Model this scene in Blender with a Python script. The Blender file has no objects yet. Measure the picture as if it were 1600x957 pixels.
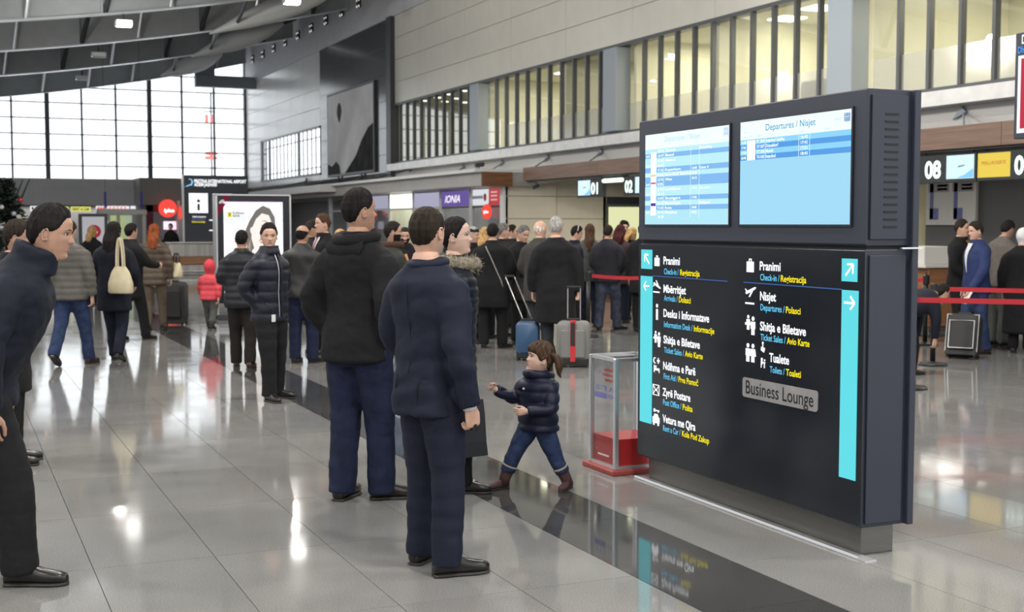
import bpy, math, random
import numpy as np
from mathutils import Vector, Matrix

random.seed(7)
PI = math.pi
scene = bpy.context.scene
COL = scene.collection

# ------------------------------------------------------------------ camera
F_PX, HZ, VX, EYE = 2000.0, 350.0, -85.0, 1.72
PIT = math.atan((478.5 - HZ) / F_PX)
YAW = math.atan((800 - VX) / F_PX * math.cos(PIT))
CF = np.array([math.sin(YAW) * math.cos(PIT), math.cos(YAW) * math.cos(PIT), -math.sin(PIT)])
CR = np.array([math.cos(YAW), -math.sin(YAW), 0.0])
CU = np.cross(CR, CF)
CC = np.array([0.0, 0.0, EYE])
cam_d = bpy.data.cameras.new('camera')
cam_d.sensor_width = 36
cam_d.lens = F_PX / 1600 * 36
cam_d.clip_end = 400
cam_d.dof.use_dof = True
cam_d.dof.focus_distance = 7.2
cam_d.dof.aperture_fstop = 4.0
cam = bpy.data.objects.new('camera', cam_d)
cam.location = CC
cam.rotation_euler = (PI / 2 - PIT, 0, -YAW)
COL.objects.link(cam)
scene.camera = cam

# ------------------------------------------------------------------ light
world = bpy.data.worlds.new('overcast_sky')
scene.world = world
world.use_nodes = True
wb = world.node_tree.nodes['Background']
wb.inputs[0].default_value = (0.93, 0.96, 1.0, 1)
wb.inputs[1].default_value = 2.0
vs = scene.view_settings
vs.view_transform = 'Standard'
vs.look = 'None'
vs.exposure = 0.18
vs.gamma = 1.0
vs.use_curve_mapping = False


def area_lamp(name, loc, sx, sy, power, color, rot=(0, 0, 0), spread=PI):
    d = bpy.data.lights.new(name, 'AREA')
    d.shape = 'RECTANGLE'
    d.size, d.size_y = sx, sy
    d.energy = power
    d.color = color
    d.spread = spread
    o = bpy.data.objects.new(name, d)
    o.location = loc
    o.rotation_euler = rot
    COL.objects.link(o)
    return o


# floodlights in rows under the roof (warm white), and daylight of the added side glazing
LAMP_ROWS = [(x, y) for x in (-9, -3, 3, 9) for y in (-13, -5, 3, 11, 19) if x * 0.403 + y * 0.913 < 20.5] + [(-9, 30), (-9, 42), (-9, 54), (11.5, 19)]
LAMP_ROWS += [(5.0, 43.2), (9.4, 37.7)]
for lx, ly in LAMP_ROWS:
    far = ly > 36 and lx > 0
    area_lamp('hall_lamp', (lx, ly, 7.2), 0.16 if far else 0.4, 0.16 if far else 0.4, 70 if far else 250, (1.0, 0.95, 0.88))
# unseen fill lights, added to brighten the roof from below
for lx, ly, pw in ((0.5, 33, 110), (4, 38.5, 130), (-3, 38, 90)):
    area_lamp('added_roof_fill', (lx, ly, 7.0), 0.7, 0.7, pw, (1.0, 0.98, 0.95), (math.radians(180), 0, 0))


# added fill lights without fixtures, to brighten the long wall and the roof
for ly, pw in ((-4, 420), (8, 520), (20, 560), (31, 560), (42, 120), (-12, 300)):
    area_lamp('added_wall_fill', (0.0, ly, 7.3), 0.8, 0.5, pw, (1.0, 0.96, 0.9), (math.radians(0), math.radians(-118), 0))


# ------------------------------------------------------------------ pixel helpers (points on real surfaces)
def ray(u, v):
    return CF + CR * (u - 800) / F_PX + CU * (478.5 - v) / F_PX


def on_x(u, v, X):
    d = ray(u, v)
    return CC + d * X / d[0]


def on_y(u, v, Y):
    d = ray(u, v)
    return CC + d * Y / d[1]


def ground(u, D):
    b = (-EYE / D - CF[2]) / CU[2]
    q = CC + (CF + CR * (u - 800) / F_PX + CU * b) * D
    return (q[0], q[1], 0.0)


# ------------------------------------------------------------------ materials
MATS = {}


def mat(key, color, rough=0.6, metal=0.0, emit=0.0, noise=0.0, nscale=30.0, bump=0.0, bscale=60.0, stretch=None, spec=None, coat=0.0, ecol=None, transm=0.0):
    if key in MATS:
        return MATS[key]
    m = bpy.data.materials.new(key)
    m.use_nodes = True
    nt = m.node_tree
    b = nt.nodes['Principled BSDF']
    b.inputs['Base Color'].default_value = (*color, 1)
    b.inputs['Roughness'].default_value = rough
    b.inputs['Metallic'].default_value = metal
    if spec is not None:
        b.inputs['Specular IOR Level'].default_value = spec
    if coat:
        b.inputs['Coat Weight'].default_value = coat
        b.inputs['Coat Roughness'].default_value = 0.06
    if transm:
        b.inputs['Transmission Weight'].default_value = transm
    if emit:
        b.inputs['Emission Color'].default_value = (*(ecol or color), 1)
        b.inputs['Emission Strength'].default_value = emit
    if noise or bump:
        tc = nt.nodes.new('ShaderNodeTexCoord')
        mp = nt.nodes.new('ShaderNodeMapping')
        nt.links.new(tc.outputs['Object'], mp.inputs[0])
        if stretch:
            mp.inputs['Scale'].default_value = stretch
    if noise:
        n = nt.nodes.new('ShaderNodeTexNoise')
        n.inputs['Scale'].default_value = nscale
        n.inputs['Detail'].default_value = 4
        nt.links.new(mp.outputs[0], n.inputs['Vector'])
        r = nt.nodes.new('ShaderNodeValToRGB')
        lo = [max(0, c * (1 - noise)) for c in color]
        hi = [min(1, c * (1 + noise)) for c in color]
        r.color_ramp.elements[0].position = 0.3
        r.color_ramp.elements[1].position = 0.7
        r.color_ramp.elements[0].color = (*lo, 1)
        r.color_ramp.elements[1].color = (*hi, 1)
        nt.links.new(n.outputs['Fac'], r.inputs[0])
        nt.links.new(r.outputs[0], b.inputs['Base Color'])
    if bump:
        n2 = nt.nodes.new('ShaderNodeTexNoise')
        n2.inputs['Scale'].default_value = bscale
        n2.inputs['Detail'].default_value = 3
        nt.links.new(mp.outputs[0], n2.inputs['Vector'])
        bp = nt.nodes.new('ShaderNodeBump')
        bp.inputs['Strength'].default_value = bump
        bp.inputs['Distance'].default_value = 0.02
        nt.links.new(n2.outputs['Fac'], bp.inputs['Height'])
        nt.links.new(bp.outputs[0], b.inputs['Normal'])
    MATS[key] = m
    return m


def glow(key, color, strength=1.0):
    if key in MATS:
        return MATS[key]
    m = bpy.data.materials.new(key)
    m.use_nodes = True
    nt = m.node_tree
    nt.nodes.remove(nt.nodes['Principled BSDF'])
    e = nt.nodes.new('ShaderNodeEmission')
    e.inputs[0].default_value = (*color, 1)
    e.inputs[1].default_value = strength
    nt.links.new(e.outputs[0], nt.nodes['Material Output'].inputs[0])
    MATS[key] = m
    return m


def pane_mat(key, tint=(1, 1, 1), rough=0.0, frost=0.0, ior=1.5):
    if key in MATS:
        return MATS[key]
    m = bpy.data.materials.new(key)
    m.use_nodes = True
    nt = m.node_tree
    nt.nodes.remove(nt.nodes['Principled BSDF'])
    out = nt.nodes['Material Output']
    t = nt.nodes.new('ShaderNodeBsdfTransparent')
    t.inputs[0].default_value = (*tint, 1)
    g = nt.nodes.new('ShaderNodeBsdfGlossy')
    g.inputs['Roughness'].default_value = rough
    fr = nt.nodes.new('ShaderNodeFresnel')
    ge = nt.nodes.new('ShaderNodeNewGeometry')
    io = nt.nodes.new('ShaderNodeMath')
    io.operation = 'MULTIPLY_ADD'
    io.inputs[1].default_value = 1 / ior - ior
    io.inputs[2].default_value = ior
    nt.links.new(ge.outputs['Backfacing'], io.inputs[0])
    nt.links.new(io.outputs[0], fr.inputs[0])
    mx = nt.nodes.new('ShaderNodeMixShader')
    nt.links.new(fr.outputs[0], mx.inputs[0])
    last = t.outputs[0]
    if frost:
        df = nt.nodes.new('ShaderNodeBsdfDiffuse')
        df.inputs[0].default_value = (0.42, 0.43, 0.41, 1)
        m2 = nt.nodes.new('ShaderNodeMixShader')
        m2.inputs[0].default_value = frost
        nt.links.new(t.outputs[0], m2.inputs[1])
        nt.links.new(df.outputs[0], m2.inputs[2])
        last = m2.outputs[0]
    nt.links.new(last, mx.inputs[1])
    nt.links.new(g.outputs[0], mx.inputs[2])
    nt.links.new(mx.outputs[0], out.inputs[0])
    MATS[key] = m
    return m


def granite(key, lo, hi, rough):
    m = bpy.data.materials.new(key)
    m.use_nodes = True
    nt = m.node_tree
    b = nt.nodes['Principled BSDF']
    ge = nt.nodes.new('ShaderNodeNewGeometry')
    n = nt.nodes.new('ShaderNodeTexNoise')
    n.inputs['Scale'].default_value = 190
    n.inputs['Detail'].default_value = 3
    n.inputs['Roughness'].default_value = 0.75
    nt.links.new(ge.outputs['Position'], n.inputs['Vector'])
    r = nt.nodes.new('ShaderNodeValToRGB')
    r.color_ramp.elements[0].position = 0.36
    r.color_ramp.elements[1].position = 0.64
    r.color_ramp.elements[0].color = (*lo, 1)
    r.color_ramp.elements[1].color = (*hi, 1)
    nt.links.new(n.outputs['Fac'], r.inputs[0])
    oi = nt.nodes.new('ShaderNodeObjectInfo')
    n3 = nt.nodes.new('ShaderNodeTexNoise')
    n3.inputs['Scale'].default_value = 1.1
    n3.inputs['Detail'].default_value = 5
    nt.links.new(ge.outputs['Position'], n3.inputs['Vector'])
    ad = nt.nodes.new('ShaderNodeMath')
    ad.operation = 'MULTIPLY_ADD'
    ad.inputs[1].default_value = 0.13
    ad.inputs[2].default_value = 0.72
    nt.links.new(oi.outputs['Random'], ad.inputs[0])
    a2 = nt.nodes.new('ShaderNodeMath')
    a2.operation = 'MULTIPLY_ADD'
    a2.inputs[1].default_value = 0.42
    nt.links.new(n3.outputs['Fac'], a2.inputs[0])
    nt.links.new(ad.outputs[0], a2.inputs[2])
    hs = nt.nodes.new('ShaderNodeHueSaturation')
    nt.links.new(r.outputs[0], hs.inputs['Color'])
    nt.links.new(a2.outputs[0], hs.inputs['Value'])
    nt.links.new(hs.outputs[0], b.inputs['Base Color'])
    n2 = nt.nodes.new('ShaderNodeTexNoise')
    n2.inputs['Scale'].default_value = 2.2
    n2.inputs['Detail'].default_value = 6
    nt.links.new(ge.outputs['Position'], n2.inputs['Vector'])
    mr = nt.nodes.new('ShaderNodeMapRange')
    mr.inputs['From Min'].default_value = 0.3
    mr.inputs['From Max'].default_value = 0.75
    mr.inputs['To Min'].default_value = rough * 0.7
    mr.inputs['To Max'].default_value = rough * 1.6
    nt.links.new(n2.outputs['Fac'], mr.inputs[0])
    nt.links.new(mr.outputs[0], b.inputs['Roughness'])
    return m


def wood(key, c1, c2, axis=(1, 1, 1), rough=0.4):
    m = bpy.data.materials.new(key)
    m.use_nodes = True
    nt = m.node_tree
    b = nt.nodes['Principled BSDF']
    b.inputs['Roughness'].default_value = rough
    tc = nt.nodes.new('ShaderNodeTexCoord')
    mp = nt.nodes.new('ShaderNodeMapping')
    mp.inputs['Scale'].default_value = axis
    n = nt.nodes.new('ShaderNodeTexNoise')
    n.inputs['Scale'].default_value = 3
    n.inputs['Detail'].default_value = 6
    r = nt.nodes.new('ShaderNodeValToRGB')
    r.color_ramp.elements[0].position = 0.3
    r.color_ramp.elements[1].position = 0.7
    r.color_ramp.elements[0].color = (*c1, 1)
    r.color_ramp.elements[1].color = (*c2, 1)
    nt.links.new(tc.outputs['Object'], mp.inputs[0])
    nt.links.new(mp.outputs[0], n.inputs['Vector'])
    nt.links.new(n.outputs['Fac'], r.inputs[0])
    nt.links.new(r.outputs[0], b.inputs['Base Color'])
    return m


# ------------------------------------------------------------------ mesh helpers
def wloc(o):
    v = Vector((0, 0, 0))
    while o is not None:
        v = v + o.location
        o = o.parent
    return v


class MB:
    def __init__(self):
        self.v, self.f, self.m = [], [], []

    def add(self, verts, faces, mi=0):
        n = len(self.v)
        self.v.extend([tuple(map(float, p)) for p in verts])
        self.f.extend([tuple(i + n for i in q) for q in faces])
        self.m.extend([mi] * len(faces))
        return self

    def box(self, x0, x1, y0, y1, z0, z1, mi=0):
        v = [(x, y, z) for z in (z0, z1) for y in (y0, y1) for x in (x0, x1)]
        return self.add(v, [(0, 2, 3, 1), (4, 5, 7, 6), (0, 1, 5, 4), (2, 6, 7, 3), (0, 4, 6, 2), (1, 3, 7, 5)], mi)

    def bbox(self, x0, x1, y0, y1, z0, z1, b, mi=0):
        """box with all twelve edges chamfered by b"""
        X, Y, Z = (x0, x1), (y0, y1), (z0, z1)
        v, idx = [], {}
        for i in (0, 1):
            for j in (0, 1):
                for k in (0, 1):
                    sx, sy, sz = (1, -1)[i], (1, -1)[j], (1, -1)[k]
                    for a in range(3):
                        d = [b, b, b]
                        d[a] = 0
                        idx[i, j, k, a] = len(v)
                        v.append((X[i] + sx * d[0], Y[j] + sy * d[1], Z[k] + sz * d[2]))
        f = []
        for a in range(3):
            o1, o2 = [q for q in range(3) if q != a]
            for s in (0, 1):
                q = []
                for (p, r) in ((0, 0), (1, 0), (1, 1), (0, 1)):
                    t = [0, 0, 0]
                    t[a], t[o1], t[o2] = s, p, r
                    q.append(idx[t[0], t[1], t[2], a])
                f.append(tuple(q))
        for a in range(3):
            o1, o2 = [q for q in range(3) if q != a]
            for p in (0, 1):
                for r in (0, 1):
                    t0, t1 = [0, 0, 0], [0, 0, 0]
                    t0[o1] = t1[o1] = p
                    t0[o2] = t1[o2] = r
                    t1[a] = 1
                    f.append((idx[(*t0, o1)], idx[(*t1, o1)], idx[(*t1, o2)], idx[(*t0, o2)]))
        for i in (0, 1):
            for j in (0, 1):
                for k in (0, 1):
                    f.append(tuple(idx[i, j, k, a] for a in range(3)))
        return self.add(v, f, mi)

    def loft(self, rings, mi=0, cap=True, closed=True):
        n = len(rings[0])
        v = [p for r in rings for p in r]
        f = []
        for i in range(len(rings) - 1):
            for j in range(n if closed else n - 1):
                k = (j + 1) % n
                f.append((i * n + j, i * n + k, (i + 1) * n + k, (i + 1) * n + j))
        if cap:
            f.append(tuple(reversed(range(n))))
            f.append(tuple((len(rings) - 1) * n + j for j in range(n)))
        return self.add(v, f, mi)

    def tube(self, pts, rad, n=8, mi=0, round_ends=False, flat=(1, 1), up=None):
        P = [np.array(p, float) for p in pts]
        if not hasattr(rad, '__len__'):
            rad = [rad] * len(P)
        rad = list(rad)
        if round_ends:
            d0 = P[0] - P[1]
            d0 /= np.linalg.norm(d0)
            d1 = P[-1] - P[-2]
            d1 /= np.linalg.norm(d1)
            pre, prer, post, postr = [], [], [], []
            for a in (78, 50, 25):
                t = math.radians(a)
                pre.append(P[0] + d0 * rad[0] * math.sin(t))
                prer.append(rad[0] * math.cos(t))
            for a in (25, 50, 78):
                t = math.radians(a)
                post.append(P[-1] + d1 * rad[-1] * math.sin(t))
                postr.append(rad[-1] * math.cos(t))
            P, rad = pre + P + post, prer + rad + postr
        rings = []
        nrm = None
        for i, p in enumerate(P):
            t = P[min(i + 1, len(P) - 1)] - P[max(i - 1, 0)]
            t = t / (np.linalg.norm(t) + 1e-12)
            if nrm is None:
                a = np.array(up, float) if up is not None else (np.array([0, 0, 1.0]) if abs(t[2]) < 0.9 else np.array([0, 1.0, 0]))
                nrm = a - t * (a @ t)
            else:
                nrm = nrm - t * (nrm @ t)
            nrm = nrm / np.linalg.norm(nrm)
            bi = np.cross(t, nrm)
            rings.append([p + rad[i] * (flat[0] * math.cos(2 * PI * j / n) * nrm + flat[1] * math.sin(2 * PI * j / n) * bi) for j in range(n)])
        return self.loft(rings, mi)

    def sphere(self, c, r, n=12, mi=0):
        r = r if hasattr(r, '__len__') else (r, r, r)
        m = max(4, n // 2 + 1)
        v, f = [(c[0], c[1], c[2] + r[2])], []
        for i in range(1, m):
            t = PI * i / m
            for j in range(n):
                p = 2 * PI * j / n
                v.append((c[0] + r[0] * math.sin(t) * math.cos(p), c[1] + r[1] * math.sin(t) * math.sin(p), c[2] + r[2] * math.cos(t)))
        v.append((c[0], c[1], c[2] - r[2]))
        for j in range(n):
            f.append((0, 1 + j, 1 + (j + 1) % n))
            b = 1 + (m - 2) * n
            f.append((len(v) - 1, b + (j + 1) % n, b + j))
        for i in range(m - 2):
            for j in range(n):
                a = 1 + i * n
                f.append((a + j, a + n + j, a + n + (j + 1) % n, a + (j + 1) % n))
        return self.add(v, f, mi)

    def lathe(self, c, prof, n=24, mi=0):
        rings = [[(c[0] + r * math.cos(2 * PI * j / n), c[1] + r * math.sin(2 * PI * j / n), c[2] + z) for j in range(n)] for r, z in prof]
        return self.loft(rings, mi)

    def prism(self, pts, o, xd, yd, thick, off=0.0, mi=0):
        """polygon (2-D pts) on the plane o + a*xd + b*yd, pushed out along xd x yd"""
        o, xd, yd = np.array(o, float), np.array(xd, float), np.array(yd, float)
        nn = np.cross(xd, yd)
        lo = [o + a * xd + b * yd + nn * off for a, b in pts]
        hi = [p + nn * thick for p in lo]
        n = len(pts)
        f = [tuple(reversed(range(n))), tuple(range(n, 2 * n))]
        f += [(j, (j + 1) % n, n + (j + 1) % n, n + j) for j in range(n)]
        return self.add(lo + hi, f, mi)

    def mesh(self, name, mats, smooth=False):
        me = bpy.data.meshes.new(name)
        me.from_pydata(self.v, [], self.f)
        for m in (mats if isinstance(mats, (list, tuple)) else [mats]):
            me.materials.append(m)
        if any(self.m):
            me.polygons.foreach_set('material_index', self.m)
        if smooth:
            me.polygons.foreach_set('use_smooth', [True] * len(self.f))
        me.update()
        return me

    def build(self, name, mats, parent=None, smooth=False, local=False, sharp=None):
        if parent is not None and not local:
            w = wloc(parent)
            self.v = [(a - w.x, b - w.y, c - w.z) for a, b, c in self.v]
        me = self.mesh(name, mats, smooth)
        if sharp is not None:
            me.set_sharp_from_angle(angle=sharp)
        return link(name, me, parent)


def link(name, me, parent=None):
    o = bpy.data.objects.new(name, me)
    COL.objects.link(o)
    if parent is not None:
        o.parent = parent
    return o


def tag(o, label=None, cat=None, group=None, kind=None):
    if label:
        o['label'] = label
    if cat:
        o['category'] = cat
    if group:
        o['group'] = group
    if kind:
        o['kind'] = kind
    return o


def empty(name, loc, label=None, cat=None, group=None, rz=0.0, kind=None):
    o = bpy.data.objects.new(name, None)
    COL.objects.link(o)
    o.location = loc
    o.rotation_euler.z = rz
    o.empty_display_size = 0.1
    return tag(o, label, cat, group, kind)


def struct(name, mb, m, parent=None, smooth=False):
    o = mb.build(name, m, parent, smooth)
    o['kind'] = 'structure'
    return o


TMP = bpy.data.scenes.new('scratch')


def evaluated(o):
    TMP.collection.objects.link(o)
    vl = TMP.view_layers[0]
    vl.update()
    dg = vl.depsgraph
    me = bpy.data.meshes.new_from_object(o.evaluated_get(dg))
    TMP.collection.objects.unlink(o)
    return me


def remesh(mb, voxel, smooth=4, fac=0.5):
    me = mb.mesh('raw', [])
    o = bpy.data.objects.new('raw', me)
    r = o.modifiers.new('r', 'REMESH')
    r.mode = 'VOXEL'
    r.voxel_size = voxel
    if smooth:
        s = o.modifiers.new('s', 'SMOOTH')
        s.iterations = smooth
        s.factor = fac
    out = evaluated(o)
    bpy.data.objects.remove(o)
    bpy.data.meshes.remove(me)
    return out


def mesh_np(me):
    n = len(me.vertices)
    v = np.empty(n * 3, np.float32)
    me.vertices.foreach_get('co', v)
    nr = np.empty(n * 3, np.float32)
    me.vertices.foreach_get('normal', nr)
    return v.reshape(-1, 3).astype(float), nr.reshape(-1, 3).astype(float)


def mesh_faces(me):
    return [tuple(p.vertices) for p in me.polygons]


# lettering: returns 2-D vertices and faces of a text fitted to a width and a capital height
def text_geo(s, bold=0.0, shear=0.0):
    c = bpy.data.curves.new('txt', 'FONT')
    c.body = s
    c.resolution_u = 3
    c.offset = bold
    c.shear = shear
    o = bpy.data.objects.new('txt', c)
    me = evaluated(o)
    v, _ = mesh_np(me)
    f = mesh_faces(me)
    bpy.data.objects.remove(o)
    bpy.data.meshes.remove(me)
    bpy.data.curves.remove(c)
    return v, f


def lettering(s, o, xd, yd, cap, width=None, m=None, parent=None, bold=0.012, off=0.003, squeeze=0.75, align='L', shear=0.0, name='lettering', vertical_mirror=False):
    v, f = text_geo(s, bold, shear)
    k = cap / 0.70
    x0, x1 = v[:, 0].min(), v[:, 0].max()
    sx = width / (x1 - x0) if width else k * squeeze
    o, xd, yd = np.array(o, float), np.array(xd, float), np.array(yd, float)
    nn = np.cross(xd, yd)
    ax = (v[:, 0] - x0) * sx
    if align == 'C':
        ax -= (x1 - x0) * sx / 2
    if align == 'R':
        ax -= (x1 - x0) * sx
    P = o + ax[:, None] * xd + (v[:, 1] * k)[:, None] * yd + nn * off
    mb = MB()
    mb.add(P, f)
    return mb.build(name, m, parent)
# ------------------------------------------------------------------ setting
M_FLOOR = granite('polished_grey_granite', (0.13, 0.13, 0.13), (0.32, 0.316, 0.306), 0.075)
M_BAND = granite('polished_black_granite', (0.022, 0.022, 0.023), (0.095, 0.095, 0.095), 0.05)
M_JOINT = mat('floor_joint', (0.13, 0.13, 0.13), 0.7)
M_BEIGE = mat('beige_metal_panel', (0.63, 0.61, 0.55), 0.28, 0.0, noise=0.05, nscale=1.2, spec=0.6)
M_LIGHTP = mat('pale_metal_panel', (0.66, 0.66, 0.66), 0.25, noise=0.05, nscale=1.5, spec=0.6)
M_DARKP = mat('dark_glossy_panel', (0.075, 0.077, 0.083), 0.16, noise=0.12, nscale=2, spec=0.7)
M_GREYW = mat('grey_painted_wall', (0.50, 0.50, 0.52), 0.6, noise=0.05, nscale=2)
M_STEEL = mat('grey_roof_steel', (0.40, 0.42, 0.425), 0.5, noise=0.06, nscale=2)
M_DKSTEEL = mat('dark_steel', (0.045, 0.047, 0.055), 0.45)
M_DECK = mat('roof_deck', (0.30, 0.31, 0.32), 0.7)
M_MULL = mat('mullion_grey', (0.07, 0.075, 0.085), 0.4)
M_BLUECOL = mat('blue_grey_column_paint', (0.27, 0.31, 0.35), 0.4)
M_GLASS = pane_mat('window_glass', (0.96, 0.98, 0.98))
M_OGLASS = pane_mat('office_glass', (0.95, 0.97, 0.93), ior=2.3)
M_FROST = pane_mat('frosted_glass', (0.9, 0.92, 0.9), rough=0.12, frost=0.5)
M_WHITE = mat('white_paint', (0.72, 0.72, 0.71), 0.5)
M_SILVER = mat('silver_trim', (0.62, 0.63, 0.64), 0.3, 0.6)
M_CREAM = mat('cream_office_wall', (0.74, 0.72, 0.60), 0.8)
M_CREAMC = mat('cream_ceiling', (0.72, 0.70, 0.58), 0.8)

# floor with granite tiles
mb = MB().box(-14, 20, -18, 70, -0.3, -0.02)
floor = struct('floor', mb, M_JOINT)


def tile_mesh(w, l, m, name):
    q = MB()
    g, b, t = 0.0018, 0.0005, 0.02
    x0, x1, y0, y1 = -w / 2 + g, w / 2 - g, -l / 2 + g, l / 2 - g
    v = [(x0, y0, -t), (x1, y0, -t), (x1, y1, -t), (x0, y1, -t), (x0, y0, -b), (x1, y0, -b), (x1, y1, -b), (x0, y1, -b),
         (x0 + b, y0 + b, 0), (x1 - b, y0 + b, 0), (x1 - b, y1 - b, 0), (x0 + b, y1 - b, 0)]
    v = v[:4] + [(x, y, 0) for x, y, z in v[4:8]]
    f = [(4, 5, 6, 7)] + [(i, (i + 1) % 4, 4 + (i + 1) % 4, 4 + i) for i in range(4)]
    q.add(v, f)
    return q.mesh(name, [m]), (v, f)


T_L, T_LG = tile_mesh(0.6, 1.2, M_FLOOR, 'floor_tile')
T_B, T_BG = tile_mesh(0.6, 1.8, M_BAND, 'floor_tile_dark')
tiles = []
for k in range(-23, 33):
    xc = 0.33 + 0.6 * k
    dark = (k == 5) or (k in (22, 23))
    ln = 1.8 if dark else 1.2
    j0 = int(-17 / ln)
    for j in range(j0, int(70 / ln) + 1):
        yc = (4.72 if dark else 4.2) + ln * (j + 0.5) - (3.6 if dark else 3.6)
        if yc > 69.4 or yc < -17.5:
            continue
        p = np.array([xc, yc, 0]) - CC
        dpt = p @ CF
        u = 800 + F_PX * (p @ CR) / max(dpt, 0.01)
        v = 478.5 - F_PX * (p @ CU) / max(dpt, 0.01)
        vis = dpt > 2 and -150 < u < 1750 and v < 1080
        tiles.append((0 if vis else 1, dpt if vis else 1e3 + abs(dpt), xc, yc, dark))
tiles.sort()
for i, (a, d, xc, yc, dark) in enumerate(tiles[:300]):
    o = link('floor_tile', T_B if dark else T_L, floor)
    o.location = (xc, yc, 0.0)
mbl, mbd = MB(), MB()
for a, d, xc, yc, dark in tiles[300:]:
    v, f = T_BG if dark else T_LG
    (mbd if dark else mbl).add([(x + xc, y + yc, z) for x, y, z in v], f)
tag(mbl.build('tile_field', M_FLOOR, floor), kind='stuff')
tag(mbd.build('dark_tile_field', M_BAND, floor), kind='stuff')


def zr(X):
    return 7.85 + 0.12 * (X - 2) + 0.005 * (X - 2) ** 2


# ceiling deck
XS = [-14 + 29.6 * i / 24 for i in range(25)]
rings = [[(x, -18, zr(x) + 1.35), (x, 70, zr(x) + 1.35), (x, 70, zr(x) + 1.6), (x, -18, zr(x) + 1.6)] for x in XS]
ceiling = struct('ceiling', MB().loft(rings), M_DECK)

# end wall: solid below, glazed above
mb = MB().box(-14, 15.4, 69.8, 70.1, 0, 4.0)
for i in range(24):
    x0, x1 = XS[i], XS[i + 1]
    mb.add([(x0, 69.8, zr(x0) + 0.2), (x1, 69.8, zr(x1) + 0.2), (x1, 69.8, zr(x1) + 1.6), (x0, 69.8, zr(x0) + 1.6), (x0, 70.1, zr(x0) + 0.2), (x1, 70.1, zr(x1) + 0.2), (x1, 70.1, zr(x1) + 1.6), (x0, 70.1, zr(x0) + 1.6)],
           [(0, 1, 2, 3), (5, 4, 7, 6), (0, 4, 5, 1), (3, 2, 6, 7)])
struct('wall_end', mb, M_GREYW)
w1 = empty('window_1', (0.5, 69.8, 4.0), kind='structure')
zt = lambda X: zr(X) + 0.25
mxs = []
x = 15.0
while x > -14:
    mxs.append(x)
    x -= 1.69
for i, x in enumerate(mxs):
    hw, dp = (0.11, 0.22) if i % 3 == 0 else (0.05, 0.1)
    MB().box(x - hw, x + hw, 69.7 - dp, 69.8, 4.0, zt(x)).build('mullion', M_MULL, w1)
tz = [4.71 + 0.8 * i for i in range(7)]
for i, z in enumerate(tz):
    xa = -14
    while zt(xa) < z and xa < 15:
        xa += 0.2
    xa = xa if i > 3 else -14
    if i == 3:
        xa = -2
    MB().box(xa, 15, 69.72, 69.8, z - 0.032, z + 0.032).build('transom', M_MULL, w1)
MB().box(-14, 15, 69.5, 69.8, 3.95, 4.05).build('sill', M_SILVER, w1)
for i in range(len(mxs) - 1):
    x1, x0 = mxs[i], mxs[i + 1]
    zz = [4.0] + tz
    for j in range(len(zz)):
        z0 = zz[j] + 0.02
        if z0 > min(zt(x0), zt(x1)) - 0.05:
            break
        z1 = zz[j + 1] - 0.02 if j + 1 < len(zz) else 99
        MB().add([(x0 + .04, 69.79, z0), (x1 - .04, 69.79, z0), (x1 - .04, 69.79, min(z1, zt(x1))), (x0 + .04, 69.79, min(z1, zt(x0)))], [(0, 1, 2, 3)]).build('pane', M_GLASS, w1)

# right wall, upper part
WX = 15.0
wr = empty('wall_right', (WX + 0.2, 40, 0), kind='structure')
MB().box(WX + 0.06, WX + 0.3, 2, 44.7, 6.03, 9.2).box(WX + 0.06, WX + 0.3, 44.7, 70, 5.95, 9.2).box(WX + 0.06, WX + 0.3, 44.7, 54.6, 3.2, 5.95).box(WX + 0.06, WX + 0.3, 66.0, 70, 3.2, 5.95).box(WX + 0.06, WX + 0.3, 32.2, 70, 3.0, 3.9).build('backing', M_DKSTEEL, wr)


def panels(y0, y1, z0, z1, ny, nz, m, g=0.006):
    dy, dz = (y1 - y0) / ny, (z1 - z0) / nz
    me = MB().bbox(WX, WX + 0.06, -dy / 2 + g, dy / 2 - g, -dz / 2 + g, dz / 2 - g, 0.004).mesh('wall_panel', [m])
    for i in range(ny):
        for j in range(nz):
            o = link('panel', me, wr)
            o.location = Vector((0, y0 + dy * (i + 0.5), z0 + dz * (j + 0.5))) - wr.location


panels(2, 44.7, 6.03, 9.2, 12, 4, M_BEIGE)
panels(44.95, 54.6, 3.3, 9.2, 4, 6, M_DARKP, 0.004)
panels(54.6, 69.75, 5.95, 9.2, 6, 4, M_LIGHTP)
panels(66.0, 69.75, 3.3, 5.95, 1, 3, M_LIGHTP)
panels(54.6, 66.0, 3.3, 3.9, 5, 1, M_LIGHTP)
MB().bbox(WX - 0.18, WX + 0.1, 44.45, 44.95, 3.0, 9.2, 0.01).build('dark_pilaster', M_DKSTEEL, wr)
# deep edge beam above the right wall
eb = struct('trim_1', MB().box(WX - 0.05, WX + 0.3, -18, 70, 9.2, 13.2), M_GREYW)
for i in range(9):
    yy = 48.5 + i * 2.35
    lm = MB().bbox(WX - 0.13, WX - 0.05, yy - 0.18, yy + 0.18, 10.1, 10.5, 0.01).build('wall_light', M_DKSTEEL, eb)
    MB().box(WX - 0.135, WX - 0.13, yy - 0.16, yy - 0.10, 10.12, 10.2).box(WX - 0.135, WX - 0.13, yy + 0.1, yy + 0.16, 10.12, 10.2).box(WX - 0.135, WX - 0.13, yy - 0.16, yy - 0.10, 10.36, 10.42).box(WX - 0.135, WX - 0.13, yy + 0.1, yy + 0.16, 10.36, 10.42).build('lens', glow('wall_light_lens', (1, 0.97, 0.9), 1.2), lm)

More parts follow.
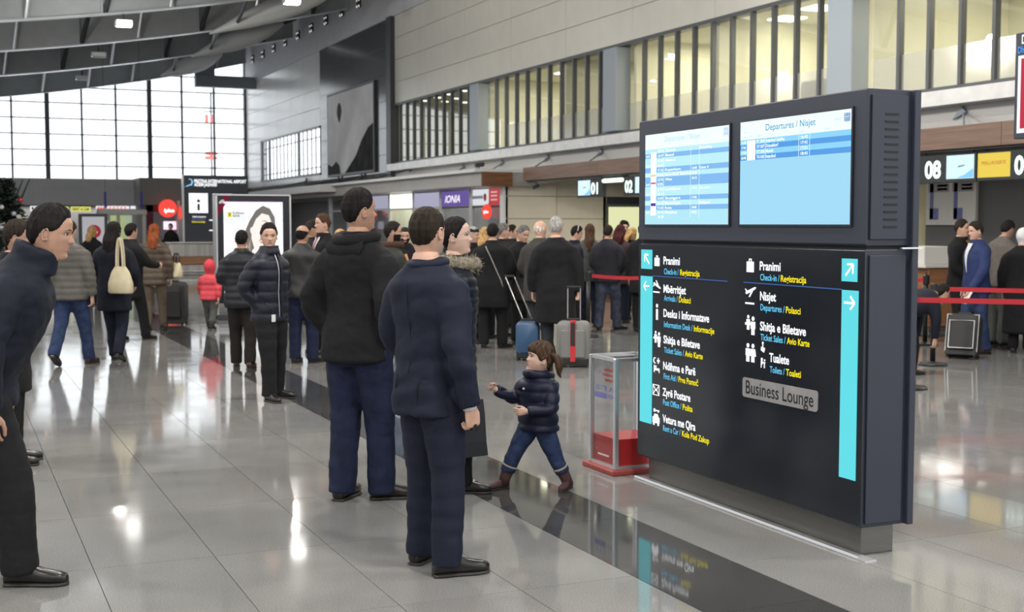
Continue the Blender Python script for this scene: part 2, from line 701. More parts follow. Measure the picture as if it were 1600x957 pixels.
# low window beyond the dark panel, daylight behind it
w2 = empty('window_2', (WX, 60, 3.9), kind='structure')
MB().box(WX - 0.05, WX + 0.1, 54.6, 66.0, 3.85, 3.95).box(WX - 0.05, WX + 0.1, 54.6, 66.0, 5.9, 5.98).box(WX - 0.05, WX + 0.1, 65.7, 66.0, 3.9, 5.95).build('frame', M_MULL, w2)
fm = MB().box(WX - 0.02, WX + 0.03, -0.02, 0.02, 3.95, 5.9).mesh('fin', [M_MULL])
fm2 = MB().box(WX - 0.05, WX + 0.03, -0.1, 0.14, 3.95, 5.9).mesh('wide_fin', [M_MULL])
pm = MB().add([(WX, -0.33, 3.95), (WX, 0.33, 3.95), (WX, 0.33, 5.9), (WX, -0.33, 5.9)], [(0, 1, 2, 3)]).mesh('pane', [M_GLASS])
for i in range(16):
    o = link('mullion', fm2 if i in (5, 13) else fm, w2)
    o.location = Vector((0, 54.6 + 0.73 * i, 0)) - w2.location
    if i < 15:
        o = link('pane', pm, w2)
        o.location = Vector((0, 54.6 + 0.73 * (i + 0.5), 0)) - w2.location
for z in (4.2, 5.5):
    MB().box(WX - 0.03, WX + 0.03, 54.6, 66, z - 0.02, z + 0.02).build('transom', M_MULL, w2)

# office glazing
w3 = empty('window_3', (WX, 29, 3.9), kind='structure')
MB().box(WX - 0.04, WX + 0.2, 2, 44.6, 3.86, 3.96).box(WX - 0.06, WX + 0.2, 2, 44.6, 5.98, 6.06).build('frame', M_MULL, w3)
fm = MB().box(WX - 0.06, WX + 0.05, -0.035, 0.035, 3.96, 5.98).mesh('fin', [M_MULL])
cm = MB().bbox(WX - 0.16, WX + 0.25, -0.35, 0.35, 3.96, 5.98, 0.02).mesh('column', [M_BLUECOL])
pm = MB().add([(WX, -0.33, 4.6), (WX, 0.33, 4.6), (WX, 0.33, 5.98), (WX, -0.33, 5.98)], [(0, 1, 2, 3)]).mesh('pane', [M_OGLASS])
pf = MB().add([(WX, -0.33, 3.96), (WX, 0.33, 3.96), (WX, 0.33, 4.6), (WX, -0.33, 4.6)], [(0, 1, 2, 3)]).mesh('frosted_pane', [M_FROST])
pc = MB().add([(WX, -0.33, 3.96), (WX, 0.33, 3.96), (WX, 0.33, 4.6), (WX, -0.33, 4.6)], [(0, 1, 2, 3)]).mesh('lower_pane', [M_OGLASS])
y = 44.5
ys = [44.55 - 0.73 * i for i in range(58)]
for i, y in enumerate(ys):
    k = i % 12
    if y < 12:
        break
    if k == 11:
        o = link('column', cm, w3)
        o.location = Vector((0, y, 0)) - w3.location
        continue
    if k not in (0,) or i == 0:
        o = link('fin', fm, w3)
        o.location = Vector((0, y, 0)) - w3.location
    for q, nm in ((pm, 'pane'), (pf if y < 34.5 else pc, 'frosted_pane' if y < 34.5 else 'lower_pane')):
        o = link(nm, q, w3)
        o.location = Vector((0, y - 0.365, 0)) - w3.location

# the offices behind the glazing
off = empty('room_1', (17, 29, 3.7), kind='structure')
MB().box(WX + 0.3, 20, 8, 44.7, 3.6, 3.86).build('office_floor', mat('office_floor_grey', (0.3, 0.3, 0.28), 0.7), off)
MB().box(WX + 0.2, 20, 8, 44.7, 6.12, 6.3).build('office_ceiling', M_CREAMC, off)
MB().box(18.6, 18.8, 8, 44.7, 3.86, 6.12).build('office_back_wall', M_CREAM, off)
for yy in (13.0, 18.8, 23.6, 27.2, 31.0, 36.3, 44.7):
    MB().box(WX + 0.25, 18.6, yy - 0.05, yy + 0.05, 3.86, 6.12).build('office_partition', M_CREAM, off)
M_PANEL = glow('office_light_panel', (1.0, 0.98, 0.82), 3.0)
for (xx, yy) in [(16.4, 21.6), (17.6, 21.6), (16.4, 20.2), (17.6, 20.0), (16.6, 23.0), (16.7, 33.8), (17.6, 15.5)]:
    MB().box(xx - 0.3, xx + 0.3, yy - 0.3, yy + 0.3, 6.09, 6.118).build('ceiling_panel', M_PANEL, off)
for i in range(4):
    for j in range(6):
        MB().lathe((15.8 + i * 0.75, 37.2 + j * 1.25, 6.1), [(0.001, 0), (0.13, 0), (0.13, 0.015)], 12).build('downlight', M_PANEL, off)
for (yy, pw) in ((10.5, 60), (15.8, 75), (21.2, 75), (25.4, 55), (29.0, 22), (33.6, 60), (40.5, 20)):
    area_lamp('office_lamp', (16.9, yy, 6.05), 1.6, 2.2, pw * 1.9, (1.0, 0.94, 0.74))

# bulkhead and ledge under the offices
struct('trim_2', MB().box(WX - 0.35, WX + 0.1, 2, 44.4, 3.62, 3.86), mat('ledge_white', (0.66, 0.66, 0.65), 0.25, noise=0.1, nscale=3))
bh = MB().box(WX, WX + 0.2, 2, 70, 2.85, 3.62)
struct('trim_3', bh, mat('bulkhead_pale_grey', (0.55, 0.54, 0.52), 0.5))

# store front volume, its canopy, and the beige wall that closes it
SX, SY = 14.0, 32.2
M_CANOPY = mat('canopy_taupe', (0.40, 0.38, 0.36), 0.45, noise=0.05, nscale=2)
M_WOOD = wood('brown_wood_panel', (0.14, 0.06, 0.028), (0.25, 0.115, 0.055), (0.6, 0.6, 9.0), 0.4)
M_WOODY = wood('brown_wood_fascia', (0.135, 0.08, 0.055), (0.22, 0.135, 0.095), (0.5, 0.35, 8.0), 0.4)
cn = empty('trim_4', (13.6, 45, 2.75), kind='structure')
MB().box(13.2, WX, 31.95, 69, 2.75, 3.11).build('canopy_slab', M_CANOPY, cn)
MB().box(13.2, SX + 0.1, 31.89, 31.95, 2.73, 3.12).build('wood_end_panel', M_WOOD, cn)
MB().box(13.0, 15, 31.9, 69, 3.11, 3.2).build('canopy_top', M_WHITE, cn)
MB().box(12.6, 13.2, 46, 69, 2.9, 3.16).build('canopy_lip', M_WHITE, cn)
bw = empty('wall_beige', (16, SY, 0), kind='structure')
MB().box(SX + 0.02, 19, SY + 0.04, SY + 0.2, 0, 3.1).build('backing', M_DKSTEEL, bw)
M_BEIGE2 = mat('beige_cladding', (0.60, 0.55, 0.43), 0.35, noise=0.04, nscale=2)
pw_, ph_ = 1.56, 0.62
for i in range(3):
    for j in range(5):
        x0 = SX + 0.02 + i * pw_
        if i == 2 and j < 4:
            x1 = 17.05
        else:
            x1 = x0 + pw_
        MB().bbox(x0 + 0.006, x1 - 0.006, SY, SY + 0.04, j * ph_ + 0.006, (j + 1) * ph_ - 0.006, 0.003).build('cladding_panel', M_BEIGE2, bw)
struct('door_1', MB().box(17.1, 17.18, SY - 0.06, SY + 0.1, 0, 2.2).box(18.3, 18.38, SY - 0.06, SY + 0.1, 0, 2.2).box(17.1, 18.38, SY - 0.06, SY + 0.1, 2.2, 2.28), mat('door_frame_green_grey', (0.10, 0.12, 0.09), 0.5))
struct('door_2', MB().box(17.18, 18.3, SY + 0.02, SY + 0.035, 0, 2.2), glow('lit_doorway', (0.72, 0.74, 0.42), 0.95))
struct('wall_check_in_back', MB().box(18.4, 18.6, 0, 32.2, 0, 3.6), mat('charcoal_wall', (0.055, 0.056, 0.06), 0.5, noise=0.06, nscale=2))
# black stone strip and soffit over the check-in desks
cc = empty('trim_5', (14.1, 20, 2.85), kind='structure')
for k in range(7):
    y0, y1 = 30.99 - 4.2 * (k + 1), 30.99 - 4.2 * k
    MB().bbox(14.0, 14.08, y0 + 0.004, y1 - 0.004, 2.86, 3.2, 0.003).build('fascia_board', M_WOODY, cc)
MB().box(14.08, 18.4, 1.6, 30.99, 2.83, 3.2).build('canopy_soffit', M_DKSTEEL, cc)

# shell that closes the hall out of view
struct('wall_left', MB().box(-14.3, -14, -18, 70, 0, 3.4).box(-14.3, -14, -18, 70, 6.2, 9.5), M_GREYW)
w4 = empty('added_window', (-14.1, 26, .9), kind='structure')  # unseen glazed band, added to let daylight onto the right wall
for i in range(45):
    y = -18 + 2 * i
    MB().box(-14.2, -14.05, y - .06, y + .06, 3.4, 6.2).build('mullion', M_MULL, w4)
    if i < 44:
        MB().add([(-14.15, y + .06, 3.4), (-14.15, y + 1.94, 3.4), (-14.15, y + 1.94, 6.2), (-14.15, y + .06, 6.2)], [(0, 1, 2, 3)]).build('pane', M_GLASS, w4)
for z in (4.3, 5.3):
    MB().box(-14.18, -14.08, -18, 70, z - .03, z + .03).build('transom', M_MULL, w4)
struct('wall_back', MB().box(-14, 19, -18.3, -18, 0, 13), M_GREYW)
struct('wall_check_in_side', MB().box(14, 18.6, 0, 0.2, 0, 3.6), M_GREYW)

# ------------------------------------------------------------------ roof girders
GY = [68.0, 58.0, 49.5, 42.0, 35.5, 28.0, 20.0, 12.0]
ORD = ['first', 'second', 'third', 'fourth', 'fifth', 'sixth', 'seventh', 'eighth']
for gi, gy in enumerate(GY):
    g = empty('roof_girder', (0.5, gy, zr(0.5)), '%s arched steel roof girder counted from the glazed end wall' % ORD[gi], 'girder', 'arched roof girders')
    xs = [-14 + 28.7 * i / 28 for i in range(29)]
    MB().loft([[(x, gy - 0.02, zr(x) + 0.03), (x, gy + 0.02, zr(x) + 0.03), (x, gy + 0.02, zr(x) + 1.36), (x, gy - 0.02, zr(x) + 1.36)] for x in xs]).build('web', M_STEEL, g)
    MB().loft([[(x, gy - 0.19, zr(x)), (x, gy + 0.19, zr(x)), (x, gy + 0.19, zr(x) + 0.035), (x, gy - 0.19, zr(x) + 0.035)] for x in xs]).build('bottom_flange', M_SILVER if 0 < gi < 5 else M_STEEL, g)
    x = 13.2
    k = 0
    while x > -13:
        zb = zr(x)
        MB().box(x - 0.03, x + 0.03, gy - 0.17, gy - 0.02, zb + 0.035, zb + 1.35).build('stiffener', M_STEEL, g)
        if k % 2 == 0 and gi > 0:
            MB().tube([(x + 0.1, gy - 0.05, zb + 0.1), (x + 0.35, gy - 1.0, zb + 1.3)], 0.09, 6).build('knee_brace', M_DKSTEEL, g)
        elif gi < 4:
            MB().tube([(x - 0.05, gy - 0.12, zb + 0.05), (x + 0.1, gy - 0.5, zb + 1.3)], 0.06, 6).build('knee_brace', M_SILVER, g)
        x -= 2.15
        k += 1
# cigar shaped struts that tie the girders to the right wall
for i, (u, v, Y, n) in enumerate([(300, 101, 60.0, 'topping the end window'), (372, 62, 52.5, 'lower of the two nearer ones'), (434, 14, 44.5, 'nearest the picture edge above the wall')]):
    c = on_y(u, v, Y)
    rings = []
    ax = np.array([0.9, -0.25, 0.36])
    ax /= np.linalg.norm(ax)
    L = [1.5, 2.0, 2.5][i]
    prof = [(-1, 0.03), (-0.8, 0.12), (-0.5, 0.27), (-0.1, 0.40), (0.3, 0.42), (0.6, 0.33), (0.85, 0.17), (1, 0.05)]
    s = empty('spindle_strut', tuple(c), 'pale cigar shaped roof strut, the one %s' % n, 'strut', 'cigar shaped roof struts')
    MB().tube([c + ax * L * t for t, r in prof], [r for t, r in prof], 16).build('spindle', mat('pale_grey_paint', (0.55, 0.56, 0.55), 0.4), s, smooth=True)
    MB().tube([c + ax * L * 0.95, c + ax * (L + 0.5)], 0.07, 8).build('end_pin', M_DKSTEEL, s)
    gy_ = min(GY, key=lambda g_: abs(g_ - c[1]))
    hx = c[0] - ax[0] * (L * .6)
    MB().tube([c - ax * L * 0.6, (hx - .2, gy_, zr(hx - .2) + .1)], 0.06, 8).build('end_pin', M_DKSTEEL, s)
    hx = c[0] + ax[0] * (L * .5)
    MB().tube([c + ax * L * 0.5, (hx, c[1], zr(hx) + 1.4)], 0.05, 8).build('hanger', M_DKSTEEL, s)
struct('trim_6', MB().bbox(11.9, 15.0, 67.0, 67.5, 8.75, 9.35, 0.02).bbox(11.9, 12.9, 67.1, 67.4, 9.3, 10.2, 0.02), mat('grey_blue_duct', (0.20, 0.22, 0.24), 0.5))
# floodlight fixtures
for i, (u, v, Y, lit, n) in enumerate([(193, 37, 41.6, True, 'burning brightly under the fourth girder'), (154, 86, 49.3, False, 'unlit under the third girder'), (128, 122, 57.8, False, 'unlit under the second girder'), (455, 2, 39.0, True, 'burning beside the nearest cigar strut')]):
    c = on_y(u, v, Y)
    e = empty('roof_floodlight', tuple(c), 'small square floodlight %s' % n, 'lamp', 'roof floodlights')
    MB().bbox(c[0] - 0.26, c[0] + 0.26, c[1] - 0.25, c[1] + 0.1, c[2] - 0.09, c[2] + 0.09, 0.02).build('housing', M_SILVER, e)
    MB().box(c[0] - 0.22, c[0] + 0.22, c[1] - 0.262, c[1] - 0.25, c[2] - 0.07, c[2] + 0.07).box(c[0] - 0.22, c[0] + 0.22, c[1] - 0.2, c[1] + 0.06, c[2] - 0.1, c[2] - 0.092).build('lamp_glass', glow('floodlight_lit', (1, 0.98, 0.93), 14) if lit else M_WHITE, e)
    MB().tube([(c[0], c[1], c[2] + 0.08), (c[0], c[1] + 0.05, c[2] + 0.3)], 0.03, 6).build('bracket', M_DKSTEEL, e)
# ------------------------------------------------------------------ people builder
def cloth(key, c, rough=0.85, bump=0.12, bscale=140.0, noise=0.12, spec=0.3):
    return mat('cloth_' + key, c, rough, noise=noise, nscale=14, bump=bump, bscale=bscale, spec=spec)


SKINS = {
    'fair': mat('skin_fair', (0.56, 0.34, 0.25), 0.5, noise=0.10, nscale=18),
    'tan': mat('skin_tan', (0.43, 0.25, 0.175), 0.5, noise=0.12, nscale=18),
    'pale': mat('skin_pale', (0.63, 0.42, 0.34), 0.48, noise=0.08, nscale=18),
}
LIP = mat('lips', (0.42, 0.16, 0.14), 0.4)
EYEW = mat('eye_white', (0.50, 0.48, 0.46), 0.25)
IRIS = mat('eye_dark', (0.02, 0.013, 0.01), 0.15)


def hairmat(key, c):
    return mat('hair_' + key, c, 0.7, noise=0.55, nscale=60, bump=0.35, bscale=90, stretch=(1, 1, 0.12), spec=0.15)


HAIRS = {'black': (0.011, 0.009, 0.009), 'dark': (0.022, 0.016, 0.012), 'brown': (0.065, 0.035, 0.02), 'red': (0.21, 0.055, 0.018), 'grey': (0.33, 0.32, 0.31), 'white': (0.62, 0.61, 0.59),
         'wine': (0.05, 0.012, 0.012), 'blond': (0.42, 0.26, 0.11), 'salt': (0.13, 0.125, 0.12), 'girl': (0.075, 0.045, 0.028)}

Z_F = [-.95, -.7, -.56, -.52, -.50, -.47, -.42, -.35, -.28, -.2, -.1, 0, .1, .25, .35, .44, .48, .495]
Y_F = [.09, .095, .115, .17, .25, .305, .325, .325, .34, .345, .352, .345, .372, .365, .30, .17, .08, .03]
Z_B = [-.95, -.7, -.5, -.4, -.3, -.2, -.1, .05, .2, .35, .44, .48, .495]
Y_B = [-.33, -.28, -.265, -.27, -.29, -.34, -.40, -.44, -.425, -.345, -.24, -.13, -.06]
Z_W = [-.95, -.6, -.5, -.45, -.4, -.3, -.2, -.1, .05, .2, .35, .44, .48, .495]
Y_W = [.245, .205, .2, .205, .225, .27, .30, .32, .335, .325, .265, .175, .10, .045]


def head_grid(q):
    NR, NA = {0: (30, 28), 1: (44, 40), 2: (70, 60)}[q]
    zs = np.concatenate([np.linspace(-.95, -.54, 5), np.linspace(-.515, .43, NR), [.455, .475, .49]])
    u = np.arange(NA) / NA
    t = 2 * PI * u - 0.38 * np.sin(2 * PI * u)
    P = np.zeros((len(zs), NA, 3))
    c, s = np.cos(t), np.sin(t)
    for i, z in enumerate(zs):
        yf, yb, w = np.interp(z, Z_F, Y_F), np.interp(z, Z_B, Y_B), np.interp(z, Z_W, Y_W)
        yc = -0.03 if z > -.45 else np.interp(z, [-.95, -.45], [-.12, -.03])
        x = w * np.sign(s) * np.abs(s) ** 0.92
        y = np.where(c > 0, yc + (yf - yc) * np.abs(c) ** 0.92, yc - (yc - yb) * np.abs(c) ** 0.92)
        ax = np.abs(x)
        fr = (c > 0)
        d = np.interp(z, [-.19, -.16, -.135, -.11, -.05, .02, .10], [0, .06, .10, .095, .055, .02, 0]) * np.exp(-1.2 * (x / np.interp(z, [-.13, .1], [.058, .032])) ** 2)
        d = d + 0.02 * np.exp(-((ax - .055) / .025) ** 2 - ((z + .135) / .03) ** 2)
        d = d - 0.036 * np.exp(-((ax - .145) / .07) ** 2 - ((z - .015) / .05) ** 2)
        d = d + 0.014 * np.exp(-((ax - .13) / .1) ** 2 - ((z - .09) / .035) ** 2)
        d = d + 0.012 * np.exp(-((ax - .2) / .08) ** 2 - ((z + .1) / .08) ** 2)
        d = d + 0.024 * np.exp(-1.5 * (x / .085) ** 2) * (np.exp(-((z + .235) / .022) ** 2) + np.exp(-((z + .285) / .024) ** 2))
        d = d - 0.014 * np.exp(-((z + .26) / .009) ** 2 - (x / .1) ** 2)
        d = d + 0.02 * np.exp(-(x / .08) ** 2 - ((z + .42) / .05) ** 2)
        y = y + np.where(fr, d, 0)
        P[i, :, 0], P[i, :, 1], P[i, :, 2] = x, y, z
    return zs, t, P


GRIDS = {q: head_grid(q) for q in (0, 1, 2)}


def face_y(x, z):
    w, yf = np.interp(z, Z_W, Y_W), np.interp(z, Z_F, Y_F)
    s = min(1, (abs(x) / w)) ** (1 / 0.92)
    return -0.03 + (yf + 0.03) * math.sqrt(max(0, 1 - s * s)) ** 0.92


def grid_faces(nr, na):
    return [(i * na + j, i * na + (j + 1) % na, (i + 1) * na + (j + 1) % na, (i + 1) * na + j) for i in range(nr - 1) for j in range(na)]


def head_mb(q, woman=False, child=False, beard=False, open_smile=False):
    """head in units of its own height; materials 0 skin, 1 lips, 2 eye white, 3 dark eye, 4 brow hair"""
    zs, t, P = GRIDS[q]
    nr, na = len(zs), len(t)
    Q = P.copy()
    if woman or child:
        k = np.clip((Q[:, :, 2] + .5) / .4, 0, 1)
        jaw = np.where(Q[:, :, 2] > -.52, 0.90 + 0.10 * k, 0.82)
        Q[:, :, 0] *= jaw
    if child or woman:
        x, z = P[:, :, 0], P[:, :, 2]
        nd = np.interp(z, [-.19, -.16, -.135, -.11, -.05, .02, .10], [0, .06, .10, .095, .055, .02, 0]) * np.exp(-1.2 * (x / .055) ** 2) * (P[:, :, 1] > .1)
        Q[:, :, 1] -= nd * (.5 if child else .22)
    if child:
        chk = np.exp(-((Q[:, :, 2] + .2) / .12) ** 2) * (Q[:, :, 1] > 0)
        Q[:, :, 0] *= 1 + .08 * chk
    v = Q.reshape(-1, 3)
    f = grid_faces(nr, na)
    mb = MB()
    mi = []
    cz = v[:, 2]
    for a in f:
        p = v[list(a)].mean(0)
        lip = abs(p[0]) < .088 - .6 * abs(p[2] + .26) and -.307 < p[2] < -.213 and p[1] > .2
        brd = beard and p[1] > -.02 and p[2] < -.1 and p[2] > -.55 and (abs(p[0]) > .1 or p[2] < -.31 or (-.21 < p[2] < -.17))
        mi.append(1 if lip else (4 if brd else 0))
    mb.add(v, f)
    mb.m = mi
    top = len(mb.v)
    mb.v.append((0, -.02, .5))
    b = (nr - 1) * na
    for j in range(na):
        mb.f.append((b + j, b + (j + 1) % na, top))
        mb.m.append(0)
    ey = 0.0 if child else 0.012
    for sx in (-1, 1):
        yy = face_y(.145, ey) - .036
        mb.sphere((sx * .145, yy - .012, ey), (.052, .040, .027 if not child else .036), 12 if q else 8, 2)
        mb.sphere((sx * .142, yy + .018, ey), (.030, .020, .028), 8, 3)
        lid = [(sx * (.145 + a), face_y(.145 + a, ey + .03) - .03, ey + .03 - 9 * a * a) for a in (-.06, -.03, 0, .03, .062)]
        mb.tube(lid, .011 if not woman else .016, 5, 3)
        bz = .088 if not child else .075
        br = [(sx * x, face_y(x, z) + .002, z) for x, z in ((.055, bz), (.10, bz + .018), (.16, bz + .02), (.225, bz - .005))]
        mb.tube(br, [.012, .017, .015, .006] if not woman else [.010, .015, .013, .006], 6, 4, flat=(1, 0.7))
        # ear
        wx = np.interp(0, Z_W, Y_W) * (0.98)
        ring = []
        for k in range(9):
            a = math.radians(-120 + 270 * k / 8)
            ring.append((sx * (wx + .012 + .03 * (0.5 - 0.5 * math.cos(a))), -.055 - .062 * math.cos(a) * .9 + .0, -.03 + .115 * math.sin(a) - 0.02 * math.cos(a)))
        mb.tube(ring, [.016, .02, .022, .022, .021, .020, .018, .018, .014], 7, 0, round_ends=True)
        mb.sphere((sx * (wx + .006), -.05, -.035), (.02, .055, .10), 8, 0)
        mb.sphere((sx * (wx + .014), -.02, -.125), (.018, .025, .035), 8, 0)
    return mb


HL_P = [0, 30, 50, 62, 72, 82, 100, 118, 140, 180]


def hair_mask(style, P, t):
    ph = np.abs((np.degrees(t) + 180) % 360 - 180)
    z = P[:, :, 2]
    if style in ('short', 'buzz', 'crop'):
        ln = np.interp(ph, HL_P, [.31, .30, .22, .10, .02, .0, .02, -.16, -.27, -.30])
    elif style == 'bald':
        ln = np.interp(ph, HL_P, [.6, .6, .6, .5, .10, -.06, -.02, -.16, -.27, -.30])
        m = z - ln
        up = np.interp(ph, [0, 80, 110, 180], [.2, .16, .20, .27]) - z
        return np.minimum(m, up)
    elif style in ('long', 'bun', 'pony'):
        ln = np.interp(ph, HL_P, [.33, .30, .22, .12, .02, -.10, .02, -.2, -.30, -.34]) if style != 'long' else np.interp(ph, HL_P, [.32, .28, .18, .02, -.18, -.4, -.5, -.5, -.5, -.5])
    elif style == 'girl':
        ln = np.interp(ph, HL_P, [.10, .10, .09, .03, -.06, -.14, .02, -.16, -.27, -.30])
    elif style == 'beanie':
        ln = np.interp(ph, HL_P, [.14, .14, .12, .10, .08, .06, .02, -.02, -.06, -.08])
    elif style == 'cap':
        ln = np.interp(ph, HL_P, [.20, .20, .19, .18, .17, .16, .14, .12, .10, .08])
    elif style in ('hijab', 'hood'):
        face = np.interp(z, [-.52, -.45, -.3, 0, .2, .3, .34], [0, 22, 42, 52, 46, 30, 0])
        m = (ph[None, :] - face) / 120.0
        return np.where(z < -.93, -1, m)
    return z - ln[None, :]


def hair_mb(style, q, thick=0.05, woman=False, seed=0):
    zs, t, P = GRIDS[q]
    nr, na = len(zs), len(t)
    m = hair_mask(style, P, t)
    k = np.clip(m / (.10 if style in ('short', 'long', 'bun', 'pony', 'girl') else .05), 0, 1)
    k = k * k * (3 - 2 * k)
    rng = np.random.RandomState(seed + 3)
    n = 0
    if style not in ('beanie', 'hood', 'hijab', 'cap'):
        n = 0.014 * np.sin(t[None, :] * rng.randint(9, 14) + zs[:, None] * 9 + rng.rand() * 6) + 0.010 * np.sin(t[None, :] * 23 + zs[:, None] * 15)
        n = n * (thick / 0.05)
    th = thick * k + n * k - .012
    th = th + np.where(P[:, :, 2] > .25, (P[:, :, 2] - .25) * (0.22 if style == 'short' else 0.05), 0) * k
    c = np.array([0, -.03, .02])
    d = P - c
    d[:, :, 2] = np.where(P[:, :, 2] < 0, d[:, :, 2] * 0.3, d[:, :, 2])
    d /= np.linalg.norm(d, axis=2, keepdims=True)
    Q = P + d * th[:, :, None]
    if woman and style != 'girl':
        Q[:, :, 0] *= 0.98
    v = Q.reshape(-1, 3)
    mm = m.reshape(-1)
    f = [a for a in grid_faces(nr, na) if max(mm[list(a)]) > 0]
    mb = MB()
    used = sorted({i for a in f for i in a} | set(range((nr - 1) * na, nr * na)))
    mp = {o: i for i, o in enumerate(used)}
    top = v[(nr - 1) * na:].mean(0) + np.array([0, 0, .01])
    mb.add([v[i] for i in used], [tuple(mp[i] for i in a) for a in f])
    if style != 'bald':
        mb.v.append(tuple(top))
        b = (nr - 1) * na
        for j in range(na):
            mb.f.append((mp[b + j], mp[b + (j + 1) % na], len(mb.v) - 1))
            mb.m.append(0)
    return mb


def hair_fall(mb, zend, wide=1.0, side=0.0, seed=0, n=40):
    rng = np.random.RandomState(seed)
    rings = []
    p1, p2 = rng.rand() * 6, rng.rand() * 6
    N = 16
    for i in range(N):
        a = i / (N - 1)
        z = .30 + (zend - .30) * a
        hw = wide * np.interp(a, [0, .15, .4, .8, 1], [.22, .345, .37, .33, .20])
        hd = np.interp(a, [0, .2, .5, 1], [.16, .21, .17, .07])
        y = np.interp(a, [0, .15, .35, .55, 1], [-.2, -.25, -.36, -.58, -.70])
        r = []
        for j in range(n):
            th = 2 * PI * j / n
            k = 1 + .07 * math.sin(th * 9 + p1 + 2 * a) + .05 * math.sin(th * 17 + p2 + 5 * a) + .05 * math.sin(6 * a + th)
            r.append((side * a + hw * k * math.cos(th), y + hd * k * math.sin(th), z + .05 * math.sin(th * 7 + p1) * a))
        rings.append(r)
    mb.loft(rings)


# hands: right hand, wrist at 0, fingers along -Z, thumb to +Y, palm towards -X
def hand_mesh(kind, voxel):
    mb = MB()
    rings = []
    for z, w, th, yo in [(.06, .026, .021, 0), (.03, .026, .020, 0), (0, .027, .019, 0), (-.03, .037, .018, .002), (-.06, .042, .016, .002), (-.088, .041, .0135, 0), (-.1, .034, .010, 0)]:
        rings.append([(th * math.cos(a), yo + w * math.sin(a), z) for a in [2 * PI * j / 14 for j in range(14)]])
    mb.loft(rings)
    curls = {'relaxed': (22, 28, 20), 'grip': (72, 82, 50), 'open': (8, 12, 8), 'half': (45, 50, 35)}[kind]
    for y, L, r, dx in ((.031, .072, .0090, 0), (.0105, .081, .0094, 2), (-.0105, .075, .0090, 5), (-.031, .060, .0080, 9)):
        p = np.array([0, y, -.090])
        ang = math.radians(6)
        sp = math.radians((y / .031) * 4)
        pts = [p + np.array([0, 0, .02]), p]
        for seg, cu in zip((.45, .31, .24), curls):
            ang += math.radians(cu + dx)
            dv = np.array([-math.sin(ang), math.sin(sp) * math.cos(ang), -math.cos(ang) * math.cos(sp)])
            p = p + dv * L * seg
            pts.append(p)
        mb.tube(pts, [r, r * 1.05, r, r * .92, r * .78], 8, round_ends=True)
    if kind == 'grip':
        tp = [(-.002, .026, -.022), (-.020, .046, -.050), (-.038, .040, -.080), (-.048, .022, -.098)]
    elif kind == 'open':
        tp = [(-.002, .026, -.022), (-.014, .056, -.044), (-.022, .078, -.066), (-.026, .092, -.088)]
    else:
        tp = [(-.002, .026, -.022), (-.016, .048, -.052), (-.026, .054, -.084), (-.030, .052, -.110)]
    mb.tube(tp, [.0145, .0125, .0105, .0085], 8, round_ends=True)
    me = remesh(mb, voxel, 3, 0.4)
    v, _ = mesh_np(me)
    f = mesh_faces(me)
    bpy.data.meshes.remove(me)
    return v, f


HANDS = {}


def hand(kind, q):
    k = (kind, 2 if q == 2 else 0)
    if k not in HANDS:
        HANDS[k] = hand_mesh(kind, .0042 if q == 2 else .0065)
    return HANDS[k]


TORSO = np.array([(.44, .070, .060, -.005), (.48, .091, .066, -.006), (.52, .097, .069, -.008), (.57, .091, .064, -.002), (.62, .086, .060, .002), (.68, .092, .065, .004),
                  (.74, .101, .069, .002), (.780, .106, .066, -.004), (.803, .104, .060, -.008), (.822, .088, .050, -.010), (.840, .062, .044, -.008), (.858, .042, .040, -.004), (.885, .036, .037, 0)])

POSES = {  # elbow and wrist of the right arm as fractions of the height (x out, y forward, z up)
    'down': ((.148, -.020, .640), (.150, .012, .488)),
    'swing_back': ((.150, -.060, .645), (.150, -.085, .495)),
    'swing_front': ((.146, .015, .640), (.140, .085, .505)),
    'pocket': ((.160, -.050, .645), (.108, .014, .535)),
    'hold': ((.150, -.020, .645), (.095, .125, .620)),
    'chest': ((.152, .010, .660), (.060, .135, .690)),
    'phone': ((.160, .030, .665), (.085, .140, .770)),
    'front_low': ((.150, -.005, .640), (.075, .105, .535)),
    'reach': ((.150, .060, .660), (.110, .200, .640)),
    'out': ((.185, -.010, .650), (.190, .060, .500)),
    'strap': ((.155, .000, .650), (.075, .110, .745)),
}


def smooth_line(a, b, c, n=5, r=0.25):
    a, b, c = map(np.array, (a, b, c))
    p0, p1 = b + (a - b) * r, b + (c - b) * r
    pts = [a + (p0 - a) * i / n for i in range(n)]
    for i in range(4):
        t = i / 3
        pts.append((1 - t) ** 2 * p0 + 2 * t * (1 - t) * b + t * t * p1)
    pts += [p1 + (c - p1) * (i + 1) / n for i in range(n)]
    return pts


def wob(p, k, seed):
    rng = np.random.RandomState(seed)
    out = np.zeros(len(p))
    for i in range(7):
        d = rng.normal(size=3)
        d /= np.linalg.norm(d)
        d = d * k
        out += np.sin(p @ d * (0.6 + rng.rand() * 1.4) + rng.rand() * 6.28 + 0.9 * np.sin(p @ (rng.normal(size=3) * .5 * np.array(k)) + rng.rand() * 6)) / 7
    return out


NP_ = [0]


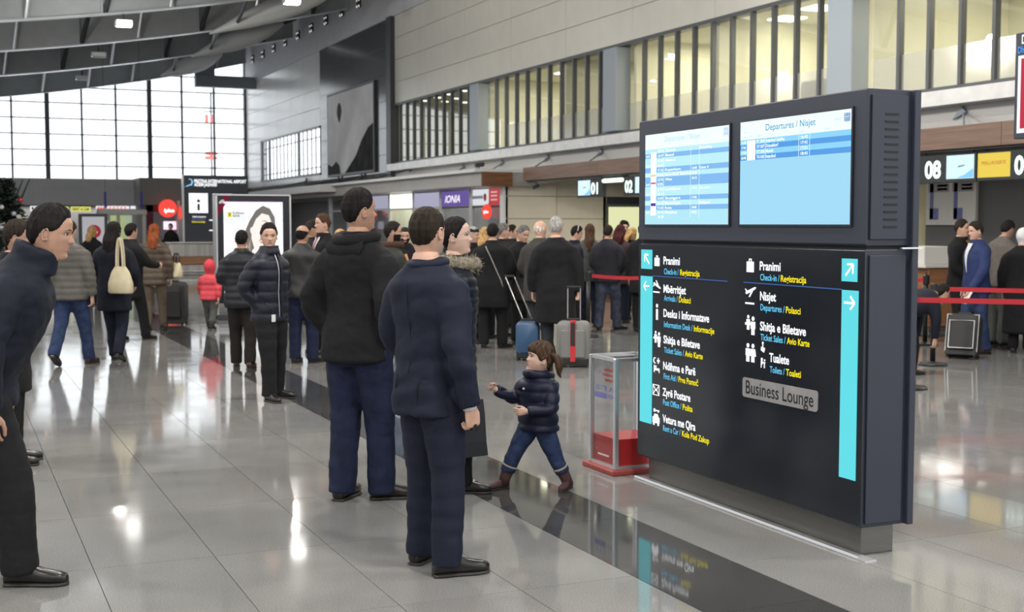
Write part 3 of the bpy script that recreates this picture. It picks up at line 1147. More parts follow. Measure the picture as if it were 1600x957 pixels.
def person(label, loc, heading, H=1.75, group=None, lean=0.0, twist=0.0, w=1.0, q=0, skin='fair', woman=False, child=False, beard=False,
           head=(0, 0), hair=('short', 'dark', .05), fall=None, armR='down', armL='down', hands=('relaxed', 'relaxed'), feet=((0, 0, 8), (0, 0, 8)), stance=1.0,
           top='jacket', topc=None, hem=.47, ease=.020, sleeve=1.0, quilt=0.0, fold=.006, collar=(.872, .050), botc=None, legw=1.0, hipw=1.0, legcut=.030, shoec=None, heel=False,
           hr=None, zs=1.0, rs=1.0, bend=0.0, vox=None, boot=None):
    NP_[0] += 1
    seed = NP_[0]
    hr = hr or (1 / 7.55)
    hh = hr * H
    M_SK = SKINS[skin]
    M_HA = hairmat(hair[1], HAIRS.get(hair[1], (0.02, 0.015, 0.012)))
    ca, la = math.cos, math.sin

    def T(p):
        """lean and twist of everything above the hips; p in fractions"""
        p = np.atleast_2d(np.array(p, float)).copy()
        p[:, 2] *= zs
        k = np.clip((p[:, 2] - .48 * zs) / (.14 * zs), 0, 1)
        k = k * k * (3 - 2 * k)
        tw = -np.radians(twist) * k
        x, y = p[:, 0].copy(), p[:, 1].copy()
        p[:, 0] = x * np.cos(tw) - y * np.sin(tw)
        p[:, 1] = x * np.sin(tw) + y * np.cos(tw)
        a = np.radians(lean) * k
        y, z = p[:, 1].copy(), p[:, 2] - .50 * zs
        p[:, 1] = y * np.cos(a) + z * np.sin(a)
        p[:, 2] = .50 * zs + z * np.cos(a) - y * np.sin(a)
        return p * H

    def ring(z, hw, hd, y0, n=28, e=2.5):
        a = 2 * PI * np.arange(n) / n
        c, s = np.cos(a), np.sin(a)
        x = hw * np.sign(c) * np.abs(c) ** (2 / e)
        y = y0 + hd * np.sign(s) * np.abs(s) ** (2 / e)
        return T(np.stack([x, y, np.full(n, z)], 1))

    def arm(kind, side):
        pr = POSES[kind] if isinstance(kind, str) else kind
        e, wr = np.array(pr[0], float), np.array(pr[1], float)
        s0 = np.array([.100 * w * rs ** .5, -.006, .772])
        pts = np.array([s0, e, wr])
        k = w if isinstance(kind, str) else 1
        pts[1:, 0] *= (1 + (k - 1) * .7)
        pts[:, 0] *= side
        return T(pts)

    # legs
    legs = {}
    for side, ft in ((1, feet[0]), (-1, feet[1])):
        fx, fy = ft[0], ft[1]
        lift = ft[3] if len(ft) > 3 else 0.0
        hip = np.array([side * .050 * w, 0, .495 * zs])
        ank = np.array([side * .056 * stance + fx, fy, .042 + lift])
        kn = (hip + ank) / 2 + np.array([side * .004, .012 + bend + (.03 if lift else 0) + abs(fy) * .08, -.006])
        legs[side] = (hip * H, kn * H, ank * H, ft[2])

    arms = {1: arm(armR, 1), -1: arm(armL, -1)}

    # ---- body: one continuous surface
    b = MB()
    b.loft([ring(z, hw * .90 * w * rs, hd * .88 * rs, y0, 20) for z, hw, hd, y0 in TORSO])
    for s in (1, -1):
        A = smooth_line(*arms[s], n=3)
        b.tube(A, np.interp(np.linspace(0, 1, len(A)), [0, .15, .5, .6, 1], [.034, .033, .027, .027, .0175]) * H * rs, 10, round_ends=True)
        L = smooth_line(*legs[s][:3], n=3)
        b.tube(L, np.interp(np.linspace(0, 1, len(L)), [0, .1, .5, .65, 1], [.05, .052, .034, .034, .024]) * H * rs, 10, round_ends=True)
    me = remesh(b, .018 * H / 1.75 if q == 2 else .026 * H / 1.75, 3, .5)
    bv, _ = mesh_np(me)
    bf = mesh_faces(me)
    bpy.data.meshes.remove(me)
    body = MB()
    body.add(bv, bf, 0)
    # head
    hm = head_mb(q, woman, child, beard)
    hc = T([[0, .012, (1 - hr / 2) / zs]])[0] if zs != 1 else T([[0, .012, 1 - hr / 2]])[0]
    yaw, pitch = math.radians(-head[0] - twist), math.radians(-head[1] - lean * .35)
    R = Matrix.Rotation(yaw, 3, 'Z') @ Matrix.Rotation(pitch, 3, 'X')
    R = np.array(R)
    RB = np.array(Matrix.Rotation(-math.radians(lean), 3, 'X'))
    piv = np.array([0, -.06, -.45])

    def HT(v):
        v = np.array(v, float)
        k = np.clip((v[..., 2:3] + .92) / .42, 0, 1)
        return hc + (((v - piv) @ R.T) * k + ((v - piv) @ RB.T) * (1 - k) + piv) * hh

    nb = len(body.m)
    body.add(HT(hm.v), hm.f)
    body.m[nb:] = hm.m
    # hands
    for s, kind in ((1, hands[0]), (-1, hands[1])):
        hv, hf = hand(kind, q)
        A = arms[s]
        d = A[2] - A[1]
        d /= np.linalg.norm(d)
        zz = -d
        th = np.array([0, 1.0, 0.25]) if abs(d[1]) < .75 else np.array([0, .2, 1.0])
        th = th - zz * (th @ zz)
        th /= np.linalg.norm(th)
        xx = np.cross(th, zz)
        k = H / 1.75 * (1.12 if child else 1.0) * (.92 if woman else 1)
        V = hv.copy() * k
        if s < 0:
            V[:, 0] *= -1
        W = A[2] + V[:, 0:1] * xx + V[:, 1:2] * th + V[:, 2:3] * zz
        body.add(W, hf if s > 0 else [tuple(reversed(a)) for a in hf], 0)
    root = body.build('person', [M_SK, LIP, EYEW, IRIS, M_HA], None, smooth=True)
    root.location = loc
    root.rotation_euler.z = -math.radians(heading)
    tag(root, label, 'person', group)

    def garment(name, mb, voxel, m, amp, k, qu=0.0, sm=5):
        me = remesh(mb, voxel, sm, .5)
        v, n = mesh_np(me)
        if amp:
            v = v + n * (amp * (wob(v, k, seed) * 1.3))[:, None]
            if q == 2:
                v = v + n * (amp * .45 * wob(v, np.array(k) * 2.6, seed + 50))[:, None]
        if qu:
            ph = v[:, 2] / (qu * H)
            v = v + n * (.012 * (np.abs(np.sin(PI * ph)) ** .55 - .6))[:, None]
        me.vertices.foreach_set('co', v.astype(np.float32).reshape(-1))
        me.polygons.foreach_set('use_smooth', [True] * len(me.polygons))
        me.materials.clear()
        me.materials.append(m)
        me.update()
        return link(name, me, root)

    vx = vox or {0: .022, 1: .017, 2: .0115}[q]
    # ---- trousers
    p = MB()
    tz = [.44, .48, .52, .57, .60]
    p.loft([ring(z, (np.interp(z, TORSO[:, 0], TORSO[:, 1]) + .006) * w * rs * hipw, (np.interp(z, TORSO[:, 0], TORSO[:, 2]) + .005) * rs * hipw, np.interp(z, TORSO[:, 0], TORSO[:, 3])) for z in tz])
    for s in (1, -1):
        hip, kn, ank, yw = legs[s]
        an = ank.copy()
        if legcut * H > ank[2]:
            an = ank + (kn - ank) * ((legcut * H - ank[2]) / (kn[2] - ank[2]))
        else:
            an[2] = max(legcut * H, ank[2] - (.042 - legcut) * H)
        L = smooth_line(hip, kn, an, n=4)
        p.tube(L, np.interp(np.linspace(0, 1, len(L)), [0, .12, .5, .7, 1], [.062, .063, .047, .044, .043]) * H * legw * rs * (w ** .5), 14)
    garment('trousers', p, vx, botc, .006 if q else .004, np.array([14, 14, 34]))
    # ---- upper garment
    j = MB()
    zz = list(np.arange(hem, .60, .03)) + [.60, .64, .68, .72, .755, .785, .803, .815, .828, .840, .853]
    rr = []
    for z in zz:
        hw, hd, y0 = (np.interp(max(z, .515), TORSO[:, 0], TORSO[:, i]) for i in (1, 2, 3))
        if z < .515:
            hw, hd = hw * (1 + (.515 - z) * .45), hd * (1 + (.515 - z) * .55)
        hw2 = np.interp(z, [.5, .6, .7], [hw, max(hw, .094), hw])
        e = ease / H * np.interp(z, [.78, .84], [1, .35])
        rr.append(ring(z, (hw2 * w + e) * rs, (hd * (w ** .5) + e) * rs, y0))
    j.loft(rr)
    for s in (1, -1):
        A = arms[s].copy()
        A[2] = A[2] + (A[1] - A[2]) * .02
        L = smooth_line(*A, n=5)
        base = np.interp(np.linspace(0, 1, len(L)), [0, .12, .45, .6, .95, 1], [.043, .045, .0385, .0355, .029, .0285])
        j.tube(L, (base + (ease - .018) * .45 / H) * H * sleeve * rs, 14)
        sh = np.array(L[0])
        j.sphere(tuple(sh), tuple(np.array([.044, .044, .043]) * H * rs * (1 + (ease - .02) * 2)), 12)
    if collar:
        cz, cr = collar
        c0, c1 = (T([[0, .004, z]])[0] for z in (.835, cz))
        j.tube([c0, (c0 + c1) / 2, c1], [cr * H * 1.12 * rs, cr * H * 1.02 * rs, cr * H * rs], 18)
    garment(top, j, vx, topc, fold, np.array([20, 20, 26]), quilt)
    # ---- shoes
    for s in (1, -1):
        hip, kn, ank, yw = legs[s]
        lift = ank[2] - .042 * H
        sc = H / 1.75 * (.9 if woman else 1) * (1.12 if child else 1)
        S, So = MB(), MB()
        prof = [(-.068, .022, .045), (-.062, .033, .072), (-.03, .037, .092), (.02, .036, .092), (.06, .038, .078), (.10, .043, .060), (.14, .045, .050), (.18, .038, .043), (.206, .022, .034), (.214, .008, .024)]
        hz = .018 + (.03 if heel else 0)

        def sect(y, wd, z0, z1, n=14):
            o = []
            for i in range(n):
                a = 2 * PI * i / n
                c, si = math.cos(a), math.sin(a)
                o.append((wd * np.sign(c) * abs(c) ** .7, y, (z0 + z1) / 2 + (z1 - z0) / 2 * np.sign(si) * abs(si) ** (.6 if si < 0 else .9)))
            return o
        up = (lambda y: hz * np.interp(y, [-.07, .03, .1], [1, .8, .35]) + .004) if heel else (lambda y: hz)
        S.loft([sect(y, wd, up(y) - .004, up(y) + h * (1 if not heel else .85)) for y, wd, h in prof])
        So.loft([sect(y, wd + .003, 0, up(y)) for y, wd, h in prof])
        if heel:
            So.box(-.012, .012, -.065, -.04, 0, hz)
        Rz = np.array(Matrix.Rotation(-math.radians(yw * s), 3, 'Z'))
        pt = min(.9, lift / (.17 * sc)) if lift > 0 else 0
        Rx = np.array(Matrix.Rotation(-pt, 3, 'X'))

        def place(vv):
            vv = np.array(vv) * sc
            if pt:
                o = np.array([0, .15 * sc, 0])
                vv = (vv - o) @ Rx.T + o
                vv[:, 2] -= vv[:, 2].min() if lift < .2 else 0
            vv = vv @ Rz.T
            return vv + np.array([ank[0], ank[1] + .0, 0])
        S2, So2 = MB(), MB()
        S2.add(place(S.v), S.f)
        So2.add(place(So.v), So.f)
        if boot:
            d_ = (kn - ank) / np.linalg.norm(kn - ank)
            S2.tube([ank + (0, 0, -.012 * H), ank + d_ * boot * sc * .3, ank + d_ * boot * sc * .62, ank + d_ * boot * sc], [.056 * sc, .060 * sc, .066 * sc, .071 * sc], 16)
        so = S2.build('shoe', shoec or mat('black_shoe_leather', (0.012, 0.011, 0.011), 0.28), root, smooth=True, local=True)
        So2.build('sole', mat('shoe_sole', (0.03, 0.028, 0.026), 0.6), so, local=True)
    # ---- hair or headwear
    if hair[0] != 'none':
        hb = hair_mb(hair[0], q, hair[2], woman or child, seed)
        if fall:
            hair_fall(hb, *fall)
        h2 = MB()
        h2.add(HT(hb.v), hb.f)
        hm_ = M_HA if hair[0] not in ('beanie', 'hijab', 'hood', 'cap') else hair[3]
        h2.build('hair' if hair[0] not in ('beanie', 'hijab', 'hood', 'cap') else {'beanie': 'knitted_hat', 'hijab': 'head_scarf', 'hood': 'hood', 'cap': 'flat_cap'}[hair[0]], hm_, root, smooth=True, local=True)
        if hair[0] in ('beanie', 'cap') and len(hair) > 4:
            hb = hair_mb('short', q, .03, woman, seed)
            h2 = MB()
            h2.add(HT(hb.v), hb.f)
            h2.build('hair', hairmat(hair[4], HAIRS[hair[4]]), root, smooth=True, local=True)
    info = {'T': T, 'HT': HT, 'H': H, 'arms': arms, 'legs': legs, 'hh': hh, 'w': w, 'rs': rs, 'ease': ease}
    return root, info


def body_front(info, x, z, extra=0.0, back=False):
    """point on the garment front (or back) at fractions x, z"""
    hw, hd, y0 = (np.interp(z, TORSO[:, 0], TORSO[:, i]) for i in (1, 2, 3))
    H = info['H']
    e = info['ease'] / H
    hw, hd = (hw * info['w'] + e) * info['rs'], (hd * info['w'] ** .5 + e) * info['rs']
    k = max(0, 1 - (abs(x) / hw) ** 2.5) ** (1 / 2.5)
    return info['T']([[x, y0 + (-1 if back else 1) * (hd * k) + (-1 if back else 1) * extra / H, z]])[0]


def to_world(root, p):
    return root.matrix_basis @ Vector(tuple(p))
# ------------------------------------------------------------------ the crowd
NAVY = cloth('navy_suit', (0.0075, 0.0105, 0.026), 0.75)
NAVY2 = cloth('dark_navy', (0.008, 0.010, 0.019), 0.8)
INK = cloth('ink_blue_jacket', (0.0075, 0.010, 0.021), 0.75)
BLACK = cloth('black_wool', (0.007, 0.007, 0.0085), 0.85)
BLACKP = cloth('black_puffer_nylon', (0.012, 0.013, 0.018), 0.42, bump=0.15)
NAVYP = cloth('navy_puffer_nylon', (0.0085, 0.0105, 0.021), 0.42, bump=0.15)
LEATHER = cloth('black_leather', (0.014, 0.014, 0.015), 0.35, bump=0.3, spec=0.5)
CHAR = cloth('charcoal_coat', (0.045, 0.043, 0.042), 0.85)
JEANS = cloth('blue_jeans', (0.022, 0.038, 0.095), 0.85, noise=0.35)
JEANSD = cloth('dark_jeans', (0.009, 0.012, 0.026), 0.85, noise=0.3)
JEANSL = cloth('light_jeans', (0.09, 0.14, 0.22), 0.85, noise=0.35)
BLACKT = cloth('black_trousers', (0.009, 0.009, 0.011), 0.85)
GREYP = cloth('grey_puffer_nylon', (0.10, 0.095, 0.085), 0.5, bump=0.15)
BROWNP = cloth('bronze_brown_puffer', (0.085, 0.062, 0.045), 0.35, bump=0.15)
KHAKI = cloth('khaki_trousers', (0.11, 0.085, 0.06), 0.85)
REDP = cloth('coral_red_puffer', (0.62, 0.065, 0.085), 0.5, bump=0.15)
REDK = cloth('coral_red_knit', (0.62, 0.06, 0.085), 0.9)
GREYT = cloth('grey_trousers', (0.07, 0.075, 0.07), 0.85)
SHOEB = mat('black_shoe_leather', (0.012, 0.011, 0.011), 0.28)
SHOEBR = mat('brown_shoe_leather', (0.05, 0.028, 0.018), 0.4)


JEANSM = cloth('mid_blue_jeans', (0.009, 0.014, 0.040), 0.85, noise=0.35)
GREENJ = cloth('olive_green_jacket', (0.022, 0.026, 0.020), 0.7)
BOOTB = mat('brown_suede_boot', (0.075, 0.035, 0.035), .8)
SNEAK = mat('grey_green_sneaker', (0.10, 0.10, 0.08), .7)
WINE = cloth('wine_grey_coat', (0.05, 0.03, 0.035))
BLAZER = cloth('bright_navy_blazer', (0.018, 0.032, 0.105), 0.75)
SWEAT = cloth('taupe_grey_sweater', (0.13, 0.115, 0.105), 0.9)

P = {}
P['suit'] = person('man in a navy suit seen from behind, nearest to the departures board', ground(674, 6.35), 72, 1.80, q=2, w=.95, lean=-2, twist=-8,
                   head=(-12, 0), hair=('buzz', 'dark', .022), skin='fair', armR=((.140, -.035, .620), (.142, .02, .470)), armL='front_low', hands=('half', 'relaxed'),
                   feet=((.0, .0, 22), (-.02, .03, 20)), stance=1.2, top='suit_jacket', topc=NAVY, hem=.44, ease=.022, fold=.012, collar=(.862, .047), botc=NAVY, legw=1.02, legcut=.026)
P['tall'] = person('tall man in a black hooded jacket and blue jeans seen from behind', ground(563, 8.0), 52, 1.925, q=2, w=.99, twist=2,
                   head=(26, -4), hair=('short', 'black', .04), skin='tan', armR='pocket', armL='pocket', feet=((.01, .035, 48), (.0, -.03, 10)), stance=.9,
                   top='jacket', topc=BLACK, hem=.455, ease=.038, sleeve=1.08, fold=.011, collar=(.868, .056), botc=JEANSM, legw=1.06, legcut=.022)
P['woman'] = person('woman with tied dark hair and a fur collar looking up at the board', ground(712, 8.25), 108, 1.755, q=2, w=.93, woman=True,
                    head=(14, -5), hair=('bun', 'black', .05), skin='pale', armR=((.140, -.02, .630), (.132, .03, .470)), armL=((.150, -.02, .640), (.142, .035, .495)), hands=('grip', 'relaxed'), feet=((0, .02, 6), (.0, -.02, 6)), stance=.7,
                    top='puffer_coat', topc=NAVYP, hem=.445, ease=.03, quilt=.036, fold=.003, collar=(.868, .05), botc=BLACKT, legw=.92)
P['girl'] = person('little girl in a navy puffer jacket striding in brown boots', (3.475, 7.46, 0), 250, .955, q=2, child=True, hr=.215, zs=.925, rs=1.22,
                   head=(28, -14), hair=('girl', 'girl', .07), skin='pale', armR=((.165, .06, .655), (.205, .195, .735)), armL=((.175, .03, .61), (.07, .165, .60)), hands=('grip', 'relaxed'),
                   feet=((.115, .16, 10, 0), (-.09, -.15, 20, .0)), top='puffer_jacket', topc=cloth('navy_child_puffer', (0.010, 0.013, 0.034), 0.45, bump=.15), hem=.44, ease=.02, quilt=.075, fold=.002,
                   collar=(.875, .062), botc=JEANS, legcut=.115, legw=.98, shoec=BOOTB, boot=.20, vox=.0085)
P['left'] = person('stooping man in a dark navy jacket walking in at the edge of the picture', ground(-20, 6.2), 108, 1.87, q=2, w=1.05, lean=22, head=(-4, 0), hair=('short', 'black', .05), skin='tan',
                   armR=((.150, .01, .625), (.150, .06, .460)), armL='down', hands=('relaxed', 'relaxed'), feet=((.02, .10, 4), (-.02, -.24, 4, .05)), stance=.8, bend=.02,
                   top='jacket', topc=INK, hem=.455, ease=.035, fold=.010, collar=(.890, .058), botc=BLACKT, legw=1.08)
P['behind_left'] = person('blurred person in a black coat half hidden by the stooping man', ground(16, 9.2), 100, 1.74, w=1.0, q=1, lean=5, hair=('short', 'dark', .05), skin='tan', top='coat', topc=BLACK, hem=.30, ease=.04, botc=BLACKT)
G1 = 'people walking away towards the information desk'
P['grey'] = person('man in a grey puffer jacket and jeans walking away', ground(112, 15.5), 30, 1.75, G1, q=1, hair=('short', 'dark', .04), armL='swing_back', feet=((0, .16, 6), (0, -.16, 6, .05)),
                   top='puffer_jacket', topc=GREYP, hem=.46, ease=.05, quilt=.045, fold=.004, botc=JEANS, legw=.98, shoec=SHOEBR)
P['hat'] = person('fair haired woman in a dark coat by the white advert board', ground(146, 27), 40, 1.66, G1, woman=True, hair=('long', 'blond', .06), fall=(-.9, .9, 0, 1), top='coat', topc=BLACK, hem=.30, ease=.03, botc=BLACKT)
P['bag'] = person('dark haired woman with a cream shoulder bag walking away', ground(181, 16.0), 28, 1.74, G1, q=1, woman=True, hair=('long', 'black', .06), fall=(-1.15, 1.05, 0, 2), armR=((.150, -.01, .650), (.120, .08, .55)), armL='front_low', feet=((0, -.10, 4, .03), (0, .12, 4)),
                  top='coat', topc=NAVY2, hem=.37, ease=.035, fold=.006, botc=JEANSD, legw=.92)
P['pony'] = person('dark haired person in a black coat reaching out beside the bag woman', ground(207, 19.0), 60, 1.72, G1, woman=True, hair=('bun', 'black', .06), armR='reach', top='coat', topc=BLACK, hem=.36, ease=.03, botc=BLACKT, feet=((0, .1, 4), (0, -.1, 4)))
P['red'] = person('red haired woman in a shiny brown puffer coat', ground(243, 20.7), 25, 1.71, G1, q=1, woman=True, hair=('long', 'red', .07), fall=(-1.25, 1.1, .1, 3), armL='front_low', armR='down', feet=((0, .05, 4), (0, -.05, 4)),
                  top='puffer_coat', topc=BROWNP, hem=.43, ease=.03, quilt=.06, fold=.003, botc=KHAKI, legw=.86, legcut=.05, heel=True)
P['child'] = person('small child in a coral red hooded jacket walking away', ground(329, 20.9), 28, 1.13, q=1, child=True, hr=.205, zs=.93, rs=1.2, hair=('hood', 'dark', .08, REDK), armR='swing_back', armL='swing_front', feet=((.01, -.16, 6, .03), (0, .12, 6)),
                    top='puffer_jacket', topc=REDP, hem=.46, ease=.022, quilt=.08, fold=.002, botc=GREYT, shoec=mat('dark_boot', (0.03, 0.028, 0.028), .7), boot=.16, legcut=.10)
P['orange'] = person('man in a black puffer jacket with an orange collar facing the lit advert', ground(380, 15.3), 20, 1.645, q=1, w=.98, hair=('buzz', 'black', .03), skin='tan', armR='hold', armL='hold', feet=((0, -.05, 8), (0, .06, 8)),
                     top='puffer_jacket', topc=BLACKP, hem=.44, ease=.05, quilt=.05, fold=.004, botc=cloth('black_brown_trousers', (.014, .011, .010)), shoec=SHOEBR)
P['guard'] = person('young man in a dark padded jacket with hands in pockets, facing us', ground(424, 12.55), 148, 1.715, q=2, w=.92, lean=-1, twist=4, head=(36, 3), hair=('short', 'black', .05), skin='fair', armR=((.155, -.05, .645), (.088, -.012, .540)), armL=((.155, -.05, .645), (.088, -.012, .540)), feet=((0, .05, 18), (0, -.02, 22)), stance=1.15,
                    top='padded_jacket', topc=NAVYP, hem=.455, ease=.032, quilt=.062, fold=.005, collar=(.878, .056), botc=BLACKT, legw=1.05)
P['leather'] = person('balding man in a black leather jacket and navy trousers seen from behind', ground(474, 15.8), 32, 1.70, q=1, w=1.06, head=(12, 0), hair=('bald', 'black', .04), skin='tan', armR='front_low', armL='front_low', feet=((0, .03, 30), (0, 0, -4)), stance=1.1,
                      top='leather_jacket', topc=LEATHER, hem=.475, ease=.03, fold=.008, botc=JEANSM, legw=1.0)
P['tie'] = person('man in a dark suit with a white shirt and red tie', ground(508, 17.0), 258, 1.84, q=1, hair=('short', 'brown', .05), skin='fair', head=(8, 0), armL='chest', top='suit_jacket', topc=BLACK, hem=.44, ease=.025, botc=BLACKT)
P['dark_by_tie'] = person('dark haired man standing behind the man with the red tie', ground(488, 18.5), 100, 1.76, hair=('short', 'dark', .05), skin='tan', top='jacket', topc=BLACK, hem=.45, ease=.03, botc=BLACKT)
P['blond_far'] = person('blond woman partly hidden behind the tall man', ground(534, 20), 300, 1.63, woman=True, hair=('long', 'blond', .06), fall=(-.8, 1, 0, 4), top='coat', topc=CHAR, hem=.35, ease=.03, botc=BLACKT)
P['olive'] = person('man with a brown scarf, olive jacket and orange strap in light jeans', ground(613, 13.8), 105, 1.745, q=1, hair=('buzz', 'black', .03), skin='tan', beard=True, armR='hold', feet=((0, .05, 10), (0, -.05, 10)), top='padded_jacket', topc=GREENJ, hem=.46, ease=.045, fold=.006, botc=JEANSL, legw=.85, shoec=SNEAK, collar=(.878, .06))
P['bent'] = person('short haired man looking down behind the suited man', ground(634, 17.5), 200, 1.68, q=0, head=(0, 16), hair=('buzz', 'dark', .03), skin='fair', beard=True, armR='hold', top='jacket', topc=BLACK, hem=.45, ease=.03, botc=BLACKT)
G2 = 'people queueing at the check in desks'
P['tallface'] = person('dark haired man looking over the old man in the flat cap', ground(721, 20.5), 190, 1.79, G2, hair=('short', 'black', .05), skin='fair', top='jacket', topc=BLACK, hem=.45, ease=.03, botc=BLACKT)
P['oldcap'] = person('old man in a dark flat cap behind the fur collar woman', ground(737, 18.5), 150, 1.67, G2, q=0, head=(-20, 4), hair=('cap', 'grey', .05, BLACK, 'grey'), skin='fair', top='coat', topc=BLACK, hem=.36, ease=.035, botc=BLACKT)
P['blondq'] = person('blond woman next to the black coat with the shoulder strap', ground(757, 19.2), 40, 1.66, G2, woman=True, hair=('long', 'blond', .07), fall=(-1.0, 1.15, 0, 5), top='coat', topc=BLACK, hem=.35, ease=.03, botc=BLACKT)
P['strap'] = person('person in a long black coat with a thin bag strap across the back', ground(770, 17.7), 30, 1.72, G2, q=1, w=1.08, hair=('buzz', 'black', .05), armR='front_low', armL='front_low', feet=((.01, .03, 35), (-.01, 0, 2)), stance=1.15, top='coat', topc=BLACK, hem=.33, ease=.05, fold=.007, botc=BLACKT, legw=1.0)
P['profileq'] = person('grey templed man in profile behind the black coat', ground(785, 19.6), 100, 1.72, G2, hair=('short', 'salt', .04), skin='fair', top='coat', topc=BLACK, hem=.36, ease=.03, botc=BLACKT)
P['lookdown'] = person('grey haired man in a dark coat looking down at his papers', ground(814, 18.3), 165, 1.70, G2, head=(0, 20), hair=('short', 'salt', .04), skin='fair', armR='hold', armL='hold', top='coat', topc=BLACK, hem=.36, ease=.035, botc=BLACKT)
P['beh_look'] = person('dark haired woman right behind the man looking down', ground(799, 21.2), 120, 1.70, G2, woman=True, hair=('bun', 'black', .05), top='coat', topc=BLACK, hem=.36, ease=.03, botc=BLACKT)
P['baldq'] = person('bald man in a charcoal grey coat', ground(843, 17.4), 48, 1.76, G2, q=1, head=(14, 0), hair=('bald', 'white', .012), skin='fair', armL='front_low', top='coat', topc=CHAR, hem=.38, ease=.045, fold=.006, botc=cloth('charcoal_trousers', (.035, .035, .04)))
P['whitehair'] = person('white haired man in a long black coat pulling the grey suitcase', ground(868, 16.05), 27, 1.795, G2, q=1, w=1.10, hair=('short', 'grey', .05), skin='fair', armR=((.160, -.03, .640), (.158, -.03, .485)), hands=('grip', 'relaxed'), feet=((.0, -.08, 6), (0, .05, 4)), top='long_coat', topc=BLACK, hem=.27, ease=.05, fold=.008, collar=(.866, .052), botc=cloth('slate_trousers', (.04, .045, .055)), legw=1.0)
P['navyband'] = person('dark haired woman in a navy jacket with a pale hair band', ground(897, 20.4), 110, 1.69, G2, woman=True, head=(0, 14), hair=('bun', 'black', .06), skin='fair', top='jacket', topc=NAVY, hem=.45, ease=.03, botc=BLACKT)
P['longbrown'] = person('woman with very long brown hair and a grey jacket', ground(921, 21.4), 30, 1.71, G2, woman=True, hair=('long', 'brown', .06), fall=(-1.5, .95, 0, 6), top='jacket', topc=GREYT, hem=.45, ease=.03, botc=JEANSD)
P['jeansq'] = person('man in a dark jacket and faded jeans at the red barrier belt', ground(949, 20.7), 45, 1.70, G2, q=1, w=1.05, hair=('buzz', 'dark', .03), skin='fair', armR='front_low', armL='front_low', feet=((0, .08, 40), (0, -.05, 10)), stance=1.3, top='jacket', topc=cloth('slate_jacket', (.022, .022, .030)), hem=.46, ease=.045, botc=cloth('faded_jeans', (.045, .055, .085), noise=.4))
P['wineq'] = person('woman with wine red hair behind the man in faded jeans', ground(968, 22.2), 45, 1.69, G2, woman=True, hair=('long', 'wine', .09), fall=(-.9, 1.25, 0, 7), top='coat', topc=WINE, hem=.4, ease=.03, botc=JEANSD)
P['afro'] = person('tall man with bushy black hair at the check in desk', ground(974, 25.5), 190, 1.75, G2, hair=('short', 'black', .13), skin='fair', top='jacket', topc=BLACK, hem=.45, ease=.03, botc=BLACKT)
P['blonddesk'] = person('blond woman in a dark coat by the edge of the departures board', ground(986, 23), 60, 1.64, G2, woman=True, head=(25, 0), hair=('long', 'blond', .08), fall=(-.6, 1.1, 0, 8), top='coat', topc=BLACK, hem=.4, ease=.03, botc=BLACKT)
P['darkedge'] = person('person in a black coat half hidden by the departures board', ground(1004, 20.3), 60, 1.73, G2, hair=('short', 'black', .05), top='coat', topc=BLACK, hem=.36, ease=.04, botc=BLACKT)
G3 = 'people at desk eight'
P['scarf'] = person('person in a light patterned scarf half hidden by the board side', ground(1407, 17.5), 120, 1.62, G3, hair=('short', 'black', .05), top='coat', topc=CHAR, hem=.4, ease=.03, botc=BLACKT)
P['black8'] = person('man in an open black jacket facing the man in the blue blazer', ground(1497, 18.2), 150, 1.77, G3, q=0, hair=('short', 'dark', .05), skin='fair', armR='front_low', top='jacket', topc=BLACK, hem=.45, ease=.035, botc=BLACKT)
P['blazer'] = person('man in a blue blazer, white shirt and jeans facing left at the desk', ground(1523, 17.0), 285, 1.74, G3, q=1, hair=('short', 'dark', .05), skin='fair', head=(0, 6), armL=((.150, .02, .640), (.12, .10, .50)), armR='down', feet=((0, .06, 8), (0, -.06, 8)), top='blazer', topc=BLAZER, hem=.455, ease=.03, fold=.006, botc=JEANS, shoec=SHOEBR)
P['sweater'] = person('man in a taupe sweater bending over the counter', ground(1557, 18.0), 85, 1.78, G3, lean=9, head=(0, 14), hair=('short', 'black', .05), skin='tan', armR='hold', armL='hold', top='sweater', topc=SWEAT, hem=.47, ease=.03, botc=GREYT)
P['scarfwoman'] = person('woman in a white head scarf and long black coat', ground(1594, 17.0), 60, 1.66, G3, q=0, woman=True, head=(20, 0), hair=('hijab', 'black', .07, cloth('white_scarf', (.66, .66, .66))), top='long_coat', topc=BLACK, hem=.16, ease=.05, botc=BLACKT)
P['crouch'] = person('person in navy bending low behind the barrier post beside the board', ground(1404, 14.6), 95, 1.40, G3, lean=66, head=(0, -10), hair=('short', 'black', .05), armR=((.12, .16, .72), (.10, .30, .66)), armL=((.12, .16, .72), (.08, .28, .60)), bend=.05, feet=((0, .08, 8), (0, -.10, 8)), top='jacket', topc=NAVY2, hem=.46, ease=.04, botc=BLACKT)
P['clerk'] = person('clerk in dark clothes behind the information desk', ground(268, 47), 215, 1.72, woman=True, hair=('short', 'black', .06), top='jacket', topc=BLACK, hem=.45, ease=.03, botc=BLACKT)
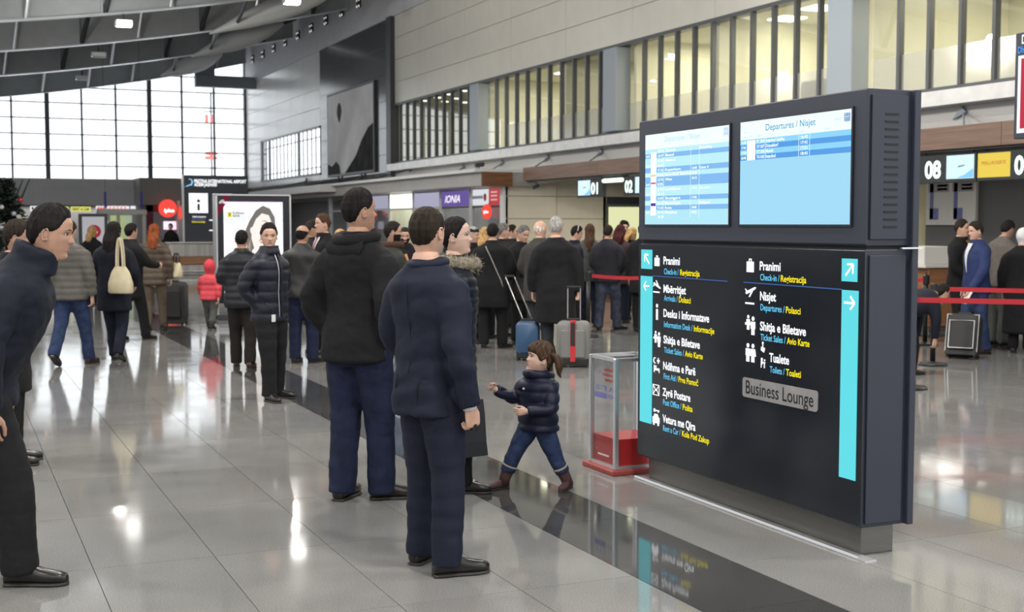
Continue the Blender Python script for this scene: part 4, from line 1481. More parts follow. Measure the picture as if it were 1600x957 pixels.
# ------------------------------------------------------------------ departures board
M_CAB = mat('dark_blue_grey_cabinet', (0.022, 0.027, 0.045), 0.48, noise=0.04, nscale=3, spec=0.5)
M_FACE = mat('charcoal_sign_face', (0.010, 0.013, 0.019), 0.22, spec=0.5)
M_SLOT = mat('slot_black', (0.004, 0.004, 0.005), 0.6)
M_BRUSH = mat('brushed_dark_steel', (0.16, 0.155, 0.145), 0.35, 0.7, noise=0.06, nscale=8, stretch=(1, .2, 6))
G_WHITE = glow('sign_white', (0.95, 0.97, 1.0), 1.15)
G_CYAN = glow('sign_cyan', (0.12, 0.66, 0.73), 1.0)
G_BLUE = glow('sign_light_blue', (0.16, 0.62, 0.92), 0.95)
G_YELLOW = glow('sign_yellow', (0.95, 0.80, 0.02), 1.0)
G_RULE = glow('sign_rule_blue', (0.06, 0.13, 0.36), 0.9)
PX = 4.25
Y0, Y1, YS = 5.19, 7.50, 0.30     # near end, far end, depth
YD, ZD = np.array([0, -1.0, 0]), np.array([0, 0, 1.0])     # right and up as read from the hall


def sg(u, v):
    q = on_x(u, v, PX)
    return q[1], q[2]


board = empty('departures_board', (PX + 0.15, (Y0 + Y1) / 2, 0), 'tall dark free standing departures and directions board with two lit screens', 'sign')
MB().bbox(PX, PX + 0.30, Y0 + 0.012, Y1, 1.605, 2.40, 0.006).build('upper_cabinet', M_CAB, board)
MB().bbox(PX, PX + 0.30, Y0 + 0.012, Y1, 0.16, 1.59, 0.006).build('lower_cabinet', M_CAB, board)
MB().box(PX + 0.02, PX + 0.28, Y0 + 0.03, Y1 - 0.02, 1.585, 1.61).build('cabinet_joint', M_SLOT, board)
MB().bbox(PX - 0.012, PX, Y0 + 0.0, Y1, 0.17, 1.585, 0.003).build('sign_face', M_FACE, board)
MB().bbox(PX - 0.012, PX, Y0 + 0.0, Y1, 1.615, 2.395, 0.003).build('screen_surround', M_CAB, board)
MB().bbox(PX + 0.275, PX + 0.315, Y0 - 0.02, Y0 + 0.03, 0.16, 2.40, 0.004).build('rear_edge_trim', M_CAB, board)
MB().bbox(PX + 0.02, PX + 0.25, Y0 - 0.001, Y0 + 0.012, 1.64, 2.37, 0.003).build('end_panel', M_CAB, board)
MB().bbox(PX + 0.02, PX + 0.25, Y0 - 0.001, Y0 + 0.012, 0.18, 1.56, 0.003).build('end_panel', M_CAB, board)
for i in range(16):
    z = 1.70 + i * 0.038
    MB().box(PX + 0.10, PX + 0.185, Y0 - 0.004, Y0 + 0.004, z, z + 0.009).build('vent_slot', M_SLOT, board)
MB().box(PX + 0.2, PX + 0.33, Y0 - 0.03, Y0 - 0.015, 1.592, 1.6).build('metal_pin', M_SILVER, board)
MB().bbox(PX + 0.06, PX + 0.27, Y0 + 0.08, Y1 - 0.03, 0.0, 0.17, 0.003).build('plinth', M_BRUSH, board)
MB().box(PX - 0.02, PX + 0.055, Y0 - 0.05, Y1 + 0.03, 0.0, 0.006).build('floor_trim', M_SILVER, board)
MB().bbox(PX - 0.02, PX - 0.004, Y0 + 0.02, Y1 + 0.03, 0.004, 0.014, 0.002).build('floor_light_line', glow('floor_line_light', (0.9, 0.92, 0.95), 0.6), board)


def on_face(s, u, v, cap_px, u2=None, m=G_WHITE, bold=0.014, squeeze=0.72, off=0.0135, name='lettering', parent=board, X=PX):
    q = on_x(u, v, X)
    cap = on_x(u, v - cap_px, X)[2] - q[2]
    wd = None
    if u2 is not None:
        wd = q[1] - on_x(u2, v, X)[1]
    return lettering(s, (X, q[1], q[2]), YD, ZD, cap, wd, m, parent, bold, off, squeeze, name=name)


def face_quad(name, u0, v0, u1, v1, m, off=0.0135, thick=0.0015, X=PX, parent=board):
    a, b = on_x(u0, v0, X), on_x(u1, v1, X)
    return MB().box(X - off - thick, X - off, min(a[1], b[1]), max(a[1], b[1]), min(a[2], b[2]), max(a[2], b[2])).build(name, m, parent)


class Pic:
    """flat pictogram on the sign face, drawn in a unit square whose centre sits at a pixel"""

    def __init__(self, u, v, size):
        q = on_x(u, v, PX)
        self.o, self.s, self.mb = np.array([PX, q[1], q[2]]), size, MB()

    def poly(self, pts):
        self.mb.prism([(x * self.s, y * self.s) for x, y in pts], self.o, YD, ZD, 0.001, 0.0140)
        return self

    def rect(self, x0, y0, x1, y1):
        return self.poly([(x0, y0), (x1, y0), (x1, y1), (x0, y1)])

    def disc(self, x, y, r, ry=None):
        ry = ry or r
        return self.poly([(x + r * math.cos(2 * PI * k / 14), y + ry * math.sin(2 * PI * k / 14)) for k in range(14)])

    def line(self, x0, y0, x1, y1, w):
        d = math.hypot(x1 - x0, y1 - y0)
        nx, ny = -(y1 - y0) / d * w / 2, (x1 - x0) / d * w / 2
        return self.poly([(x0 + nx, y0 + ny), (x0 - nx, y0 - ny), (x1 - nx, y1 - ny), (x1 + nx, y1 + ny)])

    def done(self, m=G_WHITE, name='pictogram'):
        return self.mb.build(name, m, board)


def suitcase_icon(u, v, s):
    Pic(u, v, s).rect(-.42, -.5, .42, .22).rect(-.16, .22, -.08, .42).rect(.08, .22, .16, .42).rect(-.16, .34, .16, .42).done()


def person_shape(p, x, y, h, skirt=False):
    p.disc(x, y + h * .86, h * .12)
    p.poly([(x - h * .2, y + h * .7), (x - h * (.28 if skirt else .2), y + h * .32), (x + h * (.28 if skirt else .2), y + h * .32), (x + h * .2, y + h * .7)])
    p.rect(x - h * .14, y, x - h * .02, y + h * .34).rect(x + h * .02, y, x + h * .14, y + h * .34)


def plane_icon(u, v, s, up):
    k = 1 if up else -1
    f = lambda pts: [(x, y * k + (.1 if up else .12)) for x, y in (pts if up else list(reversed(pts)))]
    p = Pic(u, v, s)
    p.poly(f([(-.5, -.02), (-.38, -.08), (.42, .22), (.52, .34), (.36, .34), (-.42, .08)]))
    p.poly(f([(.02, .06), (-.18, -.22), (-.06, -.22), (.24, .14)]))
    p.poly(f([(-.42, .06), (-.55, .22), (-.46, .22), (-.3, .08)]))
    p.rect(-.5, -.52, .35, -.42).done()


def ticket_icon(u, v, s):
    p = Pic(u, v, s)
    person_shape(p, -.22, -.3, .8)
    person_shape(p, .22, -.55, 1.0)
    p.rect(-.5, -.05, .1, .08).done()


# left column
face_quad('arrow_panel', 1005, 390, 1022, 421, G_CYAN)
q0, q1 = on_x(1004, 431, PX), on_x(1021, 663, PX)
MB().box(PX - .015, PX - .0135, q1[1], q0[1], q1[2], q0[2]).build('arrow_panel', G_CYAN, board)


def arrow(u, v, s, ang, w=.14):
    c, sn = math.cos(ang), math.sin(ang)
    rt = lambda x, y: (x * c - y * sn, x * sn + y * c)
    p = Pic(u, v, s)
    a, b = rt(-.5, 0), rt(.46, 0)
    p.line(*a, *b, w)
    for k in (1, -1):
        e = rt(.08, .40 * k)
        p.line(*rt(.5, 0), *e, w)
    p.mb.v = [(x - .0018, y, z) for x, y, z in p.mb.v]
    p.done(name='arrow')


arrow(1014, 405, .085, math.radians(135))
arrow(1013.5, 447, .075, math.radians(180))
LEFT = [('Pranimi', 1039.5, 413, 1065, 'Check-in /', 'Registracija', 428.5, 1063, 1065.5, 1096),
        ('Mbërritjet', 1039.5, 457, 1074.5, 'Arrivals /', 'Dolasci', 470, 1061.5, 1063.5, 1082),
        ('Desku i Informatave', 1039.5, 495, 1111, 'Information Desk /', 'Informacije', 511, 1085, 1087, 1119),
        ('Shitja e Biletave', 1039.5, 536, 1096.5, 'Ticket Sales /', 'Avio Karte', 551, 1071.5, 1073, 1101),
        ('Ndihma e Parë', 1039, 577, 1089.5, 'First Aid /', 'Prva Pomoč', 592, 1061.5, 1063, 1094),
        ('Zyrë Postare', 1038, 618, 1081.5, 'Post Office /', 'Pošta', 632.5, 1067.5, 1069.5, 1085),
        ('Vetura me Qira', 1038, 659.5, 1089.5, 'Rent a Car /', 'Kola Pod Zakup', 673, 1066, 1068.5, 1111)]
RIGHT = [('Pranimi', 1190, 422, 1222.6, 'Check-in /', 'Registracija', 438, 1221, 1223, 1263),
         ('Nisjet', 1190.5, 469, 1215.5, 'Departures /', 'Polasci', 485, 1229, 1231, 1254),
         ('Shitja e Biletave', 1190.5, 516, 1262.5, 'Ticket Sales /', 'Avio Karte', 531.5, 1230.5, 1232.5, 1268),
         ('Tualete', 1205, 565, 1236, 'Toilets /', 'Toaleti', 582, 1229, 1231, 1254.5)]


def level(u, v, u2):
    """the pixel row at which the same height on the board lies at column u2"""
    q = on_x(u, v, PX)
    lo, hi = v - 60, v + 60
    for _ in range(40):
        m_ = (lo + hi) / 2
        if on_x(u2, m_, PX)[2] > q[2]:
            lo = m_
        else:
            hi = m_
    return lo


for tab, cp in ((LEFT, 12.0), (RIGHT, 13.5)):
    for a, u, v, u2, en, sr, vb, eu2, su, su2 in tab:
        on_face(a, u, v, cp, u2, G_WHITE, .024)
        on_face(en, u + .8, vb, cp * .74, eu2, G_BLUE, .012)
        on_face(sr, su, level(u, vb, su), cp * .76, su2, G_YELLOW, .018)
S = .095
suitcase_icon(1029.5, 407, .075)
plane_icon(1029.5, 446, .095, False)
p = Pic(1029.5, 488, .10)
p.disc(0, .42, .13).rect(-.12, -.5, .12, .2).done()
ticket_icon(1030, 529, .10)
p = Pic(1029, 571, .095)
p.poly([(-.25 + .22 * math.cos(a), .32 + .22 * math.sin(a)) for a in [math.radians(60 + 240 * k / 10) for k in range(11)]] + [(-.2 + .14 * math.cos(a), .32 + .16 * math.sin(a)) for a in [math.radians(300 - 240 * k / 10) for k in range(11)]])
p.rect(.16, .12, .28, .52).rect(.04, .26, .40, .38).rect(-.38, -.5, -.28, 0).rect(-.28, -.36, .38, -.2).rect(.28, -.5, .38, -.2).disc(-.12, -.1, .09).done()
p = Pic(1028, 609.5, .085)
p.rect(-.5, -.42, .5, -.36).rect(-.5, .36, .5, .42).rect(-.5, -.42, -.43, .42).rect(.43, -.42, .5, .42).line(-.45, .36, .02, -.05, .08).line(.45, .36, -.02, -.05, .08).line(-.45, -.38, -.1, .02, .07).line(.45, -.38, .1, .02, .07).done()
p = Pic(1028, 653, .105)
p.disc(-.2, .46, .12).rect(-.1, .42, .4, .5).rect(.22, .34, .3, .46).poly([(-.32, .02), (-.2, .24), (.2, .24), (.32, .02)]).rect(-.42, -.34, .42, .04).rect(-.36, -.48, -.18, -.3).rect(.18, -.48, .36, -.3).done()
a, b = sg(1022.5, 431), sg(1140, 431)
MB().box(PX - .015, PX - .0135, b[0], a[0], a[1] - .004, a[1] + .002).build('rule', G_RULE, board)
# right column
suitcase_icon(1175.5, 414, .085)
plane_icon(1176, 461, .105, True)
ticket_icon(1176, 507, .11)
p = Pic(1175.5, 551, .11)
person_shape(p, -.22, -.5, 1.0)
person_shape(p, .24, -.5, 1.0, True)
p.done()
p = Pic(1195.5, 543, .06)
p.disc(-.05, .42, .13).rect(-.12, -.1, .02, .3).rect(-.12, -.14, .3, -.02).poly([(-.35 + .0, -.3), (.15, -.5), (.3, -.2), (-.3, .05)]).done()
p = Pic(1195.5, 567, .06)
p.disc(-.2, .3, .16).rect(-.35, -.2, -.1, .15).rect(-.35, -.5, -.25, -.15).rect(-.1, -.05, .35, .08).rect(.15, -.5, .28, .08).disc(.25, .25, .1).done()
a, b = sg(1165, 441), sg(1319, 441)
MB().box(PX - .015, PX - .0135, b[0], a[0], a[1] - .004, a[1] + .002).build('rule', G_RULE, board)
face_quad('arrow_panel', 1319, 404, 1343, 441, G_CYAN)
a, b = on_x(1319, 453, PX), on_x(1340, 752, PX)
MB().box(PX - .015, PX - .0135, b[1], a[1], b[2], a[2]).build('arrow_panel', G_CYAN, board)
arrow(1331, 422, .085, math.radians(45))
arrow(1331, 473.5, .085, 0)
# business lounge plate with rounded corners
a, b = sg(1164, 584), sg(1281, 645)
pw2, ph2 = (a[0] - b[0]) / 2, .057
oc = np.array([PX, (a[0] + b[0]) / 2, sg(1222, 616)[1]])
pts = []
for cx, cy, s0 in ((pw2, ph2, 0), (-pw2, ph2, 90), (-pw2, -ph2, 180), (pw2, -ph2, 270)):
    for k in range(5):
        t = math.radians(s0 + 22.5 * k)
        pts.append((cx - math.copysign(.018, cx) + .018 * math.cos(t), cy - math.copysign(.018, cy) + .018 * math.sin(t)))
pl = MB().prism(pts, oc, YD, ZD, .004, .0125).build('lounge_plate', mat('grey_brushed_plate', (0.36, 0.355, 0.36), 0.45, 0.3, noise=.12, nscale=6), board)
lettering('Business Lounge', oc + np.array([0, pw2 - .035, -.034]), YD, ZD, .078, 2 * pw2 - .07, mat('plate_lettering', (0.012, 0.012, 0.014), .5), pl, .006, .0172)

# screens
G_SCR_T = glow('screen_pale', (0.76, 0.92, 0.98), 1.08)
G_SCR = glow('screen_light_blue', (0.42, 0.74, 0.86), 1.0)
G_SCR2 = glow('screen_sky_blue', (0.34, 0.65, 0.84), 1.0)
G_R1 = glow('screen_row_blue', (0.10, 0.32, 0.72), 1.0)
G_R1b = glow('screen_row_mid', (0.22, 0.46, 0.80), 1.0)
G_R2 = glow('screen_row_light', (0.26, 0.62, 0.90), 1.0)
G_R2b = glow('screen_row_pale', (0.48, 0.80, 0.92), 1.0)
G_TXT = glow('screen_white_text', (0.95, 0.98, 1.0), 1.2)
G_HEAD = glow('screen_head_text', (0.10, 0.36, 0.60), 0.9)
G_LOGO = glow('screen_logo_blue', (0.03, 0.13, 0.45), 0.9)
G_HEADP = glow('screen_head_faint', (0.42, 0.68, 0.82), 1.0)


def screen(u0, v0, u1, v1, label_rows, body, name):
    a, b = on_x(u0, v0, PX), on_x(u1, v1, PX)
    ya, yb, zt_, zb = a[1], b[1], a[2], b[2]
    W_, H_ = ya - yb, zt_ - zb
    scr = MB().box(PX - .016, PX - .0125, yb, ya, zb, zt_).build('screen', body, board)
    MB().box(PX - .022, PX - .012, yb - .012, yb, zb - .012, zt_ + .012).box(PX - .022, PX - .012, ya, ya + .012, zb - .012, zt_ + .012).box(PX - .022, PX - .012, yb, ya, zb - .012, zb).box(PX - .022, PX - .012, yb, ya, zt_, zt_ + .012).build('bezel', mat('bezel_black', (0.012, 0.014, 0.02), .3), scr)

    def bar(x0, y0, x1, y1, m, off=.0164, nm='screen_band'):
        return MB().box(PX - off - .0004, PX - off, ya - x1 * W_, ya - x0 * W_, zt_ - y1 * H_, zt_ - y0 * H_).build(nm, m, scr)

    def txt(s, x, y, cap, m, x1=None, bold=.012, sq=.8):
        return lettering(s, (PX, ya - x * W_, zt_ - y * H_), YD, ZD, cap * H_, (x1 - x) * W_ if x1 else None, m, scr, bold, .0175, sq)
    return bar, txt


bar, txt = screen(1012, 212, 1142.5, 351, None, G_SCR, 'left')
bar(0, 0, 1, .165, G_SCR_T)
txt('Departures / Nisjet', .25, .095, .055, G_HEADP, .68, .004)
bar(.935, .02, .985, .10, G_LOGO)
txt('—', .945, .07, .03, G_TXT, .975)
rowsL = [(.165, .215, G_R2b), (.215, .265, G_R1b), (.265, .37, G_R2b), (.37, .425, G_R1b), (.425, .475, G_R2b), (.475, .58, G_R1b), (.58, .685, G_R2b), (.685, .735, G_R1b), (.735, .79, G_R2b), (.79, .84, G_R1b), (.84, 1, G_SCR)]
for y0, y1, m in rowsL:
    bar(0, y0, 1, y1, m)
bar(.075, .20, .145, .90, G_TXT, .0169, 'airline_column')
for y, c in ((.46, (.9, .62, .12)), (.545, (.75, .08, .15)), (.775, (.12, .05, .35))):
    bar(.078, y - .012, .142, y + (.006 if y < .6 else .022), glow('airline_%d' % int(y * 100), c, .9), .0174, 'airline_mark')
for i, (y, t1, t2, t3, t4) in enumerate([(.205, 'GXL 301', 'Zürich', '', 'Boarding'), (.255, 'GXL 407', 'Basel', '', ''), (.31, 'LX 83', 'Geneva', '', ''), (.365, '4U 925', '', '', ''), (.415, 'ST 525', 'Kopenhavn', '16:40', 'Gate 4'), (.465, 'PC 282', 'Istanbul Sabiha', '16:50', ''), (.52, 'OS 776', 'Wien', '16:15', ''), (.57, 'EZS', '', '', ''),
                                          (.625, 'JP 831', 'Ljubljana', '17:10', 'On time'), (.68, 'AB 12', '', '', ''), (.725, '4U 833', 'Stuttgart', '17:45', ''), (.78, 'W6 41', 'Memmingen', '', 'Delayed'), (.83, 'TK 1020', 'Rome', '18:40', ''), (.88, 'LH 91', 'München', '18:55', ''), (.93, 'X3', '', '', '')]):
    if i % 2 == 1:
        txt('%d:%02d' % (14 + i // 3, (i * 7) % 60), .012, y, .026, G_TXT, .062)
    txt(t1, .165, y, .026, G_TXT, .235)
    if t2:
        txt(t2, .26, y, .028, G_TXT, .26 + .021 * len(t2))
    if t3:
        txt(t3, .585, y, .026, G_TXT, .64)
    if t4:
        txt(t4, .67, y, .026, G_TXT, .67 + .017 * len(t4))
for x in (.24, .565, .665):
    bar(x, .18, x + .003, .93, G_SCR_T, .0168, 'column_line')

bar, txt = screen(1161, 192, 1333, 351, None, G_SCR2, 'right')
bar(0, 0, 1, .175, G_SCR_T)
txt('Departures / Nisjet', .25, .105, .062, G_HEAD, .70, .008)
bar(.935, .03, .985, .105, G_LOGO)
txt('—', .945, .075, .03, G_TXT, .975)
txt('16:07', .865, .085, .022, G_HEADP, .915)
bar(.03, .10, .07, .106, G_HEADP)
for x, s in ((.03, 'Time'), (.09, 'Airline'), (.17, 'Flight No'), (.38, 'To'), (.56, 'Estimated'), (.78, 'Remarks')):
    txt(s, x, .155, .018, G_HEADP)
for i, m in enumerate((G_R2, G_R1, G_R2, G_R1)):
    bar(0, .175 + i * .05, 1, .225 + i * .05, m)
bar(.07, .185, .15, .375, G_TXT, .0169, 'airline_column')
for i, (t0, t1, t2, t3) in enumerate([('16:40', 'PC 2828', 'Istanbul Sabiha', '16:40'), ('17:42', 'ST1507', 'Düsseldorf', '17:42'), ('17:50', 'ST1308', 'Munich', '17:51'), ('18:40', 'TK1020', 'Istanbul', '18:43')]):
    y = .214 + i * .05
    txt(t0, .012, y, .027, G_TXT, .06)
    txt(t1, .165, y, .028, G_TXT, .24)
    txt(t2, .255, y, .03, G_TXT, .255 + .0115 * len(t2))
    txt(t3, .575, y, .028, G_TXT, .635)
    bar(.08, .19 + i * .05, .14, .193 + i * .05, glow('airline_red', (.75, .2, .2), .8), .0174, 'airline_mark')
for x in (.245, .555, .65):
    bar(x, .18, x + .003, .375, G_SCR_T, .0168, 'column_line')

# ------------------------------------------------------------------ donation box behind the board
M_ALU = mat('aluminium_profile', (0.62, 0.64, 0.66), 0.28, 0.8)
M_REDB = mat('red_print_panel', (0.40, 0.018, 0.02), 0.4)
M_ACRY = pane_mat('acrylic', (0.93, 0.94, 0.94))
dx0, dx1, dy0, dy1 = 4.16, 4.52, 7.66, 8.02
don = empty('donation_box', ((dx0 + dx1) / 2, (dy0 + dy1) / 2, 0), 'clear donation box with silver edges and a red base behind the departures board', 'box')
MB().bbox(dx0 - .05, dx1 + .05, dy0 - .05, dy1 + .05, 0, .035, .006).build('base_plate', mat('dull_red_board', (0.30, 0.05, 0.045), .5), don)
for (x, y) in ((dx0, dy0), (dx1, dy0), (dx0, dy1), (dx1, dy1)):
    MB().bbox(x - .016, x + .016, y - .016, y + .016, .035, .80, .004).build('corner_post', M_ALU, don)
for z in (.045, .79):
    MB().box(dx0, dx1, dy0 - .012, dy0 + .012, z - .012, z + .012).build('rail', M_ALU, don)
    MB().box(dx0, dx1, dy1 - .012, dy1 + .012, z - .012, z + .012).build('rail', M_ALU, don)
    MB().box(dx0 - .012, dx0 + .012, dy0, dy1, z - .012, z + .012).build('rail', M_ALU, don)
    MB().box(dx1 - .012, dx1 + .012, dy0, dy1, z - .012, z + .012).build('rail', M_ALU, don)
MB().box(dx0 + .012, dx1 - .012, dy0 + .012, dy1 - .012, .05, .24).build('red_panel', M_REDB, don)
for nm, v in (('front_pane', [(dx0, dy0, .05), (dx1, dy0, .05), (dx1, dy0, .79), (dx0, dy0, .79)]), ('side_pane', [(dx0, dy1, .05), (dx0, dy0, .05), (dx0, dy0, .79), (dx0, dy1, .79)]),
              ('side_pane', [(dx1, dy1, .05), (dx1, dy0, .05), (dx1, dy0, .79), (dx1, dy1, .79)]), ('rear_pane', [(dx0, dy1, .05), (dx1, dy1, .05), (dx1, dy1, .79), (dx0, dy1, .79)]), ('top_pane', [(dx0, dy0, .79), (dx1, dy0, .79), (dx1, dy1, .79), (dx0, dy1, .79)])):
    MB().add(v, [(0, 1, 2, 3)]).build(nm, M_ACRY, don)
PR, PB, PWH = mat('red_print', (.35, .03, .03), .5), mat('blue_print', (.10, .10, .45), .5), mat('white_print', (.7, .7, .7), .5)
# the printing is on the far and right panes and is read from behind, so it shows reversed here
YU = np.array([0, 1.0, 0])
lettering('+', (dx0 + .004, dy0 + .23, .66), YU, ZD, .05, None, PR, don, .02, .0)
for z, w_ in ((.70, .13), (.665, .16), (.63, .12)):
    MB().box(dx0 + .003, dx0 + .006, dy0 + .05, dy0 + .05 + w_, z, z + .018).build('print_line', PR, don)
lettering('A ETE', (dx0 + .004, dy0 + .04, .56), YU, ZD, .035, .26, PB, don, .014, .0)
lettering('MIN', (dx0 + .004, dy0 + .04, .51), YU, ZD, .035, .09, PB, don, .02, .0)
MB().box(dx0 + .003, dx0 + .006, dy0 + .15, dy0 + .32, .505, .545).build('print_line', PB, don)
MB().box(dx0 + .008, dx0 + .0125, dy0 + .12, dy0 + .28, .10, .112).build('print_line', PWH, don)
lettering('+', (dx0 + .012, dy1 - .06, .13), YD, ZD, .02, None, PWH, don, .012, .002)

# ------------------------------------------------------------------ luggage
M_RUB = mat('black_rubber', (0.012, 0.012, 0.012), .6)
M_CHR = mat('chrome_tube', (0.65, 0.65, 0.66), .2, .9)


def suitcase(label, loc, heading, w, h, d, m, strap=None, handle=.42, lean=0, trim=None, group=None, pocket=True, handle_lean=0):
    r = empty('suitcase', loc, label, 'suitcase', group)
    r.rotation_euler = (-math.radians(lean), 0, -math.radians(heading))
    z0 = .055
    rings = []
    for y, k in ((-d / 2, .88), (-d / 2 + .02, .97), (-d / 2 + .05, 1), (d / 2 - .05, 1), (d / 2 - .02, .97), (d / 2, .88)):
        rr = []
        rc = .07
        for cx, cy, s0 in ((1, 1, 0), (-1, 1, 90), (-1, -1, 180), (1, -1, 270)):
            for t in range(5):
                a = math.radians(s0 + 22.5 * t)
                rr.append(((cx * (w / 2 - rc) + rc * math.cos(a)) * k, y, z0 + h / 2 + (cy * (h / 2 - rc) + rc * math.sin(a)) * k))
        rings.append(rr)
    MB().loft(rings).build('shell', m, r, smooth=True, local=True, sharp=.8)
    if pocket:
        MB().bbox(-w * .36, w * .36, -d / 2 - .03, -d / 2 + .01, z0 + h * .12, z0 + h * .80, .014).build('front_pocket', m, r, local=True)
    if trim:
        for k, yy in ((.36, -d / 2 - .032), (.46, -d / 2 + .015)):
            x, zt_, zb = w * k, z0 + h * (.8 if k < .4 else .96), z0 + h * (.12 if k < .4 else .05)
            MB().tube([(-x, yy, zb), (x, yy, zb), (x, yy, zt_), (-x, yy, zt_), (-x, yy, zb)], .008, 6).build('piping', trim, r, local=True)
    if strap:
        MB().box(-.03, .03, -d / 2 - .038, -d / 2 - .028, z0 + .02, z0 + h - .005).box(-.03, .03, -d / 2 - .03, d / 2, z0 + h - .002, z0 + h + .006).build('strap', strap, r, local=True)
        MB().bbox(-.026, .026, -d / 2 - .046, -d / 2 - .036, z0 + h * .42, z0 + h * .97, .004).build('strap_buckle', M_RUB, r, local=True)
    MB().bbox(-w * .46, w * .46, -d / 2 + .0, d / 2 - .01, .03, z0 + .06, .01).build('base', M_RUB, r, local=True)
    for x in (-w * .40, w * .40):
        for y in (-d * .36, d * .36):
            wv = MB()
            wv.tube([(x - .012, y, .032), (x + .012, y, .032)], .03, 12)
            wv.build('wheel', M_RUB, r, local=True)
    if handle:
        zt_ = z0 + h + handle
        hy = d * .32
        dx_ = handle_lean
        MB().tube([(-w * .19, hy, z0 + h - .02), (-w * .19 + dx_, hy, zt_)], .008, 8).build('handle_tube', M_CHR, r, local=True)
        MB().tube([(w * .19, hy, z0 + h - .02), (w * .19 + dx_, hy, zt_)], .008, 8).build('handle_tube', M_CHR, r, local=True)
        MB().bbox(-w * .23 + dx_, w * .23 + dx_, hy - .014, hy + .014, zt_ - .012, zt_ + .016, .008).build('handle_grip', M_RUB, r, local=True)
    MB().bbox(-.08, .08, -.015, .015, z0 + h - .01, z0 + h + .03, .008).build('carry_handle', M_RUB, r, local=True)
    return r


suitcase('grey trolley suitcase with a red strap held by the white haired man', ground(896, 15.45), 30, .40, .50, .24, mat('grey_suitcase_fabric', (0.17, 0.17, 0.165), .6, noise=.1, nscale=60, bump=.1, bscale=200), mat('red_strap', (.5, .02, .03), .5), .40)
suitcase('blue hard suitcase with its white handle tilted beside the long black coats', ground(825, 16.2), 30, .30, .44, .22, mat('blue_suitcase_shell', (0.035, 0.085, 0.18), .4), None, .56, pocket=False, handle_lean=-.24)
suitcase('black suitcase with white piping tilted by the man in the blue blazer', ground(1503, 16.35), 55, .42, .52, .24, mat('black_suitcase_fabric', (0.012, 0.012, 0.013), .6), None, 0, 14, mat('white_piping', (.6, .6, .6), .5))
suitcase('black suitcase standing in front of the red haired woman', ground(273, 21.8), 28, .42, .68, .28, mat('black_suitcase_nylon', (0.012, 0.012, 0.012), .6), None, .30, group=None)
suitcase('dark case on the floor at the foot of the lit bank advert', ground(462, 21.9), 28, .44, .30, .24, mat('black_case', (0.014, 0.014, 0.015), .5), None, 0, pocket=False)


def bag(label, loc, heading, w, h, d, m, strap_h=.0, taper=.8, name='handbag', strap_m=None, cat='bag', twin=True):
    r = empty(name, loc, label, cat)
    r.rotation_euler.z = -math.radians(heading)
    rings = []
    for i, (t, kw, kd) in enumerate([(0, .90, .7), (.06, 1, 1), (.4, .98, 1), (.8, .5 + taper / 2, .6), (1, taper, .28)]):
        rr = []
        for j in range(20):
            a = 2 * PI * j / 20
            c, s = math.cos(a), math.sin(a)
            rr.append((w / 2 * kw * np.sign(c) * abs(c) ** .6, d / 2 * kd * np.sign(s) * abs(s) ** .7, h * t))
        rings.append(rr)
    MB().loft(rings).build('bag_body', m, r, smooth=True, local=True, sharp=.9)
    if strap_h:
        for y in ((-d * .16, d * .16) if twin else (0,)):
            pts = [(-w * .3 * taper * math.cos(a) * -1, y, h * .96 + strap_h * math.sin(a)) for a in [PI * k / 12 for k in range(13)]]
            MB().tube(pts, .011, 6).build('strap', strap_m or m, r, local=True)
    return r


def held(person_key, x, y, z):
    root, info = P[person_key]
    root_m = Matrix.Translation(root.location) @ Matrix.Rotation(root.rotation_euler.z, 4, 'Z')
    return root_m @ Vector((x * info['H'], y * info['H'], z * info['H']))


CREAM = mat('cream_leather', (0.60, 0.53, 0.36), .5, noise=.1, nscale=12)
bl = held('bag', .115, -.175, .50)
bag('cream shoulder bag hanging from the dark haired woman', tuple(bl), 40, .33, .33, .13, CREAM, .36, .45)
bl = held('red', .205, .02, .50)
bag('cream handbag with dark trim on the arm of the red haired woman', tuple(bl), 70, .26, .24, .13, CREAM, .16, .8, strap_m=M_RUB)
bl = held('strap', .235, .04, .39)
bag('dark leather shoulder bag beside the long black coat', tuple(bl), 60, .34, .30, .14, mat('dark_brown_leather', (.022, .017, .016), .45), .18, .85)
# black folder case of the woman at the board
fr, fi = P['woman']
wr_ = fi['arms'][1][2]
fw = Matrix.Rotation(fr.rotation_euler.z, 4, 'Z') @ Vector(tuple(wr_))
fl = Vector(fr.location) + fw
fo = empty('document_bag', (fl.x + .0, fl.y - .02, .25), 'flat black document bag held by the woman with the fur collar', 'bag')
fo.rotation_euler.z = -math.radians(112)
MB().loft([[(-.02, -.15, 0), (.02, -.15, 0), (.02, .13, .03), (-.02, .13, .03)], [(-.03, -.145, .1), (.03, -.145, .1), (.03, .12, .12), (-.03, .12, .12)], [(-.02, -.135, .28), (.02, -.135, .28), (.02, .11, .29), (-.02, .11, .29)], [(-.008, -.13, .37), (.008, -.13, .37), (.008, .10, .38), (-.008, .10, .38)]]).build('bag_body', mat('smooth_black_leather', (.014, .018, .024), .3), fo, local=True)
MB().tube([(0, -.06, .37), (0, -.05, .43), (0, .04, .435), (0, .05, .375)], .009, 6).build('handle', M_RUB, fo, local=True)
# small phone in the suited man's hand
sr, si = P['suit']
hw_ = held('suit', .140, .035, .412)
ph = empty('key_fob', tuple(hw_), 'small dark key fob in the hand of the suited man', 'key')
MB().bbox(-.012, .012, -.02, .04, -.02, .02, .006).build('fob_body', mat('gloss_black', (.01, .01, .01), .2), ph, local=True)
MB().tube([(0, .02, .016), (0, .04, .016)], .005, 6).build('fob_button', M_SILVER, ph, local=True)

# ------------------------------------------------------------------ queue barriers
M_POST = mat('black_post', (0.014, 0.015, 0.018), .4)
M_BELT = mat('red_belt', (0.42, 0.012, 0.022), .55)


